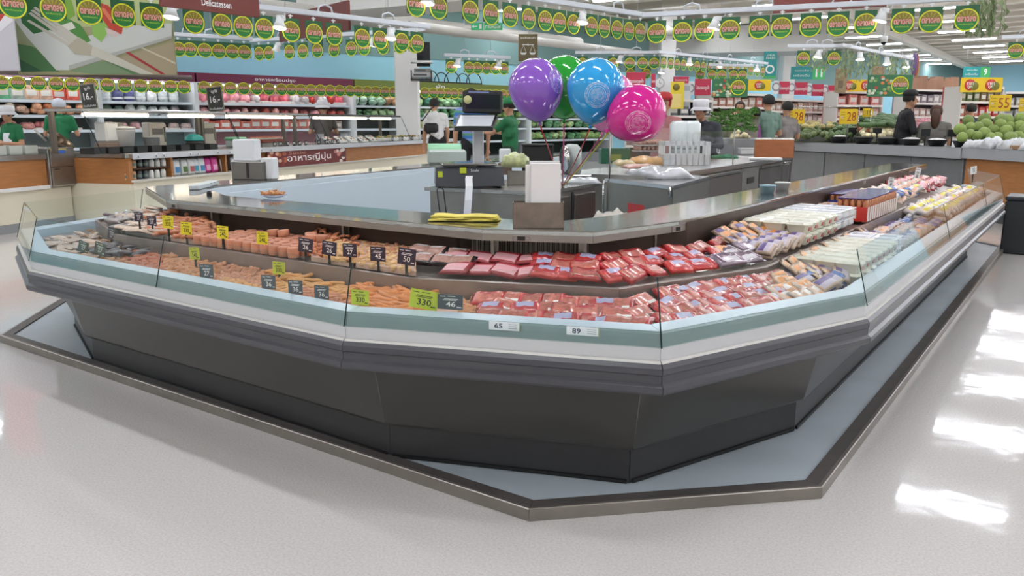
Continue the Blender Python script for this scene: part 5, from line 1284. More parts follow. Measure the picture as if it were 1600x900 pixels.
# big 16 signs
for k, (px, py) in enumerate(((174, 156), (367, 158))):
    p = sp(sx(px, 1.38), .30, 1.376); s = 1 / ppm(p)
    o = thing('price_sign', ('left', 'right')[k] + ' slanted charcoal sign reading 16 on the canopy', 'price sign', p, YAW - .12)
    W, H_ = 26 * s, 38 * s
    c = MB().bbox(-W / 2, W / 2, 0, .012, 0, H_, .003).build('board', M('7f8268', .5), o); c.rotation_euler = (-.05, -.1, 0)
    MB().box(-W * .44, W * .44, -.003, -.001, H_ * .03, H_ * .96).build('black_face', M('33332f', .5), c)
    mb = MB(); letter(mb, '16.-', 0, H_ * .5, W * .62, H_ * .28, WHITE, -.005, .015); letter(mb, 'ซูชิ', 0, H_ * .8, W * .4, H_ * .14, WHITE, -.005, .01); letter(mb, 'ข้าวปั้นพิเศษ', 0, H_ * .12, W * .8, H_ * .1, WHITE, -.005, .01); mb.build('lettering', None, c)

# --- left hot counter
ha, hb = Zp(0, 300, .47), Zp(76, 293, .47)
hloc, hrz, HL = frame(ha, hb)
hc = thing('hot_counter', 'wood-fronted hot food counter at the left edge of the picture', 'counter', hloc, hrz)
MB().box(-1.5, HL, -.02, .9, .80, .86).build('worktop', STEEL, hc); MB().box(-1.5, HL, 0, .9, .5, .80).build('front_panel', WOOD, hc)
MB().box(-1.5, HL, -.03, .9, .46, .50).build('ledge', M('e9e8e4', .5), hc); MB().box(-1.5, HL + .35, .02, .9, .1, .46).build('lower_panel', CREAM, hc); MB().box(-1.5, HL + .35, .0, .9, 0, .1).build('toe_kick', M('8f9193', .5), hc)
fc = thing('steel_cabinet', 'stainless steel cabinet with two doors at the end of the hot counter', 'cabinet', hloc, hrz)
MB().bbox(HL + .005, HL + .40, -.04, .8, .47, .93, .008).build('body', STEEL, fc)
for a, b in ((.49, .70), (.71, .90)): 
    d_ = MB().bbox(HL + .02, HL + .385, -.06, -.041, a, b, .004).build('door', STEEL_D, fc); MB().tube([(HL + .05, -.07, b - .02), (HL + .12, -.07, b - .02)], .006, 6).build('handle', BLACK, d_)
MB().box(HL + .05, HL + .24, -.0625, -.0605, .86, .90).build('blue_sticker', M('3c6ac4', .4), fc); MB().box(HL + .03, HL + .26, -.0615, -.0605, .902, .915).build('yellow_sticker', M('c9b45a', .4), fc)
gp = thing('dark_gap_block', 'black block filling the dark gap between the steel cabinet and sushi counter', 'bin', hloc, hrz); MB().bbox(HL + .43, HL + .60, .12, .5, 0, .80, .01).build('body', BLACK, gp); MB().bbox(HL + .425, HL + .605, .115, .505, .8005, .82, .006).build('rim', M('2a2a2a', .4), gp)  # added black block, stands in for the dark gap between the counters
HT = Matrix.Translation(hloc) @ Matrix.Rotation(hrz, 4, 'Z')
for k in range(3):
    x = HL * (.12 + .32 * k); o = thing('food_pan', ['left', 'middle', 'right'][k] + ' pale square food pan on the hot counter edge', 'pan', HT @ Vector((x, .02, .8615)), hrz)
    for a, b, c, d in ((-.085, .085, 0, .006), (-.085, .085, .15, .156), (-.085, -.079, .006, .15), (.079, .085, .006, .15)): MB().box(a, b, c, d, 0, .1).build('side', M('b9beb4', .4), o)
    MB().box(-.085, .085, 0, .156, 0, .006).build('base', M('b9beb4', .4), o)
em = MB().ball((0, 0, 0), (.028, .028, .026), 9, 6, M('c87a55', .45, rand=.15)).mesh('fried_ball')
for l, n in ((0, 9), (1, 7), (2, 5)):
    for i in range(n):
        for j in range(4 - l):
            inst('fried_ball', em, HT @ Vector((-.28 + HL * .1 + (i + l * .7) * .062 + rnd.uniform(-.008, .008), .26 + (j + l * .4) * .06, .90 + l * .045 + .03)), (0, 0, 0), 1, None, 'round orange-brown fried ball heaped on the hot counter', 'fried ball', 'fried balls on the hot counter')
o = thing('food_tub', 'shallow steel tub under the heap of fried balls', 'tub', HT @ Vector((.06, .34, .8615)), hrz); MB().bbox(-.34, .36, -.13, .2, 0, .038, .008).build('tub', STEEL, o)
p = HT @ Vector((HL + .42, .25, .94)); o = thing('wok', 'dark wok leaning over the steel cabinet', 'wok', p, hrz); w_ = MB().lathe([(.0001, 0), (.06, .006), (.13, .05), (.17, .11), (.174, .11), (.13, .045), (.06, 0.0), (.0001, -.006)], 22).build('bowl', M('6b5a48', .25, metal=.7), o); w_.rotation_euler = (.7, .3, 0); MB().tube([(-.15, -.02, .06), (-.26, .02, .2)], .014, 8).build('handle', M('c9c4bc', .4), o)

# --- wall chillers with coloured headers
def chill_x(px): return fpx(CH0, CH1, px, 2.3)
CHM = Matrix.Translation((CH0.x, CH0.y, 0)) @ Matrix.Rotation(CH_RZ, 4, 'Z')
SHZ = (0.35, 0.72, 1.08, 1.37, 1.66)
def chiller(px0, px1, hcol, label, inner, products):
    t = thing('wall_chiller', label, 'chiller', (CH0.x, CH0.y, 0), CH_RZ)
    x0, x1 = chill_x(px0) + .02, chill_x(px1) - .02
    MB().box(x0, x1, .0, 1.0, 2.10, 2.30).build('header', M(hcol, .5), t)
    MB().box(x0, x1, .85, 1.0, 0, 2.10).build('back_panel', M(inner, .6), t)
    MB().box(x0, x1, .0, .85, 0, .3).build('base', M('7f8486', .4), t)
    for a in (x0, x1): MB().box(a - .02, a + .02, .02, .85, .3, 2.1).build('side_panel', M('dfe4e6', .4), t)
    tb = MB().tube([(x0 + .1, .12, 2.06), (x1 - .1, .12, 2.06)], .018, 8).build('lamp_tube', mat('chiller_tube', (.95, 1, .98), .4, emit=16.0), t)
    for z in SHZ[1:]: 
        s_ = MB().box(x0 + .02, x1 - .02, .18, .84, z - .03, z).build('shelf', M('cfd6d8', .4), t); MB().box(x0 + .02, x1 - .02, .165, .179, z - .045, z + .01).build('price_strip', M('dbe6ee', .35), s_)
    for zi, (nm, cols, w_, h_, lb) in products.items():
        n = max(1, int((x1 - x0 - .1) / w_)); z = SHZ[zi]
        mesh_list = [product_mesh(nm, c, w_ * 1.0, h_ * 1.12) for c in cols]
        for k in range(n):
            c = min(int(k / n * len(cols) + rnd.uniform(-.45, .45) if len(cols) > 1 else 0), len(cols) - 1) if rnd.random() < .7 else rnd.randrange(len(cols))
            inst(nm, mesh_list[max(0, c)], CHM @ Vector((x0 + .06 + (k + .5) * w_, .33, z + .002)), (0, 0, CH_RZ + rnd.uniform(-.05, .05)), (1, 1, rnd.uniform(.85, 1.1)), None, lb, 'packaged food', lb + ' row')
    return t
_PM = {}
def product_mesh(nm, col, w_, h_):
    key = (nm, col, round(w_, 3), round(h_, 3))
    if key in _PM: return _PM[key]
    mb = MB(); m = M(col, .35, rand=.2, noise=.3, nscale=14)
    if nm in ('vegetable_pack', 'lettuce'): 
        for k in range(5): mb.ball((rnd.uniform(-.25, .25) * w_, rnd.uniform(-.15, .1), h_ * (.3 + .12 * k)), (w_ * .36, .12, h_ * .28), 8, 5, m)
    elif nm == 'meat_tray':
        mb.bbox(-w_ / 2, w_ / 2, -.12, .14, 0, h_ * .25, .008, M('e6dcd8', .4)); 
        for k in range(4): mb.ball((rnd.uniform(-.22, .22) * w_, rnd.uniform(-.1, .08), h_ * .45), (w_ * .3, .09, h_ * .4), 8, 5, m)
    elif nm == 'dome_pack':
        mb.lathe([(.0001, 0), (w_ * .42, 0), (w_ * .48, h_ * .3), (w_ * .44, h_ * .75), (w_ * .25, h_), (.0001, h_)], 10, m); mb.lathe([(w_ * .485, h_ * .22), (w_ * .49, h_ * .4)], 10, M('dfe3e4', .3), None, True, False)
    else:
        mb.bbox(-w_ / 2, w_ / 2, -.14, .14, 0, h_, .01, m); mb.box(-w_ * .36, w_ * .36, -.143, -.1405, h_ * .3, h_ * .7, M('d9d6d0', .4, rand=.2))
    _PM[key] = mb.mesh(nm); return _PM[key]
chiller(-40, 152, '6b2340', 'leftmost wall chiller bay with green packs under the salad poster', '8f9a98',
        {4: ('snack_pack', ['6fb98a', '9aa59c', 'c9a58e', 'd05a4c', '7d8a86'], .24, .24, 'packet on the upper shelf of the leftmost chiller'), 3: ('vegetable_pack', ['c9a58e', 'd98a60', 'b9a890', 'cf9a78'], .26, .2, 'round produce on the second shelf of the leftmost chiller'),
         2: ('meat_tray', ['cf9088', 'd9a8a0', 'c9807c'], .28, .18, 'tray pack on the third shelf of the leftmost chiller')})
chiller(152, 305, '6b2340', 'second wall chiller bay with blue and white packs', '9fb0b4',
        {4: ('dome_pack', ['4a4f7c', '3c4668', 'd5dadb', 'b9c4c6'], .23, .24, 'domed pack on the upper shelf of the second chiller'), 3: ('dome_pack', ['6d8078', 'cfd6d4', '59706a', 'b0a8a8'], .23, .2, 'domed pack on the second shelf of the second chiller'), 2: ('meat_tray', ['d9a8a8', 'cfb8b4'], .26, .18, 'pale tray pack on the third shelf of the second chiller')})
chiller(305, 553, '6b2340', 'long wall chiller bay with pink meat under the purple header', 'd9a0a8',
        {4: ('meat_tray', ['e08a98', 'e4a0a8', 'd96a78', 'c9c4c4', 'c23a34', 'd0ccca'], .25, .24, 'pink meat tray on the upper shelf of the long chiller'), 3: ('meat_tray', ['e0a0a4', 'dca49c', 'b0605c', 'a85048'], .25, .2, 'pink meat tray on the second shelf of the long chiller'),
         2: ('snack_pack', ['a8463c', 'c06a5c', '9a8a84'], .24, .2, 'red pack on the third shelf of the long chiller')})
chiller(553, 636, '6f7c30', 'green-header wall chiller bay left of the white column', '24362c',
        {4: ('vegetable_pack', ['b9cfc4', '8fb09c', 'b08a6c', 'c9a080'], .24, .24, 'vegetable bag on the upper shelf left of the column'), 3: ('vegetable_pack', ['4f7a50', '9ab88a', '6f8a5a'], .25, .2, 'vegetable bag on the second shelf left of the column')})
chiller(640, 830, '6f7c30', 'green-header wall chiller bay right of the white column', '22362c',
        {4: ('vegetable_pack', ['5f9468', '8fb48c', 'a8c48a', '4f8a7a'], .27, .22, 'vegetable bag on the upper shelf right of the column'), 3: ('vegetable_pack', ['4f8a5a', 'b9c89a', '7a9a5a'], .27, .2, 'vegetable bag on the second shelf right of the column'), 2: ('vegetable_pack', ['c9cf9a', '4a7a4a', '8fae6a'], .27, .2, 'vegetable bag on the third shelf right of the column')})
chiller(830, 960, '6f7c30', 'far green-header wall chiller bay behind the balloons', '22362c', {k_: ('vegetable_pack', ['5f9468', 'a8c48a', '4f8a5a', '8fae6a'], .34, .22, 'vegetable bag on the %s shelf of the far chiller behind the balloons' % ORD[4 - k_]) for k_ in (4, 3, 2, 1)})
for px, txt, wd in ((430, 'อาหารพร้อมปรุง', 1.0), (688, 'ผัก', .3)):
    o = thing('header_lettering', 'white Thai lettering on the %s header' % ('purple' if px < 500 else 'olive green'), 'lettering', CHM @ Vector((chill_x(px), -.004, 2.2)), CH_RZ); mb = MB(); letter(mb, txt, 0, 0, wd, .10, WHITE, 0, .01); mb.build('letters', None, o)
# ================================================================== right background: produce hall
def dline(pl, pr): return frame(pl, pr)
# long steel produce counter beyond the island
ba, bb_ = Zp(1237, 222, .90), Zp(1504, 231, .90)
bloc, brz, BL_ = frame(ba, bb_)
BT = Matrix.Translation(bloc) @ Matrix.Rotation(brz, 4, 'Z')
def bx_(px, z=.9): return fpx(ba, bb_, px, z)
def bp_(x, y, z): return BT @ Vector((x, y, z))
bc = thing('produce_counter', 'long grey steel produce counter with black bowls beyond the island', 'counter', bloc, brz)
GREY = mat('counter_grey', hexc('8e9092'), .35, .5, noise=.05); GREY2 = M('a3a6a8', .4)
MB().box(-.1, BL_, 0, 2.6, .84, .90).build('top', GREY, bc); MB().box(-.1, BL_, -.02, .0, .76, .90).build('front_rail', GREY2, bc)
n = 4
for k in range(n): MB().bbox(-.1 + (BL_ + .1) * k / n + .01, -.1 + (BL_ + .1) * (k + 1) / n - .01, .05, .08, .12, .75, .006).build('front_panel', GREY, bc)
MB().box(-.1, BL_, .08, 2.5, .1, .84).build('carcass', M('77797b', .5), bc); MB().box(-.1, BL_, .12, 2.4, 0, .1).build('toe_kick', M('4d4f50', .5), bc)
# fruit table with wood front at the right
fa_, fb_ = Zp(1506, 231, .90), Zp(1640, 237, .90)
floc, frz, FL = frame(fa_, fb_)
FT = Matrix.Translation(floc) @ Matrix.Rotation(frz, 4, 'Z')
ft = thing('fruit_table', 'wood-fronted fruit table heaped with green pomelos', 'table', floc, frz)
MB().box(0, FL, 0, 1.8, .84, .90).build('top', GREY, ft); MB().box(0, FL, -.02, 0, .77, .90).build('front_rail', GREY2, ft); MB().box(0.02, FL, .04, 1.7, .12, .84).build('wood_panel', WOOD, ft); MB().box(.03, FL, .08, 1.7, 0, .12).build('toe_kick', M('4d4f50', .5), ft)
# black bowls with white stuff and small black signs
for k, px in enumerate((1293, 1330, 1365, 1403, 1443, 1483)):
    x = bx_(px); p = bp_(x, .22, .9005); s = 1 / ppm(p); R = 15.5 * s
    o = thing('bowl', '%s black bowl of white garlic from the left on the produce counter' % ORD[k], 'bowl', p)
    MB().lathe([(.0001, .01), (R * .5, .01), (R * .62, 0), (R * .66, .0), (R * .97, R * .62), (R, R * .66), (R * .93, R * .66), (R * .6, .02), (.0001, .02)], 16).build('shell', BLACK, o)
    mb = MB(); mb.ball((0, 0, R * .55), (R * .9, R * .9, R * .28), 12, 6, M('d9d7d4' if k in (0, 3, 4, 5) else '4c4a44', .7, noise=.15, nscale=30)); c_ = mb.build('contents', None, o); c_['kind'] = 'stuff'
    c = thing('price_sign', '%s small black sign from the left behind the black bowls' % ORD[k], 'price sign', bp_(x + .02, .45, .9005), YAW)
    MB().box(-7 * s, 7 * s, 0, .01, .13, .13 + 11 * s).build('board', M('26272a', .4), c); MB().box(-.008, .008, .002, .008, 0, .13).build('stake', BLACK, c); MB().box(-.004, .004, -.001, -.0002, .14, .145).build('mark', M('8a8a8a', .5), c)
# pomelos (picture circles, heaped on a slope)
pom = MB().ball((0, 0, 0), (1, 1, 1.02), 16, 11, M('7f9448', .5, rand=.16, noise=.10, nscale=4, bump=.25, bscale=50), None, lambda q: Vector((q.x * (1 - .10 * q.z), q.y * (1 - .10 * q.z), q.z))).mesh('pomelo')
POM = [(795, 590, 52), (815, 655, 50), (885, 655, 56), (950, 575, 58), (960, 630, 60), (720, 672, 55), (740, 745, 47), (815, 715, 47), (945, 712, 60), (1030, 678, 50), (1072, 742, 46), (1100, 585, 58), (1165, 588, 56), (1098, 628, 55), (1150, 692, 60), (1192, 758, 66), (1185, 645, 46), (1272, 650, 60), (1290, 570, 56), (1262, 735, 52), (1330, 690, 58), (1340, 600, 58), (1320, 770, 55), (880, 730, 46), (1010, 745, 44)]
for k, (X, Y, R) in enumerate(POM):
    px, py = 1380 + X / 6, 90 + Y / 6
    dep = 10.6 + (760 - Y) / 190 * .9
    p = Dp(px, py, dep); r = (R / 6) / ppm(p)
    inst('pomelo', pom, p, (rnd.uniform(-.5, .5), rnd.uniform(-.5, .5), rnd.uniform(0, 6)), r, None, 'large green pomelo heaped on the fruit table', 'pomelo', 'green pomelos')
hs = thing('sloped_stand', 'sloped grey stand under the heap of pomelos', 'stand', floc, frz)
MB().add([(0.05, .15, .901), (FL, .15, .901), (FL, 1.7, .901), (.05, 1.7, .901), (.05, .25, .93), (FL, .25, .93), (FL, 1.6, 1.18), (.05, 1.6, 1.18)], [(3, 2, 1, 0), (4, 5, 6, 7), (0, 1, 5, 4), (1, 2, 6, 5), (2, 3, 7, 6), (3, 0, 4, 7)]).build('ramp', GREY, hs)
# foam netting in front of the pomelos
for k in range(7):
    p = FT @ Vector((.08 + k * .17, .10 + .04 * (k % 2), .902)); pillow('foam_sheet', p, .26, .2, .09 + .02 * (k % 3), M('d7d9da', .8, noise=.1, nscale=30), rnd.uniform(0, 3), '%s crumpled white foam sheet from the left before the pomelos' % ORD[k], 'foam sheet', 60 + k, wr=.22)
p = FT @ Vector((.9, .06, .902)); o = MB().bbox(-.2, .2, -.06, .08, 0, .05, .008).build('cardboard_box', M('9a7a5c', .8), None, p, frz); tag(o, 'torn brown cardboard under the white foam sheets', 'cardboard')
# produce heaps on the long counter
def produce(name, me, px0, px1, py0, py1, n, dep0, dep1, rpx, label, cat, group, lay=None):
    for k in range(n):
        u, v = rnd.random(), rnd.random()
        px, py = px0 + (px1 - px0) * u, py0 + (py1 - py0) * v
        p = Dp(px, py, dep1 + (dep0 - dep1) * v); r = rpx / ppm(p)
        inst(name, me, p, (rnd.uniform(-.6, .6), rnd.uniform(-.6, .6), rnd.uniform(0, 6)) if lay is None else (rnd.uniform(-.2, .2), rnd.uniform(-.1, .3), lay + rnd.uniform(-.3, .3)), r, None, label, cat, group)
def ov(c, e=1.25, **k): return MB().ball((0, 0, 0), (e, 1, 1), 10, 7, M(c, .5, rand=.3, noise=.15, nscale=5, **k)).mesh('produce')
squash = ov('5b6b3a'); mango = ov('b3a46a'); avo = ov('55703f'); onion = ov('d9cda6', 1.0); ronion = ov('c58a92', 1.0); beige = ov('c9a878', 1.2); tom = ov('b06a4c', 1.0)
def gourd_mesh():
    return MB().tube([(-3.2, 0, 0), (-2.6, 0, 0), (-1.2, .1, 0), (.8, .1, 0), (2.4, 0, 0), (3.2, 0, 0)], [.35, .8, 1, 1, .85, .3], 9, M('4d6b3f', .5, rand=.2, noise=.15, nscale=2)).mesh('gourd')
gourd = gourd_mesh()
def heap_stand(px0, px1, dep0, dep1, z1, label):
    """sloping display stand that carries a heap"""
    a, b, c, d = Dp(px0, 194, dep0), Dp(px1, 194, dep0), Dp(px1, 194, dep1), Dp(px0, 194, dep1)
    o = MB().add([(a.x, a.y, .905), (b.x, b.y, .905), (c.x, c.y, .905), (d.x, d.y, .905), (a.x, a.y, .93), (b.x, b.y, .93), (c.x, c.y, z1), (d.x, d.y, z1)], [(3, 2, 1, 0), (4, 5, 6, 7), (0, 1, 5, 4), (1, 2, 6, 5), (2, 3, 7, 6), (3, 0, 4, 7)]).build('display_stand', M('5e6152', .7), None); tag(o, label, 'display stand')
heap_stand(1240, 1300, 13.6, 14.6, 1.08, 'sloping stand under the round green squashes'); heap_stand(1300, 1346, 13.2, 14.4, 1.1, 'sloping stand under the dark green gourd pieces'); heap_stand(1346, 1398, 12.7, 14.0, 1.2, 'sloping stand under the white onions')
produce('squash', squash, 1238, 1300, 197, 216, 70, 13.4, 14.3, 4.2, 'small round dark green squash heaped left of the bowls', 'squash', 'green squashes')
produce('mango', mango, 1255, 1305, 192, 199, 26, 14.0, 14.5, 4.0, 'pale yellow mango along the top of the squash heap', 'mango', 'yellow mangoes')
produce('avocado', avo, 1298, 1345, 193, 212, 55, 13.1, 14.2, 4.0, 'dark green fruit heaped behind the second and third bowls', 'fruit', 'dark green fruits')
produce('gourd', gourd, 1350, 1398, 180, 196, 22, 12.9, 13.8, 4.2, 'long green gourd stacked behind the white onions', 'gourd', 'green gourds', YAW + .25)
produce('onion', onion, 1345, 1398, 197, 214, 60, 12.5, 13.3, 3.6, 'round white onion heaped before the gourds', 'onion', 'white onions')
produce('tomato', tom, 1340, 1362, 195, 204, 16, 13.0, 13.4, 3.2, 'reddish tomato beside the white onions', 'tomato', 'reddish tomatoes')
produce('shallot', ronion, 1420, 1452, 186, 202, 46, 13.0, 13.6, 3.4, 'pink shallot heaped between the two shoppers', 'shallot', 'pink shallots')
heap_stand(1416, 1456, 13.0, 14.0, 1.22, 'stand under the pink shallots')
# yellow price boards on a rail
def board(px, py, wpx, hpx, dep, face, ink, txt, label, rz=None, stake=None, fs=.8, name='price_board'):
    p = Dp(px, py, dep); s = 1 / ppm(p); W, H_ = wpx * s, hpx * s
    o = thing(name, label, 'price board', (p.x, p.y, p.z - H_ / 2), YAW if rz is None else rz)
    MB().bbox(-W / 2, W / 2, 0, .012, 0, H_, .002).build('board', face, o)
    mb = MB(); letter(mb, txt, W * .16, H_ * .5, W * .5, H_ * .6, ink, -.003, .0); mb.build('number', None, o)
    mb = MB()
    for k in range(4): mb.box(-W * .44, -W * .2, -.002, -.0005, H_ * (.25 + .17 * k), H_ * (.29 + .17 * k), M('a8862a', .5))
    mb.box(-W * .44, -W * .3, -.002, -.0005, H_ * .4, H_ * .52, M('d8c8b8', .5)); mb.build('print', None, o)
    if stake:
        zt = p.z - H_ / 2; MB().tube([(0, .016, -(zt - stake)), (0, .016, H_ * .3)], .008, 6).build('stake', M('5a5a5a', .4), o)
    return o
YB = M('e6c21c', .5); RI = M('a8341c', .5)
board(1244, 182, 27, 22, 12.9, YB, RI, '28', 'left yellow board reading 28 over the squashes', stake=.91)
board(1326, 182, 28, 23, 12.7, YB, RI, '28', 'right yellow board reading 28 over the dark green fruit', stake=.91)
board(1356, 176, 16, 13, 13.2, YB, M('8a6a1c', .5), '19', 'small yellow board between the 28 board and the gourds', stake=.91)
board(1563, 161, 34, 25, 11.9, YB, RI, '55', 'yellow board reading 55 above the pomelos', stake=.95)
board(1606, 164, 26, 20, 11.9, YB, RI, '5', 'yellow board cut off at the right edge of the picture', stake=.95)
board(1424, 193, 16, 12, 13.4, YB, RI, '35', 'small yellow board behind the black-clad shopper', stake=.91)
pa, pb_ = Dp(1226, 167, 13.0), Dp(1362, 167, 13.0)
o = thing('sign_rail', 'thin steel rail frame holding the yellow 28 boards', 'rail', (0, 0, 0)); MB().tube([pa, pb_], .009, 6).build('bar', STEEL, o)
for q in (pa, pb_, pa.lerp(pb_, .86)): MB().tube([(q.x, q.y, .905), (q.x, q.y, q.z)], .008, 6).build('upright', STEEL, o)
# dark plant bin and black bin at the far right of the island
p = Zp(1588, 395, 0); o = thing('waste_bin', 'black bin at the right edge beside the island end', 'bin', (p.x, p.y, 0), 0); MB().bbox(-.13, .35, -.12, .3, 0, .50, .012).build('body', M('23272a', .45), o); MB().bbox(-.135, .355, -.125, .305, .5005, .54, .01).build('rim', M('2f3336', .4), o)

# green leafy heap and cauliflower bins behind the prep counter
lf = MB()
for k in range(7):
    a = k * .9; lf.add([(0, 0, 0), (.5 * math.cos(a), .5 * math.sin(a), .45), (1.1 * math.cos(a + .2), 1.1 * math.sin(a + .2), .5), (.55 * math.cos(a + .6), .55 * math.sin(a + .6), .5)], [(0, 1, 2), (0, 2, 3)], M('4f7f33', .55, rand=.35))
leaf = lf.mesh('leafy_bunch')
produce('leafy_bunch', leaf, 1112, 1182, 172, 206, 150, 10.9, 12.4, 6.0, 'bunch of green leaves heaped on the sloped vegetable stand', 'leafy bunch', 'green leafy bunches')
produce('leafy_bunch', leaf, 1085, 1125, 185, 214, 40, 11.2, 12.0, 5.0, 'bunch of yellowish leaves left of the green heap', 'leafy bunch', 'leaves left of the heap')
a, b, c, d = Dp(1088, 194, 10.9), Dp(1185, 194, 10.9), Dp(1185, 194, 12.6), Dp(1088, 194, 12.6)
o = MB().add([(q.x, q.y, 0) for q in (a, b, c, d)] + [(a.x, a.y, .95), (b.x, b.y, .95), (c.x, c.y, 1.32), (d.x, d.y, 1.32)], [(3, 2, 1, 0), (4, 5, 6, 7), (0, 1, 5, 4), (1, 2, 6, 5), (2, 3, 7, 6), (3, 0, 4, 7)]).build('vegetable_stand', M('5d5548', .7)); tag(o, 'sloped stand under the heap of green leaves', 'stand')
pa = Dp(1160, 217, 10.4); o = thing('steel_bin_counter', 'grey steel bin counter behind the wooden box', 'counter', (pa.x, pa.y, 0), YAW - .1)
MB().bbox(-.45, .55, 0, .6, .2, 1.02, .01).build('bin', GREY, o); MB().box(-.4, .5, .05, .55, 0, .2).build('base', M('55585a', .5), o)
for k in range(26):
    u = rnd.uniform(-1, 1); p = pa + RIGHT * (u * .11) + AWAY * rnd.uniform(.05, .2); h = (1 - abs(u)) * .10
    inst('dough_lump', onion, (p.x, p.y, 1.03 + h * rnd.random()), (0, 0, rnd.random()), .028, None, 'pale yellow lump heaped on the grey steel bin counter', 'dough lump', 'pale lumps on the bin counter')

# gondolas of groceries far behind
def gondola(px0, px1, dep0, dep1, ztop, label, cols, back='8a7d76', nsh=5, prodw=.30, prodh=.24, name='grocery_box', zb=.3):
    a, b = Dp(px0, 194, dep0), Dp(px1, 194, dep1)
    loc, rz, L = frame(a, b)
    t = thing('store_shelving', label, 'shelving', loc, rz)
    MB().box(0, L, .5, .56, 0, ztop).build('back_panel', M(back, .7), t)
    zs = [zb + (ztop - zb) * k / nsh for k in range(nsh + 1)]
    T = Matrix.Translation(loc) @ Matrix.Rotation(rz, 4, 'Z')
    for k, z in enumerate(zs):
        s_ = MB().box(0, L, 0, .5, z - .03, z).build('shelf', M('d5d2cc', .5), t); MB().box(0, L, -.012, -.0005, z - .045, z + .01).build('price_strip', M('e3ded6', .4), s_)
    for x in (0, L): MB().box(x - .02, x + .02, .0, .5, 0, ztop).build('upright', M('c9c6c0', .5), t)
    for k, z in enumerate(zs[:-1]):
        if z + prodh < .75: continue
        n = int(L / prodw); h = min(prodh, (zs[k + 1] - z) * .8)
        c = cols[k % len(cols)]
        for i in range(n):
            inst(name, product_mesh(name, c[(i * len(c)) // n], prodw * .86, h), T @ Vector(((i + .5) * L / n, .2, z + .002)), (0, 0, rz), (1, 1, rnd.uniform(.8, 1.1)), None, 'product on %s shelf of the %s' % (ORD[k], label), 'packaged food', '%s shelf of the %s' % (ORD[k], label))
    return t, loc, rz, L
gondola(1306, 1376, 22, 22.5, 2.05, 'pink shelving by the gourds', [['d48a84', 'd99a90', 'c97a74'], ['c9a08e', 'd98a84', 'd0b0a0'], ['b08a78', 'd48a84'], ['d0807a', 'c99a8a']], 'c98a84', 5, .32, .26)
gondola(1418, 1496, 23, 24, 2.15, 'carton-topped shelving behind the black-clad shopper', [['a89a98', '8a7f88', 'b0a8a8', '9a6a70'], ['c9b0b4', '8a8f9a', 'b58a90'], ['9aa0a8', 'b0908c', '7a808a'], ['b59a90', '9a8a90']], '8d8288', 5, .26, .24)
t, loc, rz, L = gondola(1498, 1562, 20, 20.5, 2.1, 'tall shelving full of red drink packs', [['c23a3c', 'cf4a48'], ['b83438', 'd05a54', 'c9c0b0'], ['c23a3c', 'b0302c'], ['a86a58', 'c84a44'], ['6a7a4a', '7d6a4a']], 'a84a48', 5, .22, .26, 'drink_pack')
gondola(1566, 1640, 21, 21, 2.0, 'shelving with grey packs at the right edge', [['a09a94', '8a8f94', 'b9b0a8'], ['9a9a98', '77797c']], '8f8c88', 5, .3, .24)
gondola(1205, 1302, 21.5, 24, 1.85, 'shelving below the crimson banner row', [['b59a88', 'c9a894', '9a7a6c'], ['b08a78', 'c4b0a4', '8a6a60'], ['a8928a', 'c0a090'], ['9d8a80', 'b8a49a']], '9a8a82', 5, .3, .24)
gondola(1112, 1204, 20, 21.5, 1.95, 'shelving behind the green leafy heap', [['b08a70', 'c9a890', 'a08a80'], ['a87a6a', 'b9a090', 'c06a5c'], ['b59a88', '9a8070']], '8f8076', 5, .3, .24)
gondola(1046, 1112, 19, 19.5, 1.75, 'dark shelving behind the white-capped person', [['55585c', '6a6e72', '77797c'], ['606468', '4f5256']], '4a4d50', 4, .3, .22)
gondola(978, 1040, 19.5, 19.2, 1.9, 'shelving behind the magenta balloon', [['a8605c', '8f8a84', 'b09a8c'], ['a07a70', '908a80']], '8a7f78', 4, .3, .24)
# brown cartons on top of the shelving
for k in range(9):
    p = Dp(1424 + k * 8.2, 150, 23.2 + k * .1); o = MB().bbox(-.13, .13, 0, .3, 0, .26 + .06 * (k % 3), .008).build('carton', M('a8826a', .8, rand=.15), None, (p.x, p.y, 2.152), YAW + .05); tag(o, '%s brown carton from the left on top of the tall shelving' % ORD[k], 'carton', 'cartons on the shelving')
    MB().box(-.02, .02, -.001, .301, .001, .003).build('tape', M('c9b08a', .5), o, (0, 0, .26 + .06 * (k % 3)))
for k in range(7):
    p = Dp(1318 + k * 8, 150, 22.3); o = MB().bbox(-.12, .12, 0, .25, 0, .18 + .05 * (k % 2), .008).build('carton', M('c99088', .7, rand=.15), None, (p.x, p.y, 2.052), YAW); tag(o, '%s pink carton from the left on top of the pink shelving' % ORD[k], 'carton', 'pink cartons')
    MB().box(-.02, .02, -.001, .251, .001, .003).build('tape', M('d9c0b0', .5), o, (0, 0, .18 + .05 * (k % 2)))
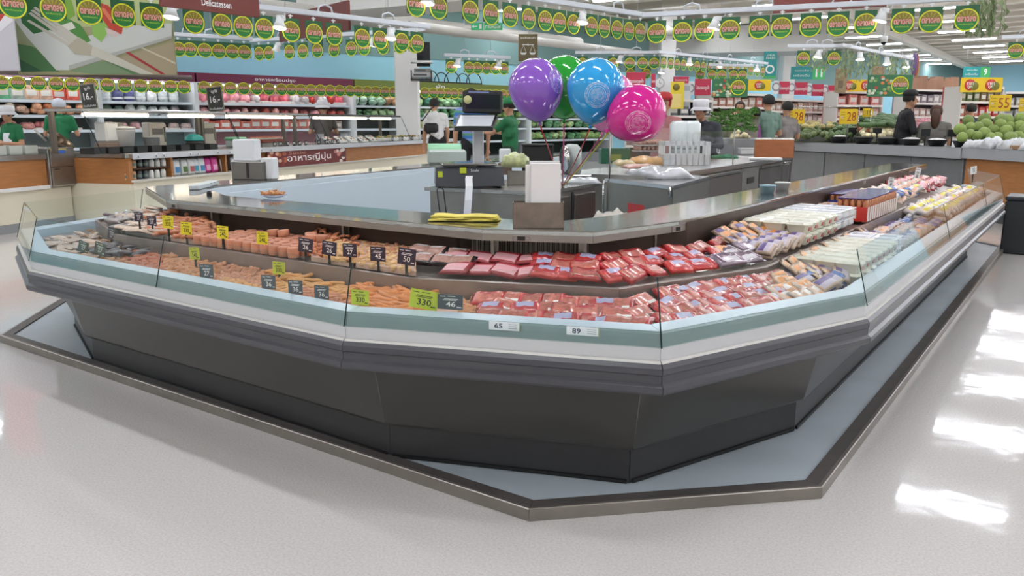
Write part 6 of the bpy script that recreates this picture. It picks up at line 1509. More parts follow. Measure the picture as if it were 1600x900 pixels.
# banners on the shelving
CRIM = M('b42c48', .5)
def banner(px0, py0, px1, py1, dep, name, label, face, txt=None, tcol=None, ring=None, rz=None, fit=(.8, .4), lines=None):
    p = Dp((px0 + px1) / 2, py1, dep); s = 1 / ppm(p); W, H_ = (px1 - px0) * s, (py1 - py0) * s
    o = thing(name, label, 'banner', p, YAW if rz is None else rz)
    MB().bbox(-W / 2, W / 2, 0, .02, 0, H_, .003).build('panel', face, o)
    if txt:
        mb = MB(); letter(mb, txt, 0 if ring is None else W * .1, H_ * .45, W * fit[0], H_ * fit[1], tcol, -.004, .012); mb.build('lettering', None, o)
    return o, W, H_
for k, (a, b, y0, y1, dp_) in enumerate(((1217, 1233, 128, 147, 21.6), (1241, 1261, 129, 148, 22.2), (1268, 1286, 132, 150, 22.8), (1293, 1306, 134, 151, 23.4))):
    o, W, H_ = banner(a, y0, b, y1, dp_ - .15, 'shelf_banner', '%s crimson banner with white lettering from the left in the row' % ORD[k], CRIM, 'โปรแรงลดถูกใจ', WHITE, None, fit=(.9, .34))
    o2, W, H_ = banner(a - 9, y0 - 1, a - 1, y1, dp_ - .15, 'ring_poster', '%s white panel with a grey ring from the left between the crimson banners' % ORD[k], M('d9d8d6', .5))
    MB().lathe([(.22 * H_, 0), (.34 * H_, 0), (.34 * H_, .004), (.22 * H_, .004)], 18, M('8f8a90', .5), None, False, False).build('ring', None, o2, (0, -.001, H_ * .55), rot=(PI / 2, 0, 0))
for k, (a, b, y0, y1, dp_) in enumerate(((978, 1008, 114, 139, 19), (1017, 1024, 116, 137, 19), (1052, 1076, 120, 130, 19.2), (1085, 1110, 124, 149, 19.4))):
    o, W, H_ = banner(a, y0, b, y1, dp_, 'shelf_banner', ['large crimson banner right of the pale pink balloon', 'narrow crimson banner left of the clock column', 'crimson banner top behind the yellow poster', 'crimson banner left of the green vegetable panel'][k], CRIM, 'โปรแรงลดถูกใจ', WHITE, None, fit=(.8, .3))
o, W, H_ = banner(1073, 128, 1084, 148, 19.35, 'ring_poster', 'white panel with a grey ring left of the crimson banner by the vegetable panel', M('d9d8d6', .5))
MB().lathe([(.22 * H_, 0), (.34 * H_, 0), (.34 * H_, .004), (.22 * H_, .004)], 18, M('8f8a90', .5), None, False, False).build('ring', None, o, (0, -.001, H_ * .5), rot=(PI / 2, 0, 0))
o, W, H_ = banner(1067, 131, 1078, 170, 19.3, 'white_poster', 'plain white poster strip right of the yellow poster', M('d4d8da', .5))
MB().box(-W * .4, W * .4, -.002, -.0005, H_ * .7, H_ * .9).build('print', M('aab4ba', .5), o)
o, W, H_ = banner(1047, 129, 1068, 170, 18.9, 'yellow_poster', 'tall yellow poster hanging right of the clock column', M('d9c233', .5)); MB().box(-W * .42, W * .3, -.002, -.0005, H_ * .05, H_ * .55).build('pale_field', M('dcc77c', .5), o)
MB().lathe([(.0001, 0), (W * .26, 0), (W * .26, .003), (.0001, .003)], 16).build('round_print', M('7a6a2c', .5), o, (-W * .1, -.001, H_ * .8), rot=(PI / 2, 0, 0))
for k, (a, b, y0, y1, dp_) in enumerate(((1166, 1204, 125, 142, 19.8), (1324, 1354, 125, 143, 21.8), (1500, 1565, 122, 144, 19.8))):
    o, W, H_ = banner(a, y0, b, y1, dp_, 'yellow_banner', ['yellow banner right of the green vegetable panel', 'yellow banner over the pink shelving', 'long yellow banner over the red drinks shelving'][k], YB)
    for u in ((.0,) if k == 0 else ((-.42, .42) if k == 1 else (-.28, .22))):
        MB().lathe([(.0001, 0), (H_ * .40, 0), (H_ * .40, .003), (.0001, .003)], 18).build('red_disc', M('c4402c', .5), o, (W * u, -.001, H_ * .5), rot=(PI / 2, 0, 0))
        MB().lathe([(.0001, 0), (H_ * .3, 0), (H_ * .3, .003), (.0001, .003)], 18).build('green_disc', M('7a7a2c', .5), o, (W * u + H_ * .32, -.0016, H_ * .42), rot=(PI / 2, 0, 0))
        mb = MB(); letter(mb, 'ราคา', W * u, H_ * .58, H_ * .5, H_ * .2, WHITE, -.006, .01); letter(mb, 'ถูก', W * u, H_ * .34, H_ * .35, H_ * .2, WHITE, -.006, .01); mb.build('lettering', None, o)
for k, (a, b, y0, y1, dp_) in enumerate(((1112, 1168, 124, 152, 18.6), (1354, 1424, 118, 151, 18.2))):
    o, W, H_ = banner(a, y0, b, y1, dp_, 'vegetable_banner', ['green vegetable panel with a round badge above the leafy heap', 'green vegetable panel with a round badge left of the cartons'][k], M('2f6b45', .5))
    for i in range(26): MB().ball((-W * .46 + rnd.random() * W * .5, 0, H_ * (.05 + .85 * rnd.random())), (H_ * .10, .002, H_ * .07), 7, 4, M(rnd.choice(['8fa86a', 'b9c4b0', 'c97a4a', 'd9b07a', '4f8a4a', 'b04a3c', 'e0d8c8']), .5)).build('printed_vegetable', None, o)
    badge_spots = o
    o['badge'] = [W * .22, H_ * .52, H_ * .42]
# teal aisle signs
TEALS = M('1f8a88', .5); GRN = M('3fa85c', .5)
for px0, px1, py0, py1, dep, txt, lb in ((1235, 1288, 105, 124, 30, '11', 'teal hanging aisle sign reading 11 above the crimson banners'), (1504, 1546, 105, 121, 34, '9', 'teal hanging aisle sign reading 9 above the long yellow banner')):
    o, W, H_ = banner(px0, py0, px1, py1, dep, 'aisle_sign', lb, TEALS)
    MB().box(W * .14, W * .5, -.004, -.0005, 0, H_).build('green_field', GRN, o)
    mb = MB(); letter(mb, txt, W * .33, H_ * .52, W * .2 if len(txt) > 1 else W * .12, H_ * .66, WHITE, -.007, .03); letter(mb, 'ขนมขบเคี้ยว', -W * .18, H_ * .72, W * .42, H_ * .16, WHITE, -.007); letter(mb, 'เครื่องดื่ม', -W * .18, H_ * .32, W * .46, H_ * .2, WHITE, -.007); mb.build('lettering', None, o)
    for x in (-W * .4, W * .4): MB().tube([(x, .01, H_), (x, .01, CEIL - p.z if False else CEIL - o.location.z)], .008, 5).build('hanger', M('c9c9c9', .5), o)
o, W, H_ = banner(1192, 82, 1212, 123, 26, 'aisle_sign', 'tall teal hanging sign with a white arrow left of the white column', TEALS); MB().box(-W / 2, W / 2, -.004, -.0005, 0, H_ * .1).build('green_field', GRN, o)
mb = MB(); letter(mb, 'แผนก', 0, H_ * .86, W * .6, H_ * .07, WHITE, -.006); letter(mb, 'ของสด', 0, H_ * .76, W * .7, H_ * .08, WHITE, -.006); mb.build('lettering', None, o)
MB().lathe([(W * .22, 0), (W * .34, 0), (W * .34, .003), (W * .22, .003)], 18, WHITE, None, False, False).build('arrow_ring', None, o, (0, -.001, H_ * .35), rot=(PI / 2, 0, 0))
MB().tube([(0, .01, H_), (0, .01, CEIL - o.location.z)], .008, 5).build('hanger', M('c9c9c9', .5), o)
o, W, H_ = banner(736, 36, 785, 47, 15.5, 'exit_sign', 'green lit emergency exit sign hanging under the ceiling', mat('exit_green', hexc('2f9a62'), .5, emit=.35))
mb = MB(); letter(mb, 'ทางหนีไฟ', W * .2, H_ * .52, W * .5, H_ * .6, WHITE, -.006, .01); mb.box(-W * .46, -W * .3, -.006, -.004, H_ * .45, H_ * .55, WHITE); mb.add([(-W * .47, -.005, H_ * .5), (-W * .41, -.005, H_ * .75), (-W * .41, -.005, H_ * .25)], [(0, 1, 2)], WHITE); mb.box(-W * .24, -W * .16, -.006, -.004, H_ * .2, H_ * .8, WHITE); mb.box(-W * .10, -W * .085, -.006, -.004, 0, H_, WHITE); mb.build('pictogram', None, o)
MB().tube([(0, .01, H_), (0, .01, CEIL - o.location.z)], .01, 5).build('hanger', M('c9c9c9', .5), o)
o, W, H_ = banner(810, 55, 840, 96, 13.5, 'scale_sign', 'brown hanging sign with a white balance scale pictogram', M('5f5232', .5))
mb = MB(); mb.box(-W * .3, W * .3, -.005, -.002, H_ * .60, H_ * .625, WHITE); mb.box(-W * .015, W * .015, -.005, -.002, H_ * .56, H_ * .66, WHITE)
for sgn in (-1, 1):
    cx_ = sgn * W * .24; mb.add([(cx_ - W * .16, -.004, H_ * .32), (cx_ + W * .16, -.004, H_ * .32), (cx_ + W * .10, -.004, H_ * .25), (cx_ - W * .10, -.004, H_ * .25)], [(0, 1, 2, 3)], WHITE)
    mb.tube([(cx_ - W * .15, -.004, H_ * .32), (cx_, -.004, H_ * .6), (cx_ + W * .15, -.004, H_ * .32)], .004, 4, WHITE)
letter(mb, 'จุดชั่งสินค้า', 0, H_ * .86, W * .8, H_ * .09, WHITE, -.004); mb.build('pictogram', None, o)
MB().tube([(0, .01, H_), (0, .01, CEIL - o.location.z)], .006, 5).build('hanger', M('c9c9c9', .5), o)
# colourful hanging decoration
p = Dp(1433, 102, 24.0); s = 1 / ppm(p); o = thing('hanging_kite', 'purple and yellow hanging decoration right of the lamp rail', 'decoration', p, YAW)
for k, (x, w_, h_, z, c) in enumerate(((-5, 5, 34, 2, '6a5a8a'), (1, 4, 38, 0, 'a8605a'), (5, 3.5, 30, -3, 'c9a85a'))): MB().ball((0, 0, 0), (w_ * s, .05, h_ / 2 * s), 10, 8).build('panel', M(c, .6), o, (x * s, .08 * k, z * s))
MB().tube([(0, 0, 15 * s), (0, 0, CEIL - p.z)], .006, 5).build('hanger', M('c9c9c9', .5), o)
# wall clock on the column
p = Dp(1030, 130, 26.6); s = 1 / ppm(p); o = thing('wall_clock', 'round white clock on the white column', 'clock', p, YAW)
MB().lathe([(.0001, 0), (7.5 * s, 0), (8 * s, .03), (7 * s, .035), (.0001, .03)], 20).build('face', M('dedddb', .5), o, (0, 0, 0), rot=(PI / 2, 0, 0)); MB().lathe([(6.6 * s, .036), (8.2 * s, .036), (8.2 * s, -.001), (6.6 * s, .03)], 20, M('a9a7a4', .4), None, True, False).build('rim', None, o, (0, 0, 0), rot=(PI / 2, 0, 0))
mb = MB(); mb.box(-.006, .006, -.042, -.038, 0, 4.5 * s); mb.box(0, 3 * s, -.042, -.038, -.006, .006); mb.build('hands', BLACK, o)
# shelves with equipment on the first column
p = Dp(661, 85, 17.6); s = 1 / ppm(p); o = thing('menu_screen', 'black screen board fixed high on the white column', 'screen', p, YAW + .1); MB().bbox(-10 * s, 11 * s, 0, .1, -18 * s, 34 * s * .55, .008).build('casing', BLACK, o); MB().box(-8 * s, 9 * s, -.003, -.0005, -15 * s, 15 * s).build('glass', M('17171c', .1), o)
for k, (py, h_) in enumerate(((96, 2.0), (124, 2.0))):
    p = Dp(660, py, 17.3); o = thing('wall_bracket_shelf', ['upper white shelf under the black screen', 'lower black shelf frame under the machines'][k], 'shelf', p, YAW + .1)
    c = WHITE if k == 0 else BLACK
    MB().box(-18 * s, 15 * s, 0, .35, -.02, .02).build('board', c, o)
    for x in (-17, 14): MB().box(x * s - .012, x * s + .012, 0, .3, -.02, (.02 if k == 0 else 14 * s)).build('side_bar', c, o)
for k, (py, w_, h_, c) in enumerate(((117, 17, 7, 'c9c9c6'), (110, 13, 6, '8a8a88'))):
    p = Dp(660, py, 17.35); o = thing('recorder_box', ['lower white electronics box on the column shelf', 'upper grey electronics box on the column shelf'][k], 'electronics', p, YAW + .1)
    MB().bbox(-w_ * s, w_ * s, 0, .3, -h_ / 2 * s, h_ / 2 * s, .006).build('casing', M(c, .4), o); MB().box(-w_ * .8 * s, w_ * .4 * s, -.002, -.0005, -.02, .02).build('front_panel', M('55555a', .4), o)
# black wire baskets stacked on top of the chillers
for k in range(6):
    a = along_wall(chill_x(668 + k * 17), -.35, 2.335); o = thing('wire_hoop', '%s black wire hoop from the left on top of the chiller' % ORD[k], 'wire hoop', a, CH_RZ)
    R = .24 + .04 * (k % 2); MB().tube([(R * math.cos(t_ * PI / 10), 0, R * math.sin(t_ * PI / 10) * 1.1) for t_ in range(11)], .014, 6).build('hoop', BLACK, o); MB().box(-R, R, -.03, .03, -.02, .02).build('base_bar', BLACK, o)
# ================================================================== hanging badges on lamp rails, signs, posters
BG_G = M('1d5a34', .5); BG_Y = M('d8dc2e', .45); BG_D = M('1f7a34', .45); BG_S = M('7d7a2a', .5); BG_R = M('b8942e', .5); BG_T = M('e0a79c', .5); BG_O = M('93382c', .5); BG_B = M('14301e', .5)
def disc_geo(mb, r, m, y, n=28, half=None):
    if half is None: ang = [2 * PI * i / n for i in range(n)]
    else: ang = [(PI if half == 'low' else 0) + PI * i / (n - 1) for i in range(n)]
    mb.add([(r * math.cos(a), y, r * math.sin(a)) for a in ang], [tuple(range(n))], m)
def badge_disc_mesh(R):
    mb = MB()
    mb.lathe([(.0001, -.002), (R, -.002), (R, .002), (.0001, .002)], 28, BG_B, Matrix.Rotation(PI / 2, 4, 'X'), False)
    disc_geo(mb, R * .985, BG_Y, -.0028); disc_geo(mb, R * .87, BG_D, -.0034); disc_geo(mb, R * .869, BG_S, -.0040, half='up')
    for k in range(7):
        a = PI * (k + .5) / 7; d = .07
        mb.add([(R * .2 * math.cos(a), -.0046, R * .2 * math.sin(a)), (R * .82 * math.cos(a - d), -.0046, R * .82 * math.sin(a - d)), (R * .82 * math.cos(a + d), -.0046, R * .82 * math.sin(a + d))], [(0, 1, 2)], BG_R)
    letter(mb, 'ตลาดสด', 0, R * .08, R * 1.52, R * .52, BG_O, -.0052, .075)
    letter(mb, 'ตลาดสด', 0, R * .08, R * 1.46, R * .46, BG_T, -.0058, .035)
    letter(mb, 'ราคาพิเศษทุกวัน', 0, -R * .38, R * 1.15, R * .2, M('a9cf3c', .5), -.0052, .01)
    return mb.mesh('badge_disc')
BD = badge_disc_mesh(.14)
BCARD = MB().box(-.135, .135, .0025, .0055, -.10, .175, BG_G).mesh('badge_card')
BLOOP = MB().box(-.012, .012, .0, .008, .1755, .225, WHITE).box(-.03, .03, -.004, .012, .2, .215, WHITE).mesh('badge_clip')
BCARD_LOW = MB().box(-.135, .135, .0025, .0055, -.10, .10, BG_G).mesh('badge_card')
def badge(p, rz, label, group, sc=1.0, low=False):
    o = thing('round_badge', label, 'badge', p, rz, group); o.scale = (sc,) * 3
    inst('disc', BD, (0, 0, 0), parent=o); inst('card', BCARD_LOW if low else BCARD, (0, 0, 0), parent=o)
    if not low: inst('clip', BLOOP, (0, 0, 0), parent=o)
    return o
LAMPW = mat('spot_glow', (1, .98, .93), .4, emit=6.0)
SPB = MB().bbox(-.05, .05, -.05, .05, -.05, .02, .01, M('e4e5e6', .4)).tube([(.06, 0, .0), (.11, 0, .03), (.12, 0, .09)], .012, 6, M('d9dadb', .4)).mesh('gear_box')
SPH = MB().lathe([(.04, .06), (.05, .03), (.06, -.02), (.10, -.10), (.095, -.10), (.055, -.02), (.03, .02)], 14, M('e9eaea', .4), None, True, False).mesh('shade')
SPL = MB().lathe([(.0001, -.085), (.088, -.085), (.085, -.095), (.0001, -.10)], 14, LAMPW).mesh('bulb')
RAILM = M('d4d8de', .4)
def rail_row(a, b, z, pxs, where, lamps=(), ends=(.02, .02), sc=1.0, hang=3, flip=0.0, loops=True):
    """lamp rail from picture point a to b (rows of badge centres at height z) with badges and spot lamps"""
    A, B = Zp(a[0], a[1], z), Zp(b[0], b[1], z)
    loc, rz, L = frame(A, B); d = (B - A).normalized(); d.z = 0
    if not loops or True:
        rl = thing('lamp_rail', ('white lamp rail %s' if loops else 'thin white wire for the badges %s') % where, 'lamp rail', (A.x, A.y, z + .24), rz)
        if loops: MB().bbox(-ends[0] * L - .15, L + ends[1] * L + .15, -.03, .03, 0, .07, .006).build('beam', RAILM, rl)
        else: MB().tube([(-.1, .01, -.14), (L + .1, .01, -.14)], .006, 5).build('wire', RAILM, rl)
        for k in range(hang if loops else 0):
            x = L * (k + .5) / hang
            MB().tube([(x - .12, 0, .07), (x - .10, 0, .14), (x, 0, .17), (x + .10, 0, .14), (x + .12, 0, .07)], .014, 6).build('arch', RAILM, rl)
            MB().tube([(x, 0, .17), (x, 0, CEIL - z - .25)], .006, 5).build('wire', M('b9bcc0', .5), rl)
    for k, px in enumerate(pxs):
        x = fpx(A, B, px, z); p = A + d * x
        badge((p.x, p.y, z), rz + flip + rnd.uniform(-.05, .05), '%s round badge from left %s' % (ORD[k], where), 'badges ' + where, sc, not loops)
    for k, px in enumerate(lamps):
        x = fpx(A, B, px, z); p = A + d * x
        o = thing('spot_lamp', '%s white spot lamp from left %s' % (ORD[k], where), 'spot lamp', (p.x, p.y, z + .18), rz + .5)
        inst('gear_box', SPB, (0, 0, 0), parent=o); inst('shade', SPH, (-.03, 0, -.06), (0, .25, 0), parent=o); inst('bulb', SPL, (-.03, 0, -.06), (0, .25, 0), parent=o)
rail_row((20, 8), (652, 68), 2.45, (20, 83, 140, 193, 238, 303, 347, 380, 413, 455, 491, 522, 566, 594, 628, 652), 'on the long rail before the salad poster', (272, 440, 612), hang=5)
rail_row((279, 77), (382, 82), 2.6, (279, 297, 320, 342, 363, 382), 'on the short rail right of the salad poster')
rail_row((405, 84), (648, 71), 2.62, (405, 420, 452, 473, 496, 522, 549, 569, 599, 625, 648), 'on the rail below the second brown sign', (436, 585), hang=3)
rail_row((650, 8), (1000, 51), 2.6, (650, 685, 735, 767, 797, 826, 852, 874, 896, 924, 944, 964, 983, 1000), 'on the high rail over the balloons', (910, 670), hang=4)
rail_row((1026, 52), (1510, 31), 2.55, (1026, 1066, 1100, 1140, 1186, 1221, 1266, 1309, 1352, 1410, 1454, 1510), 'on the high rail at the upper right', (1120, 1380), hang=4, sc=1.05)
rail_row((910, 99), (1022, 99), 2.75, (910, 958, 984, 1004, 1022), 'on the low rail behind the blue balloon', (970,), hang=2)
rail_row((1037, 99), (1192, 113), 2.75, (1037, 1048, 1058, 1068, 1079, 1089, 1099, 1110, 1121, 1131, 1141, 1152, 1163, 1173, 1183, 1192), 'on the low rail right of the clock column', (1077, 1124, 1182), hang=4)
rail_row((985, 115), (1165, 118), 2.55, (985, 1010, 1094, 1112, 1128, 1146, 1160), 'in the lowest row above the crimson banners', (1035,), hang=2)
rail_row((705, 105), (787, 108), 2.5, (705, 733, 746, 760, 774, 787), 'on the far rail left of the balance sign', (716, 780), hang=2)
rail_row((1255, 92), (1303, 92), 2.6, (1255, 1303), 'on the short rail above the aisle 11 sign', (1280,), ends=(.3, .3), hang=2)
rail_row((1320, 92), (1420, 108), 2.6, (), 'with green garlands right of the aisle 11 sign', (1343, 1385, 1415), hang=3)
rail_row((1587, 80), (1640, 78), 2.6, (1587, 1625), 'on the rail at the right edge', (), hang=2, ends=(.2, .2))
# badges along the wall chillers, clipped to a wire
xs = (2, 28, 60, 88, 113, 142, 168, 195, 220, 243, 267, 287, 319, 339, 360, 381, 401, 420, 440, 455, 470, 486, 501, 516, 531, 547, 560, 574, 587, 602, 615)
rail_row((28, 130), (615, 144), 1.95, xs, 'along the chillers left of the white column', (), hang=6, sc=.95, loops=False)
rail_row((664, 145), (880, 150), 1.95, (664, 677, 688, 699, 710, 720, 731, 742, 753, 764, 775, 786, 797, 808, 866, 876), 'along the chillers right of the white column', (), hang=3, sc=.95, loops=False)
# badges printed on the vegetable banners
for o in [o for o in list(COL.objects) if o.name.startswith('vegetable_banner')]:
    x, z, r = o['badge']; c = inst('round_print', BD, (x, -.004, z), (0, 0, 0), r / .14, o); del o['badge']
p = Dp(401, 92, 13.5)
# garlands of green leaves on the right rail
gm = MB()
for k in range(9): gm.add([(0, 0, -.05 * k), (.05 * math.cos(k * 2.1), .05 * math.sin(k * 2.1), -.05 * k - .05), (.02 * math.cos(k * 2.1 + 1), .02 * math.sin(k * 2.1 + 1), -.05 * k - .09)], [(0, 1, 2)], M('8f9f74', .6, rand=.2))
gm.tube([(0, 0, .03), (0, 0, -.42)], .004, 4, M('7d8a60', .6)); garl = gm.mesh('garland')
A, B = Zp(1318, 92, 2.6), Zp(1420, 108, 2.6)
for k in range(40):
    q = A.lerp(B, k / 39); inst('garland', garl, (q.x + rnd.uniform(-.15, .15), q.y + rnd.uniform(-.15, .15), 2.80), (0, 0, rnd.uniform(0, 6)), rnd.uniform(.8, 1.4), None, 'pale green leaf garland hanging from the right lamp rail', 'garland', 'garlands on the right rail')
A, B = Zp(1268, 92, 2.6), Zp(1292, 92, 2.6)
for k in range(8):
    q = A.lerp(B, k / 7); inst('garland', garl, (q.x, q.y, 2.80), (0, 0, rnd.uniform(0, 6)), 1.0, None, 'green leaf garland between the two badges above aisle 11', 'garland', 'garlands above aisle 11')
A = Zp(1545, 10, 2.75)
for k in range(16):
    q = A + RIGHT * rnd.uniform(-.22, .22) + AWAY * rnd.uniform(-.1, .3); inst('garland', garl, (q.x, q.y, 3.0), (0, 0, rnd.uniform(0, 6)), 1.3, None, 'leaf garland at the right end of the high rail', 'garland', 'garlands at the end of the high rail')
# woven pillars under the garland rail
for px, py0, py1, lb in ((1314, 108, 145, 'left'), (1372, 105, 140, 'right')):
    p = Dp(px, py1, 18.8); s = 1 / ppm(p); o = thing('printed_pillar', lb + ' hanging brown printed panel beside the yellow banner', 'panel', p, YAW); MB().bbox(-8 * s, 8 * s, 0, .12, 0, (py1 - py0) * s, .01).build('panel', M('a08a6a', .6, noise=.35, nscale=9), o); MB().box(-6 * s, 2 * s, -.003, -.0005, .1, (py1 - py0) * s * .5).build('print', M('c06a44' if lb == 'right' else '7a6a54', .6), o)
    MB().tube([(0, .05, (py1 - py0) * s), (0, .05, CEIL - p.z)], .006, 5).build('wire', M('b9bcc0', .5), o)

# brown department signs
def brown_sign(px0, px1, py_l, py_r, dep_l, dep_r, h, label, txt=None, tx=.5):
    a, b = Dp(px0, py_l, dep_l), Dp(px1, py_r, dep_r); loc, rz, L = frame(a, b)
    o = thing('department_sign', label, 'sign', (a.x, a.y, (a.z + b.z) / 2), rz)
    MB().bbox(0, L, -.02, .02, 0, h, .004).build('board', M('6d3028', .5), o)
    if txt:
        mb = MB(); letter(mb, txt, L * tx, .10, L * .3, .075, WHITE, -.024, .015); mb.build('lettering', None, o)
    for x in (L * .1, L * .9): MB().tube([(x, 0, h), (x, 0, CEIL - o.location.z)], .006, 5).build('wire', M('b9bcc0', .5), o)
brown_sign(250, 405, 12, 26, 9.3, 10.3, .6, 'brown hanging sign reading Delicatessen above the salad poster', 'Delicatessen', .54)
brown_sign(438, 547, 60, 54, 14.2, 12.4, .42, 'blank brown hanging sign right of the Delicatessen sign')
brown_sign(1208, 1385, 18, 13, 14.0, 13.2, .6, 'wide brown hanging sign at the top right')
# salad poster
dep = 10.9; p = Dp(152, 117, dep); s = 1 / ppm(p)
sp_ = thing('food_poster', 'large hanging poster of a salad plate with a fork on a striped cloth', 'poster', p, YAW + .03)
def loc2(px, py): return ((px - 152) * s, (117 - py) * s)
MB().box(*(loc2(31, 0)[0], loc2(275, 0)[0]), 0, .02, 0, loc2(0, -60)[1]).build('sheet', M('a3a078', .6), sp_)
_layer = [0]
def shape(name, pts, col):
    _layer[0] += 1; y = -.002 - .0006 * _layer[0]
    q = [loc2(*t) for t in pts]
    MB().add([(x, y, z) for x, z in q], [tuple(range(len(q)))], M(col, .6)).build(name, None, sp_)
shape('pale_background', [(31, -58), (274, -58), (274, 45), (31, 45)], 'b9c48a')
shape('green_stripe', [(33, 70), (60, 75), (95, 112), (33, 112)], '4d7a4a'); shape('dark_stripe', [(33, 92), (70, 112), (36, 113)], '356040')
shape('light_stripe', [(31, 30), (50, 52), (75, 84), (33, 62)], '9aa37c')
shape('sage_stripe', [(110, 112), (150, 98), (178, 94), (232, 116), (150, 116)], '7f9670'); shape('beige_stripe', [(178, 94), (275, 66), (275, 116), (235, 116)], 'b0a284')
shape('red_stripe', [(198, 83), (202, 81), (258, 116), (251, 116)], 'a8343c'); shape('white_stripe', [(222, 76), (225, 75), (275, 98), (275, 101)], 'd3cfb8'); shape('green_line', [(170, 97), (175, 96), (215, 116), (207, 116)], '5f8658')
shape('plate', [(30, 27), (52, 62), (90, 110), (110, 110), (272, 62), (274, 40), (200, 44), (140, 60), (70, 34)], 'd6d8d2'); shape('plate_shade', [(110, 103), (272, 58), (272, 62), (110, 110)], 'b7b9b0')
shape('dark_leaf', [(40, -58), (66, -58), (80, 20), (98, 38), (88, 50), (62, 56), (46, 40), (44, 15)], '2f6a34'); shape('light_leaf', [(104, -20), (122, -10), (128, 28), (112, 38), (100, 20)], '7da83c'); shape('curly_leaf', [(78, 36), (110, 30), (134, 42), (148, 66), (138, 70), (118, 58), (90, 52)], '4d8a3a')
shape('lettuce', [(152, 30), (166, -10), (176, 30), (174, 55), (164, 68), (152, 58)], '8fc05a'); shape('tomato', [(162, 8), (180, 14), (200, 42), (196, 56), (182, 54), (170, 36)], 'c0402c'); shape('tomato_shine', [(166, 16), (174, 18), (188, 38), (182, 40)], 'd97a5c')
shape('onion', [(96, 46), (122, 38), (127, 47), (102, 56)], 'e2e2d2'); shape('radish', [(172, 46), (192, 54), (188, 61), (174, 56)], 'e4d2cc')
for k in range(4): shape('fork_tine', [(54 + 4 * k, 30 - 4 * k + 7 * (k == 0)), (58 + 4 * k, 28 - 4 * k + 7 * (k == 0)), (122 + 3 * k, 74 - 4 * k), (118 + 3 * k, 78 - 4 * k)], 'c9c5b8')
shape('fork_neck', [(112, 74), (130, 60), (150, 74), (160, 82), (146, 88), (122, 86)], 'b9b29c'); shape('fork_handle', [(150, 74), (174, 84), (240, 116), (220, 116), (146, 87)], 'd3cfc0')
for px in (60, 200): MB().tube([(loc2(px, 0)[0], .01, loc2(0, -60)[1]), (loc2(px, 0)[0], .01, CEIL - p.z)], .006, 5).build('wire', M('b9bcc0', .5), sp_)
p2_ = Dp(-15, 110, dep - .4); sp2 = thing('food_poster', 'second hanging poster with tomatoes and a white plate at the left edge', 'poster', p2_, YAW - .1)
MB().box(-50 * s, 47 * s, 0, .02, 0, 170 * s).build('sheet', M('c9c6cc', .6), sp2)
MB().add([(-50 * s, -.002, 170 * s), (46 * s, -.002, 170 * s), (46 * s, -.002, 92 * s), (20 * s, -.002, 64 * s), (-50 * s, -.002, 46 * s)], [(0, 1, 2, 3, 4)], M('b8402e', .6)).build('tomatoes', None, sp2)
MB().add([(-50 * s, -.003, 46 * s), (20 * s, -.003, 64 * s), (46 * s, -.003, 92 * s), (46 * s, -.003, 70 * s), (0, -.003, 40 * s), (-50 * s, -.003, 20 * s)], [(0, 1, 2, 3, 4, 5)], M('e2e0e4', .6)).build('plate_rim', None, sp2)
MB().tube([(0, .01, 170 * s), (0, .01, CEIL - p2_.z)], .006, 5).build('wire', M('b9bcc0', .5), sp2)
# grey curtain rail under the posters
a, b = Dp(-20, 112, 11.3), Dp(300, 122, 12.2); o = thing('curtain_rail', 'thin brown-grey rail running under the posters', 'rail', (0, 0, 0)); MB().tube([a, b], .035, 8).build('tube', M('6d5f5a', .5), o)
for f in (.2, .5, .8):
    q = a.lerp(b, f); MB().tube([(q.x, q.y, q.z), (q.x, q.y, CEIL)], .006, 5).build('wire', M('b9bcc0', .5), o)
# dome camera
p = Dp(1381, 66, 14); o = thing('dome_camera', 'white dome security camera hanging below the high right rail', 'camera', p); MB().lathe([(.0001, .0), (.05, 0), (.06, .05), (.055, .1), (.0001, .11)], 14).build('housing', WHITE, o); MB().ball((0, 0, -.004), (.045, .045, .045), 12, 8).build('dome', BLACK, o); MB().tube([(0, 0, .11), (0, 0, CEIL - p.z)], .012, 6).build('stem', WHITE, o)
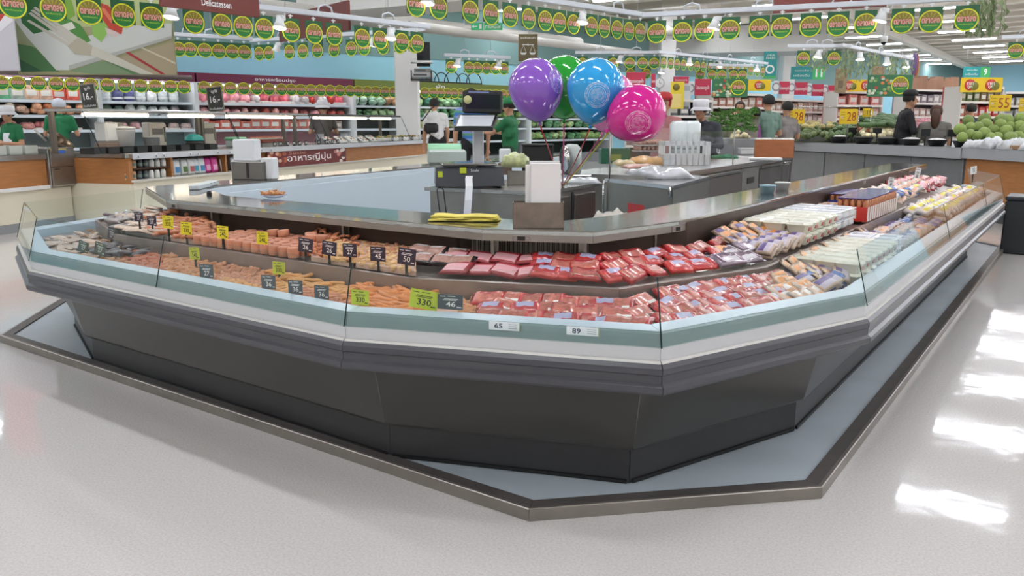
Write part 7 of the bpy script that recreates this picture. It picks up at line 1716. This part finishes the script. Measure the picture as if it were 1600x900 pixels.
# ================================================================== people
import numpy as np
SKIN = M('b98a6c', .55)
def cap_dist(P, a, b, ra, rb):
    a = np.array(a); b = np.array(b); d = b - a; L = (d @ d) or 1e-9
    t = np.clip(((P - a) @ d) / L, 0, 1); return np.linalg.norm(P - (a + t[:, None] * d), axis=1) - (ra + (rb - ra) * t)
def person(px, py, dep, label, face, shirt, legs, arms='down', hair='short', hcol='1c1815', lean=0.0, sleeves='short', apron=None, long_shirt=None, wide=1.0, skirt=False):
    """standing figure; face = direction it looks, in radians from 'away from the camera', anticlockwise"""
    base = Dp(px, 194, dep); H_ = EYE + (HOR - py) * dep / (F_PX / math.cos(PITCH))
    k = H_ / 1.72
    B = []                                # (a, b, ra, rb, material key)
    def add(a, b, ra, rb, m): B.append((Vector(a), Vector(b), ra, rb, m))
    hip, chest, neck, head = Vector((0, 0, .93)), Vector((0, lean * .32, 1.28)), Vector((0, lean * .5, 1.46)), Vector((0, lean * .62 + .015, 1.60))
    for s_ in (-1, 1):
        h = Vector((s_ * .095, 0, .90)); kn = Vector((s_ * .10, .02, .50)); an = Vector((s_ * .105, -.02, .085))
        add(h, kn, .092, .062, 'legs'); add(kn, an, .06, .042, 'legs'); add(an + Vector((0, -.02, -.03)), an + Vector((0, .16, -.045)), .04, .034, 'shoe')
        sh = chest + Vector((s_ * .185 * wide, 0, .10))
        if arms == 'down' or (arms == 'one' and s_ > 0): el = sh + Vector((s_ * .05, -.02, -.29)); ha = el + Vector((s_ * .0, .05, -.25))
        elif arms == 'fold': el = sh + Vector((s_ * .08, .06, -.26)); ha = Vector((-s_ * .10, .24 + lean * .3, el.z + .05))
        elif arms == 'work': el = sh + Vector((s_ * .08, .02, -.27)); ha = el + Vector((-s_ * .06, .25, .02))
        elif arms == 'reach': el = sh + Vector((s_ * .04, .20, -.16)); ha = el + Vector((-s_ * .03, .24, .02))
        else: el = sh + Vector((s_ * .06, .10, -.26)); ha = el + Vector((-s_ * .05, .2, .02))
        add(chest + Vector((s_ * .10, 0, .11)), sh, .075, .066, 'shirt')
        mid = sh.lerp(el, .62)
        if sleeves == 'short': add(sh, mid, .062, .056, 'shirt'); add(mid, el, .045, .040, 'skin')
        else: add(sh, el, .062, .048, 'shirt')
        add(el, ha, .042, .028, 'shirt' if sleeves == 'long' else 'skin')
        d = (ha - el).normalized(); up = Vector((0, 0, 1)) if abs(d.z) < .8 else Vector((0, 1, 0)); sd = d.cross(up).normalized(); nn = sd.cross(d)
        add(ha, ha + d * .075, .03, .03, 'skin')
        for f in range(4): 
            r0 = ha + d * .075 + sd * (-.024 + f * .016); r1 = r0 + d * (.042 + .008 * (f in (1, 2))) - nn * .008; add(r0, r1, .010, .009, 'skin'); add(r1, r1 + d * .026 - nn * .018, .009, .007, 'skin')
        t0 = ha + d * .025 + sd * (.028 * s_); add(t0, t0 + d * .035 + sd * (.022 * s_), .011, .009, 'skin')
    add(hip + Vector((-.065, 0, 0)), hip + Vector((.065, 0, 0)), .118, .118, 'legs'); add(hip + Vector((0, 0, .06)), chest.lerp(hip, .45), .125 * wide, .128 * wide, 'shirt')
    add(chest + Vector((-.075, 0, -.06)), chest + Vector((.075, 0, -.06)), .122 * wide, .122 * wide, 'shirt'); add(chest + Vector((-.09, 0, .06)), chest + Vector((.09, 0, .06)), .105, .105, 'shirt'); add(hip + Vector((0, 0, .1)), chest, .135 * wide, .13 * wide, 'shirt')
    add(chest + Vector((0, 0, .12)), neck, .062, .052, 'shirt'); add(neck, head, .05, .05, 'skin')
    add(head + Vector((0, .012, -.05)), head + Vector((0, -.008, .03)), .068, .088, 'skin'); add(head + Vector((0, .035, -.085)), head + Vector((0, .03, -.06)), .035, .045, 'skin')
    add(head + Vector((0, .088, .005)), head + Vector((0, .104, -.03)), .010, .015, 'skin')
    for s_ in (-1, 1): add(head + Vector((s_ * .086, -.01, .0)), head + Vector((s_ * .088, -.012, -.03)), .014, .012, 'skin')
    mb = MB()
    for a, b, ra, rb, m in B:
        n = max(2, int((b - a).length / .02)); 
        for i in range(n + 1):
            t = i / n; 
            if i in (0, n): mb.ball(a.lerp(b, t), ra + (rb - ra) * t, 8, 6)
        mb.tube([a, a.lerp(b, .5), b], [ra, (ra + rb) / 2, rb], 10)
    me = mb.mesh('body'); ob = bpy.data.objects.new('tmp', me); COL.objects.link(ob)
    md = ob.modifiers.new('r', 'REMESH'); md.mode = 'VOXEL'; md.voxel_size = .0125; sm = ob.modifiers.new('s', 'SMOOTH'); sm.iterations = 3; sm.factor = .5
    dg = bpy.context.evaluated_depsgraph_get(); ev = bpy.data.meshes.new_from_object(ob.evaluated_get(dg)); bpy.data.objects.remove(ob)
    P = np.empty(len(ev.polygons) * 3); ev.polygons.foreach_get('center', P); P = P.reshape(-1, 3)
    keys = ['skin', 'shirt', 'legs', 'shoe']; D_ = np.stack([cap_dist(P, a, b, ra, rb) for a, b, ra, rb, m in B]); who = np.array([keys.index(m) for *_, m in B])[D_.argmin(0)]
    ev.materials.clear()
    for m in (SKIN, M(shirt, .8, noise=.06, nscale=9) if isinstance(shirt, str) else shirt, M(legs, .8), BLACK): ev.materials.append(m)
    ev.polygons.foreach_set('material_index', who.astype('i')); ev.polygons.foreach_set('use_smooth', np.ones(len(ev.polygons), bool)); ev.update()
    o = thing('person', label, 'person', (base.x, base.y, 0), YAW + face); o.scale = (k,) * 3
    bo = bpy.data.objects.new('body', ev); COL.objects.link(bo); bo.parent = o
    hm = M(hcol, .7)
    for s_ in (-1, 1): MB().ball(head + Vector((s_ * .032, .076, .012)), (.012, .008, .007), 8, 5).build('eye', M('1a1512', .3), o)
    MB().ball(head + Vector((0, .082, -.062)), (.024, .007, .006), 8, 5).build('mouth', M('8a4a42', .5), o)
    def cut(lo): return lambda q: q if q.z > lo else Vector((q.x * .96, q.y * .96, lo + (q.z - lo) * .25))
    hc = head + Vector((0, -.012, .032))
    if hair in ('short', 'long', 'cap', 'bun', 'hat'):
        def hf(q):
            if q.y > .45 and q.z < .35: q = Vector((q.x, .45 + (q.y - .45) * .1, q.z))
            return q if q.z > -.55 else Vector((q.x, q.y, -.55))
        MB().ball(hc, (.101, .106, .106), 16, 12, hm, None, hf).build('hair', None, o)
    if hair in ('long', 'bun'):
        MB().tube([hc + Vector((0, -.06, .02)), hc + Vector((0, -.115, -.10)), hc + Vector((0, -.11, -.22)), hc + Vector((0, -.085, -.30))], [.06, .075, .065, .03], 10).build('hair_length', hm, o)
    if hair == 'cap':
        cm = M('17171a' if hcol == '1c1815' else hcol, .7)
        MB().lathe([(.108, .03), (.11, .06), (.10, .10), (.06, .128), (.0001, .134)], 18).build('cap', cm, o, hc); MB().prism([(-.075, .08), (.075, .08), (.055, .17), (-.055, .17)], .028, .038).build('cap_peak', cm, o, hc)
    if hair == 'hat':
        wm = M('e2e2e6', .7)
        MB().lathe([(.105, .0), (.112, .05), (.112, .10), (.095, .125), (.0001, .132)], 18).build('hat', wm, o, hc); MB().lathe([(.104, .012), (.15, -.03), (.152, -.026), (.106, .022)], 20, None, None, True, False).build('hat_brim', wm, o, hc)
    if hair == 'net': MB().ball(hc + Vector((0, -.01, .01)), (.118, .125, .115), 16, 10, M('c9ced8', .7, noise=.12, nscale=40), None, cut(-.35)).build('hair_net', None, o)
    if hair == 'visor':
        gm_ = M('1f7a44', .6); MB().ball(hc, (.101, .106, .106), 14, 10, M('1c1815', .7), None, cut(-.4)).build('hair', None, o); MB().lathe([(.108, .02), (.11, .06), (.09, .11), (.0001, .125)], 18).build('cap', gm_, o, hc); MB().prism([(-.075, .08), (.075, .08), (.055, .17), (-.055, .17)], .02, .03).build('cap_peak', gm_, o, hc)
    if apron:
        am = M(apron, .8)
        ap = MB(); n = 8
        rows = [(1.30, .09, .118), (1.15, .12, .146), (1.0, .14, .150), (.9, .15, .15), (.72, .16, .15), (.58, .165, .14)]
        vs = []
        for z, w_, y in rows:
            for i in range(n + 1):
                u = i / n * 2 - 1; vs.append((u * w_, (y + .012) * math.sqrt(max(0, 1 - (u * .72) ** 2)) + lean * .3 * max(0, (z - .93) / .35), z))
        ap.add(vs, [(r * (n + 1) + i, r * (n + 1) + i + 1, (r + 1) * (n + 1) + i + 1, (r + 1) * (n + 1) + i) for r in range(len(rows) - 1) for i in range(n)], am, None, True); ap.build('apron', None, o)
    return o
def stripe_mat():
    m = bpy.data.materials.new('striped_shirt'); m.use_nodes = True; nt = m.node_tree; b = nt.nodes['Principled BSDF']; b.inputs['Roughness'].default_value = .8
    tc = nt.nodes.new('ShaderNodeTexCoord'); sp2 = nt.nodes.new('ShaderNodeSeparateXYZ'); ma = nt.nodes.new('ShaderNodeMath'); ma.operation = 'MULTIPLY'; ma.inputs[1].default_value = 9
    fr = nt.nodes.new('ShaderNodeMath'); fr.operation = 'FRACT'; cr = nt.nodes.new('ShaderNodeValToRGB'); cr.color_ramp.interpolation = 'CONSTANT'
    e = cr.color_ramp.elements; e[0].color = (*hexc('3f78b8'), 1); e[1].position = .4; e[1].color = (*hexc('5f9a7a'), 1); n = e.new(.7); n.color = (*hexc('7d8fd0'), 1)
    nt.links.new(tc.outputs['Object'], sp2.inputs[0]); nt.links.new(sp2.outputs[2], ma.inputs[0]); nt.links.new(ma.outputs[0], fr.inputs[0]); nt.links.new(fr.outputs[0], cr.inputs[0]); nt.links.new(cr.outputs[0], b.inputs['Base Color'])
    return m
person(1411, 145, 12.2, 'person in black with a black cap and folded arms behind the bowls', -1.75, '17171b', '141416', 'fold', 'cap', lean=.1, sleeves='long')
person(1461, 166, 11.9, 'person with brown tied hair in a grey top behind the fifth bowl', -.5, '77736c', '4a4640', 'down', 'bun', '4a2f22', wide=1.05)
person(1527, 163, 13.8, 'person in a dark top partly hidden behind the pomelos', .5, '23263a', '20222a', 'work', 'short', lean=.25)
person(1199, 150, 12.6, 'person in a grey-green shirt and black trousers seen from behind', .35, '6f8a7e', '17181a', 'work', 'short')
person(1229, 160, 12.9, 'person in a grey shirt behind the left 28 board', .3, '8d8684', '55504e', 'work', 'short')
person(1179, 169, 12.5, 'person in a purple top beside the grey-green shirt', 1.0, '8a4a86', '2a2a30', 'reach', 'short')
person(1155, 160, 15.5, 'person whose face shows above the green leafy heap', 2.8, '9a4a4a', '30302e', 'down', 'short', '3a2a22')
person(1108, 161, 10.0, 'person in dark clothes with a white hat bending over the prep counter', 2.5, '3a3c44', '23242a', 'work', 'hat', lean=.5, sleeves='long')
person(1036, 150, 9.5, 'person with a red cap and pinkish apron behind the magenta balloon', 2.9, 'a8706e', '3a2f33', 'work', 'cap', 'b02a30', apron='b88a86')
person(683, 155, 15.6, 'person in a white shirt with a black shoulder bag by the green chillers', .4, 'dcdcda', '19191b', 'down', 'short', lean=.25)
person(737, 141, 12.2, 'person in a blue and green striped shirt behind the scale display', .3, stripe_mat(), '15161a', 'down', 'short', wide=1.1)
person(797, 156, 11.2, 'person in a green uniform and green cap behind the purple balloon', 1.2, '1f6a40', '1d3a2a', 'reach', 'visor')
person(505, 160, 15.7, 'person in grey with a white cap behind the sushi counter', .2, '55504c', '33302e', 'work', 'hat', lean=.2)
person(93, 157, 13.8, 'person in a green shirt with a white hair net, seen from behind', .25, '146a40', '23322a', 'work', 'net', lean=.15)
person(20, 169, 11.6, 'person in green with a white cap and apron at the left edge', 2.7, '16683e', '23322a', 'work', 'hat', lean=.1, apron='dcdee2')
# shoulder bag of the person in white
q = Dp(672, 186, 15.45); o = thing('shoulder_bag', 'black shoulder bag hanging on the person in the white shirt', 'bag', (q.x, q.y, 1.06), YAW + .4)
MB().bbox(-.12, .16, -.05, .05, -.02, .16, .04, None, None, True).build('pouch', BLACK, o); MB().tube([(-.15, 0, .2), (.0, -.06, .42), (.2, -.03, .55)], .012, 6).build('strap', BLACK, o)
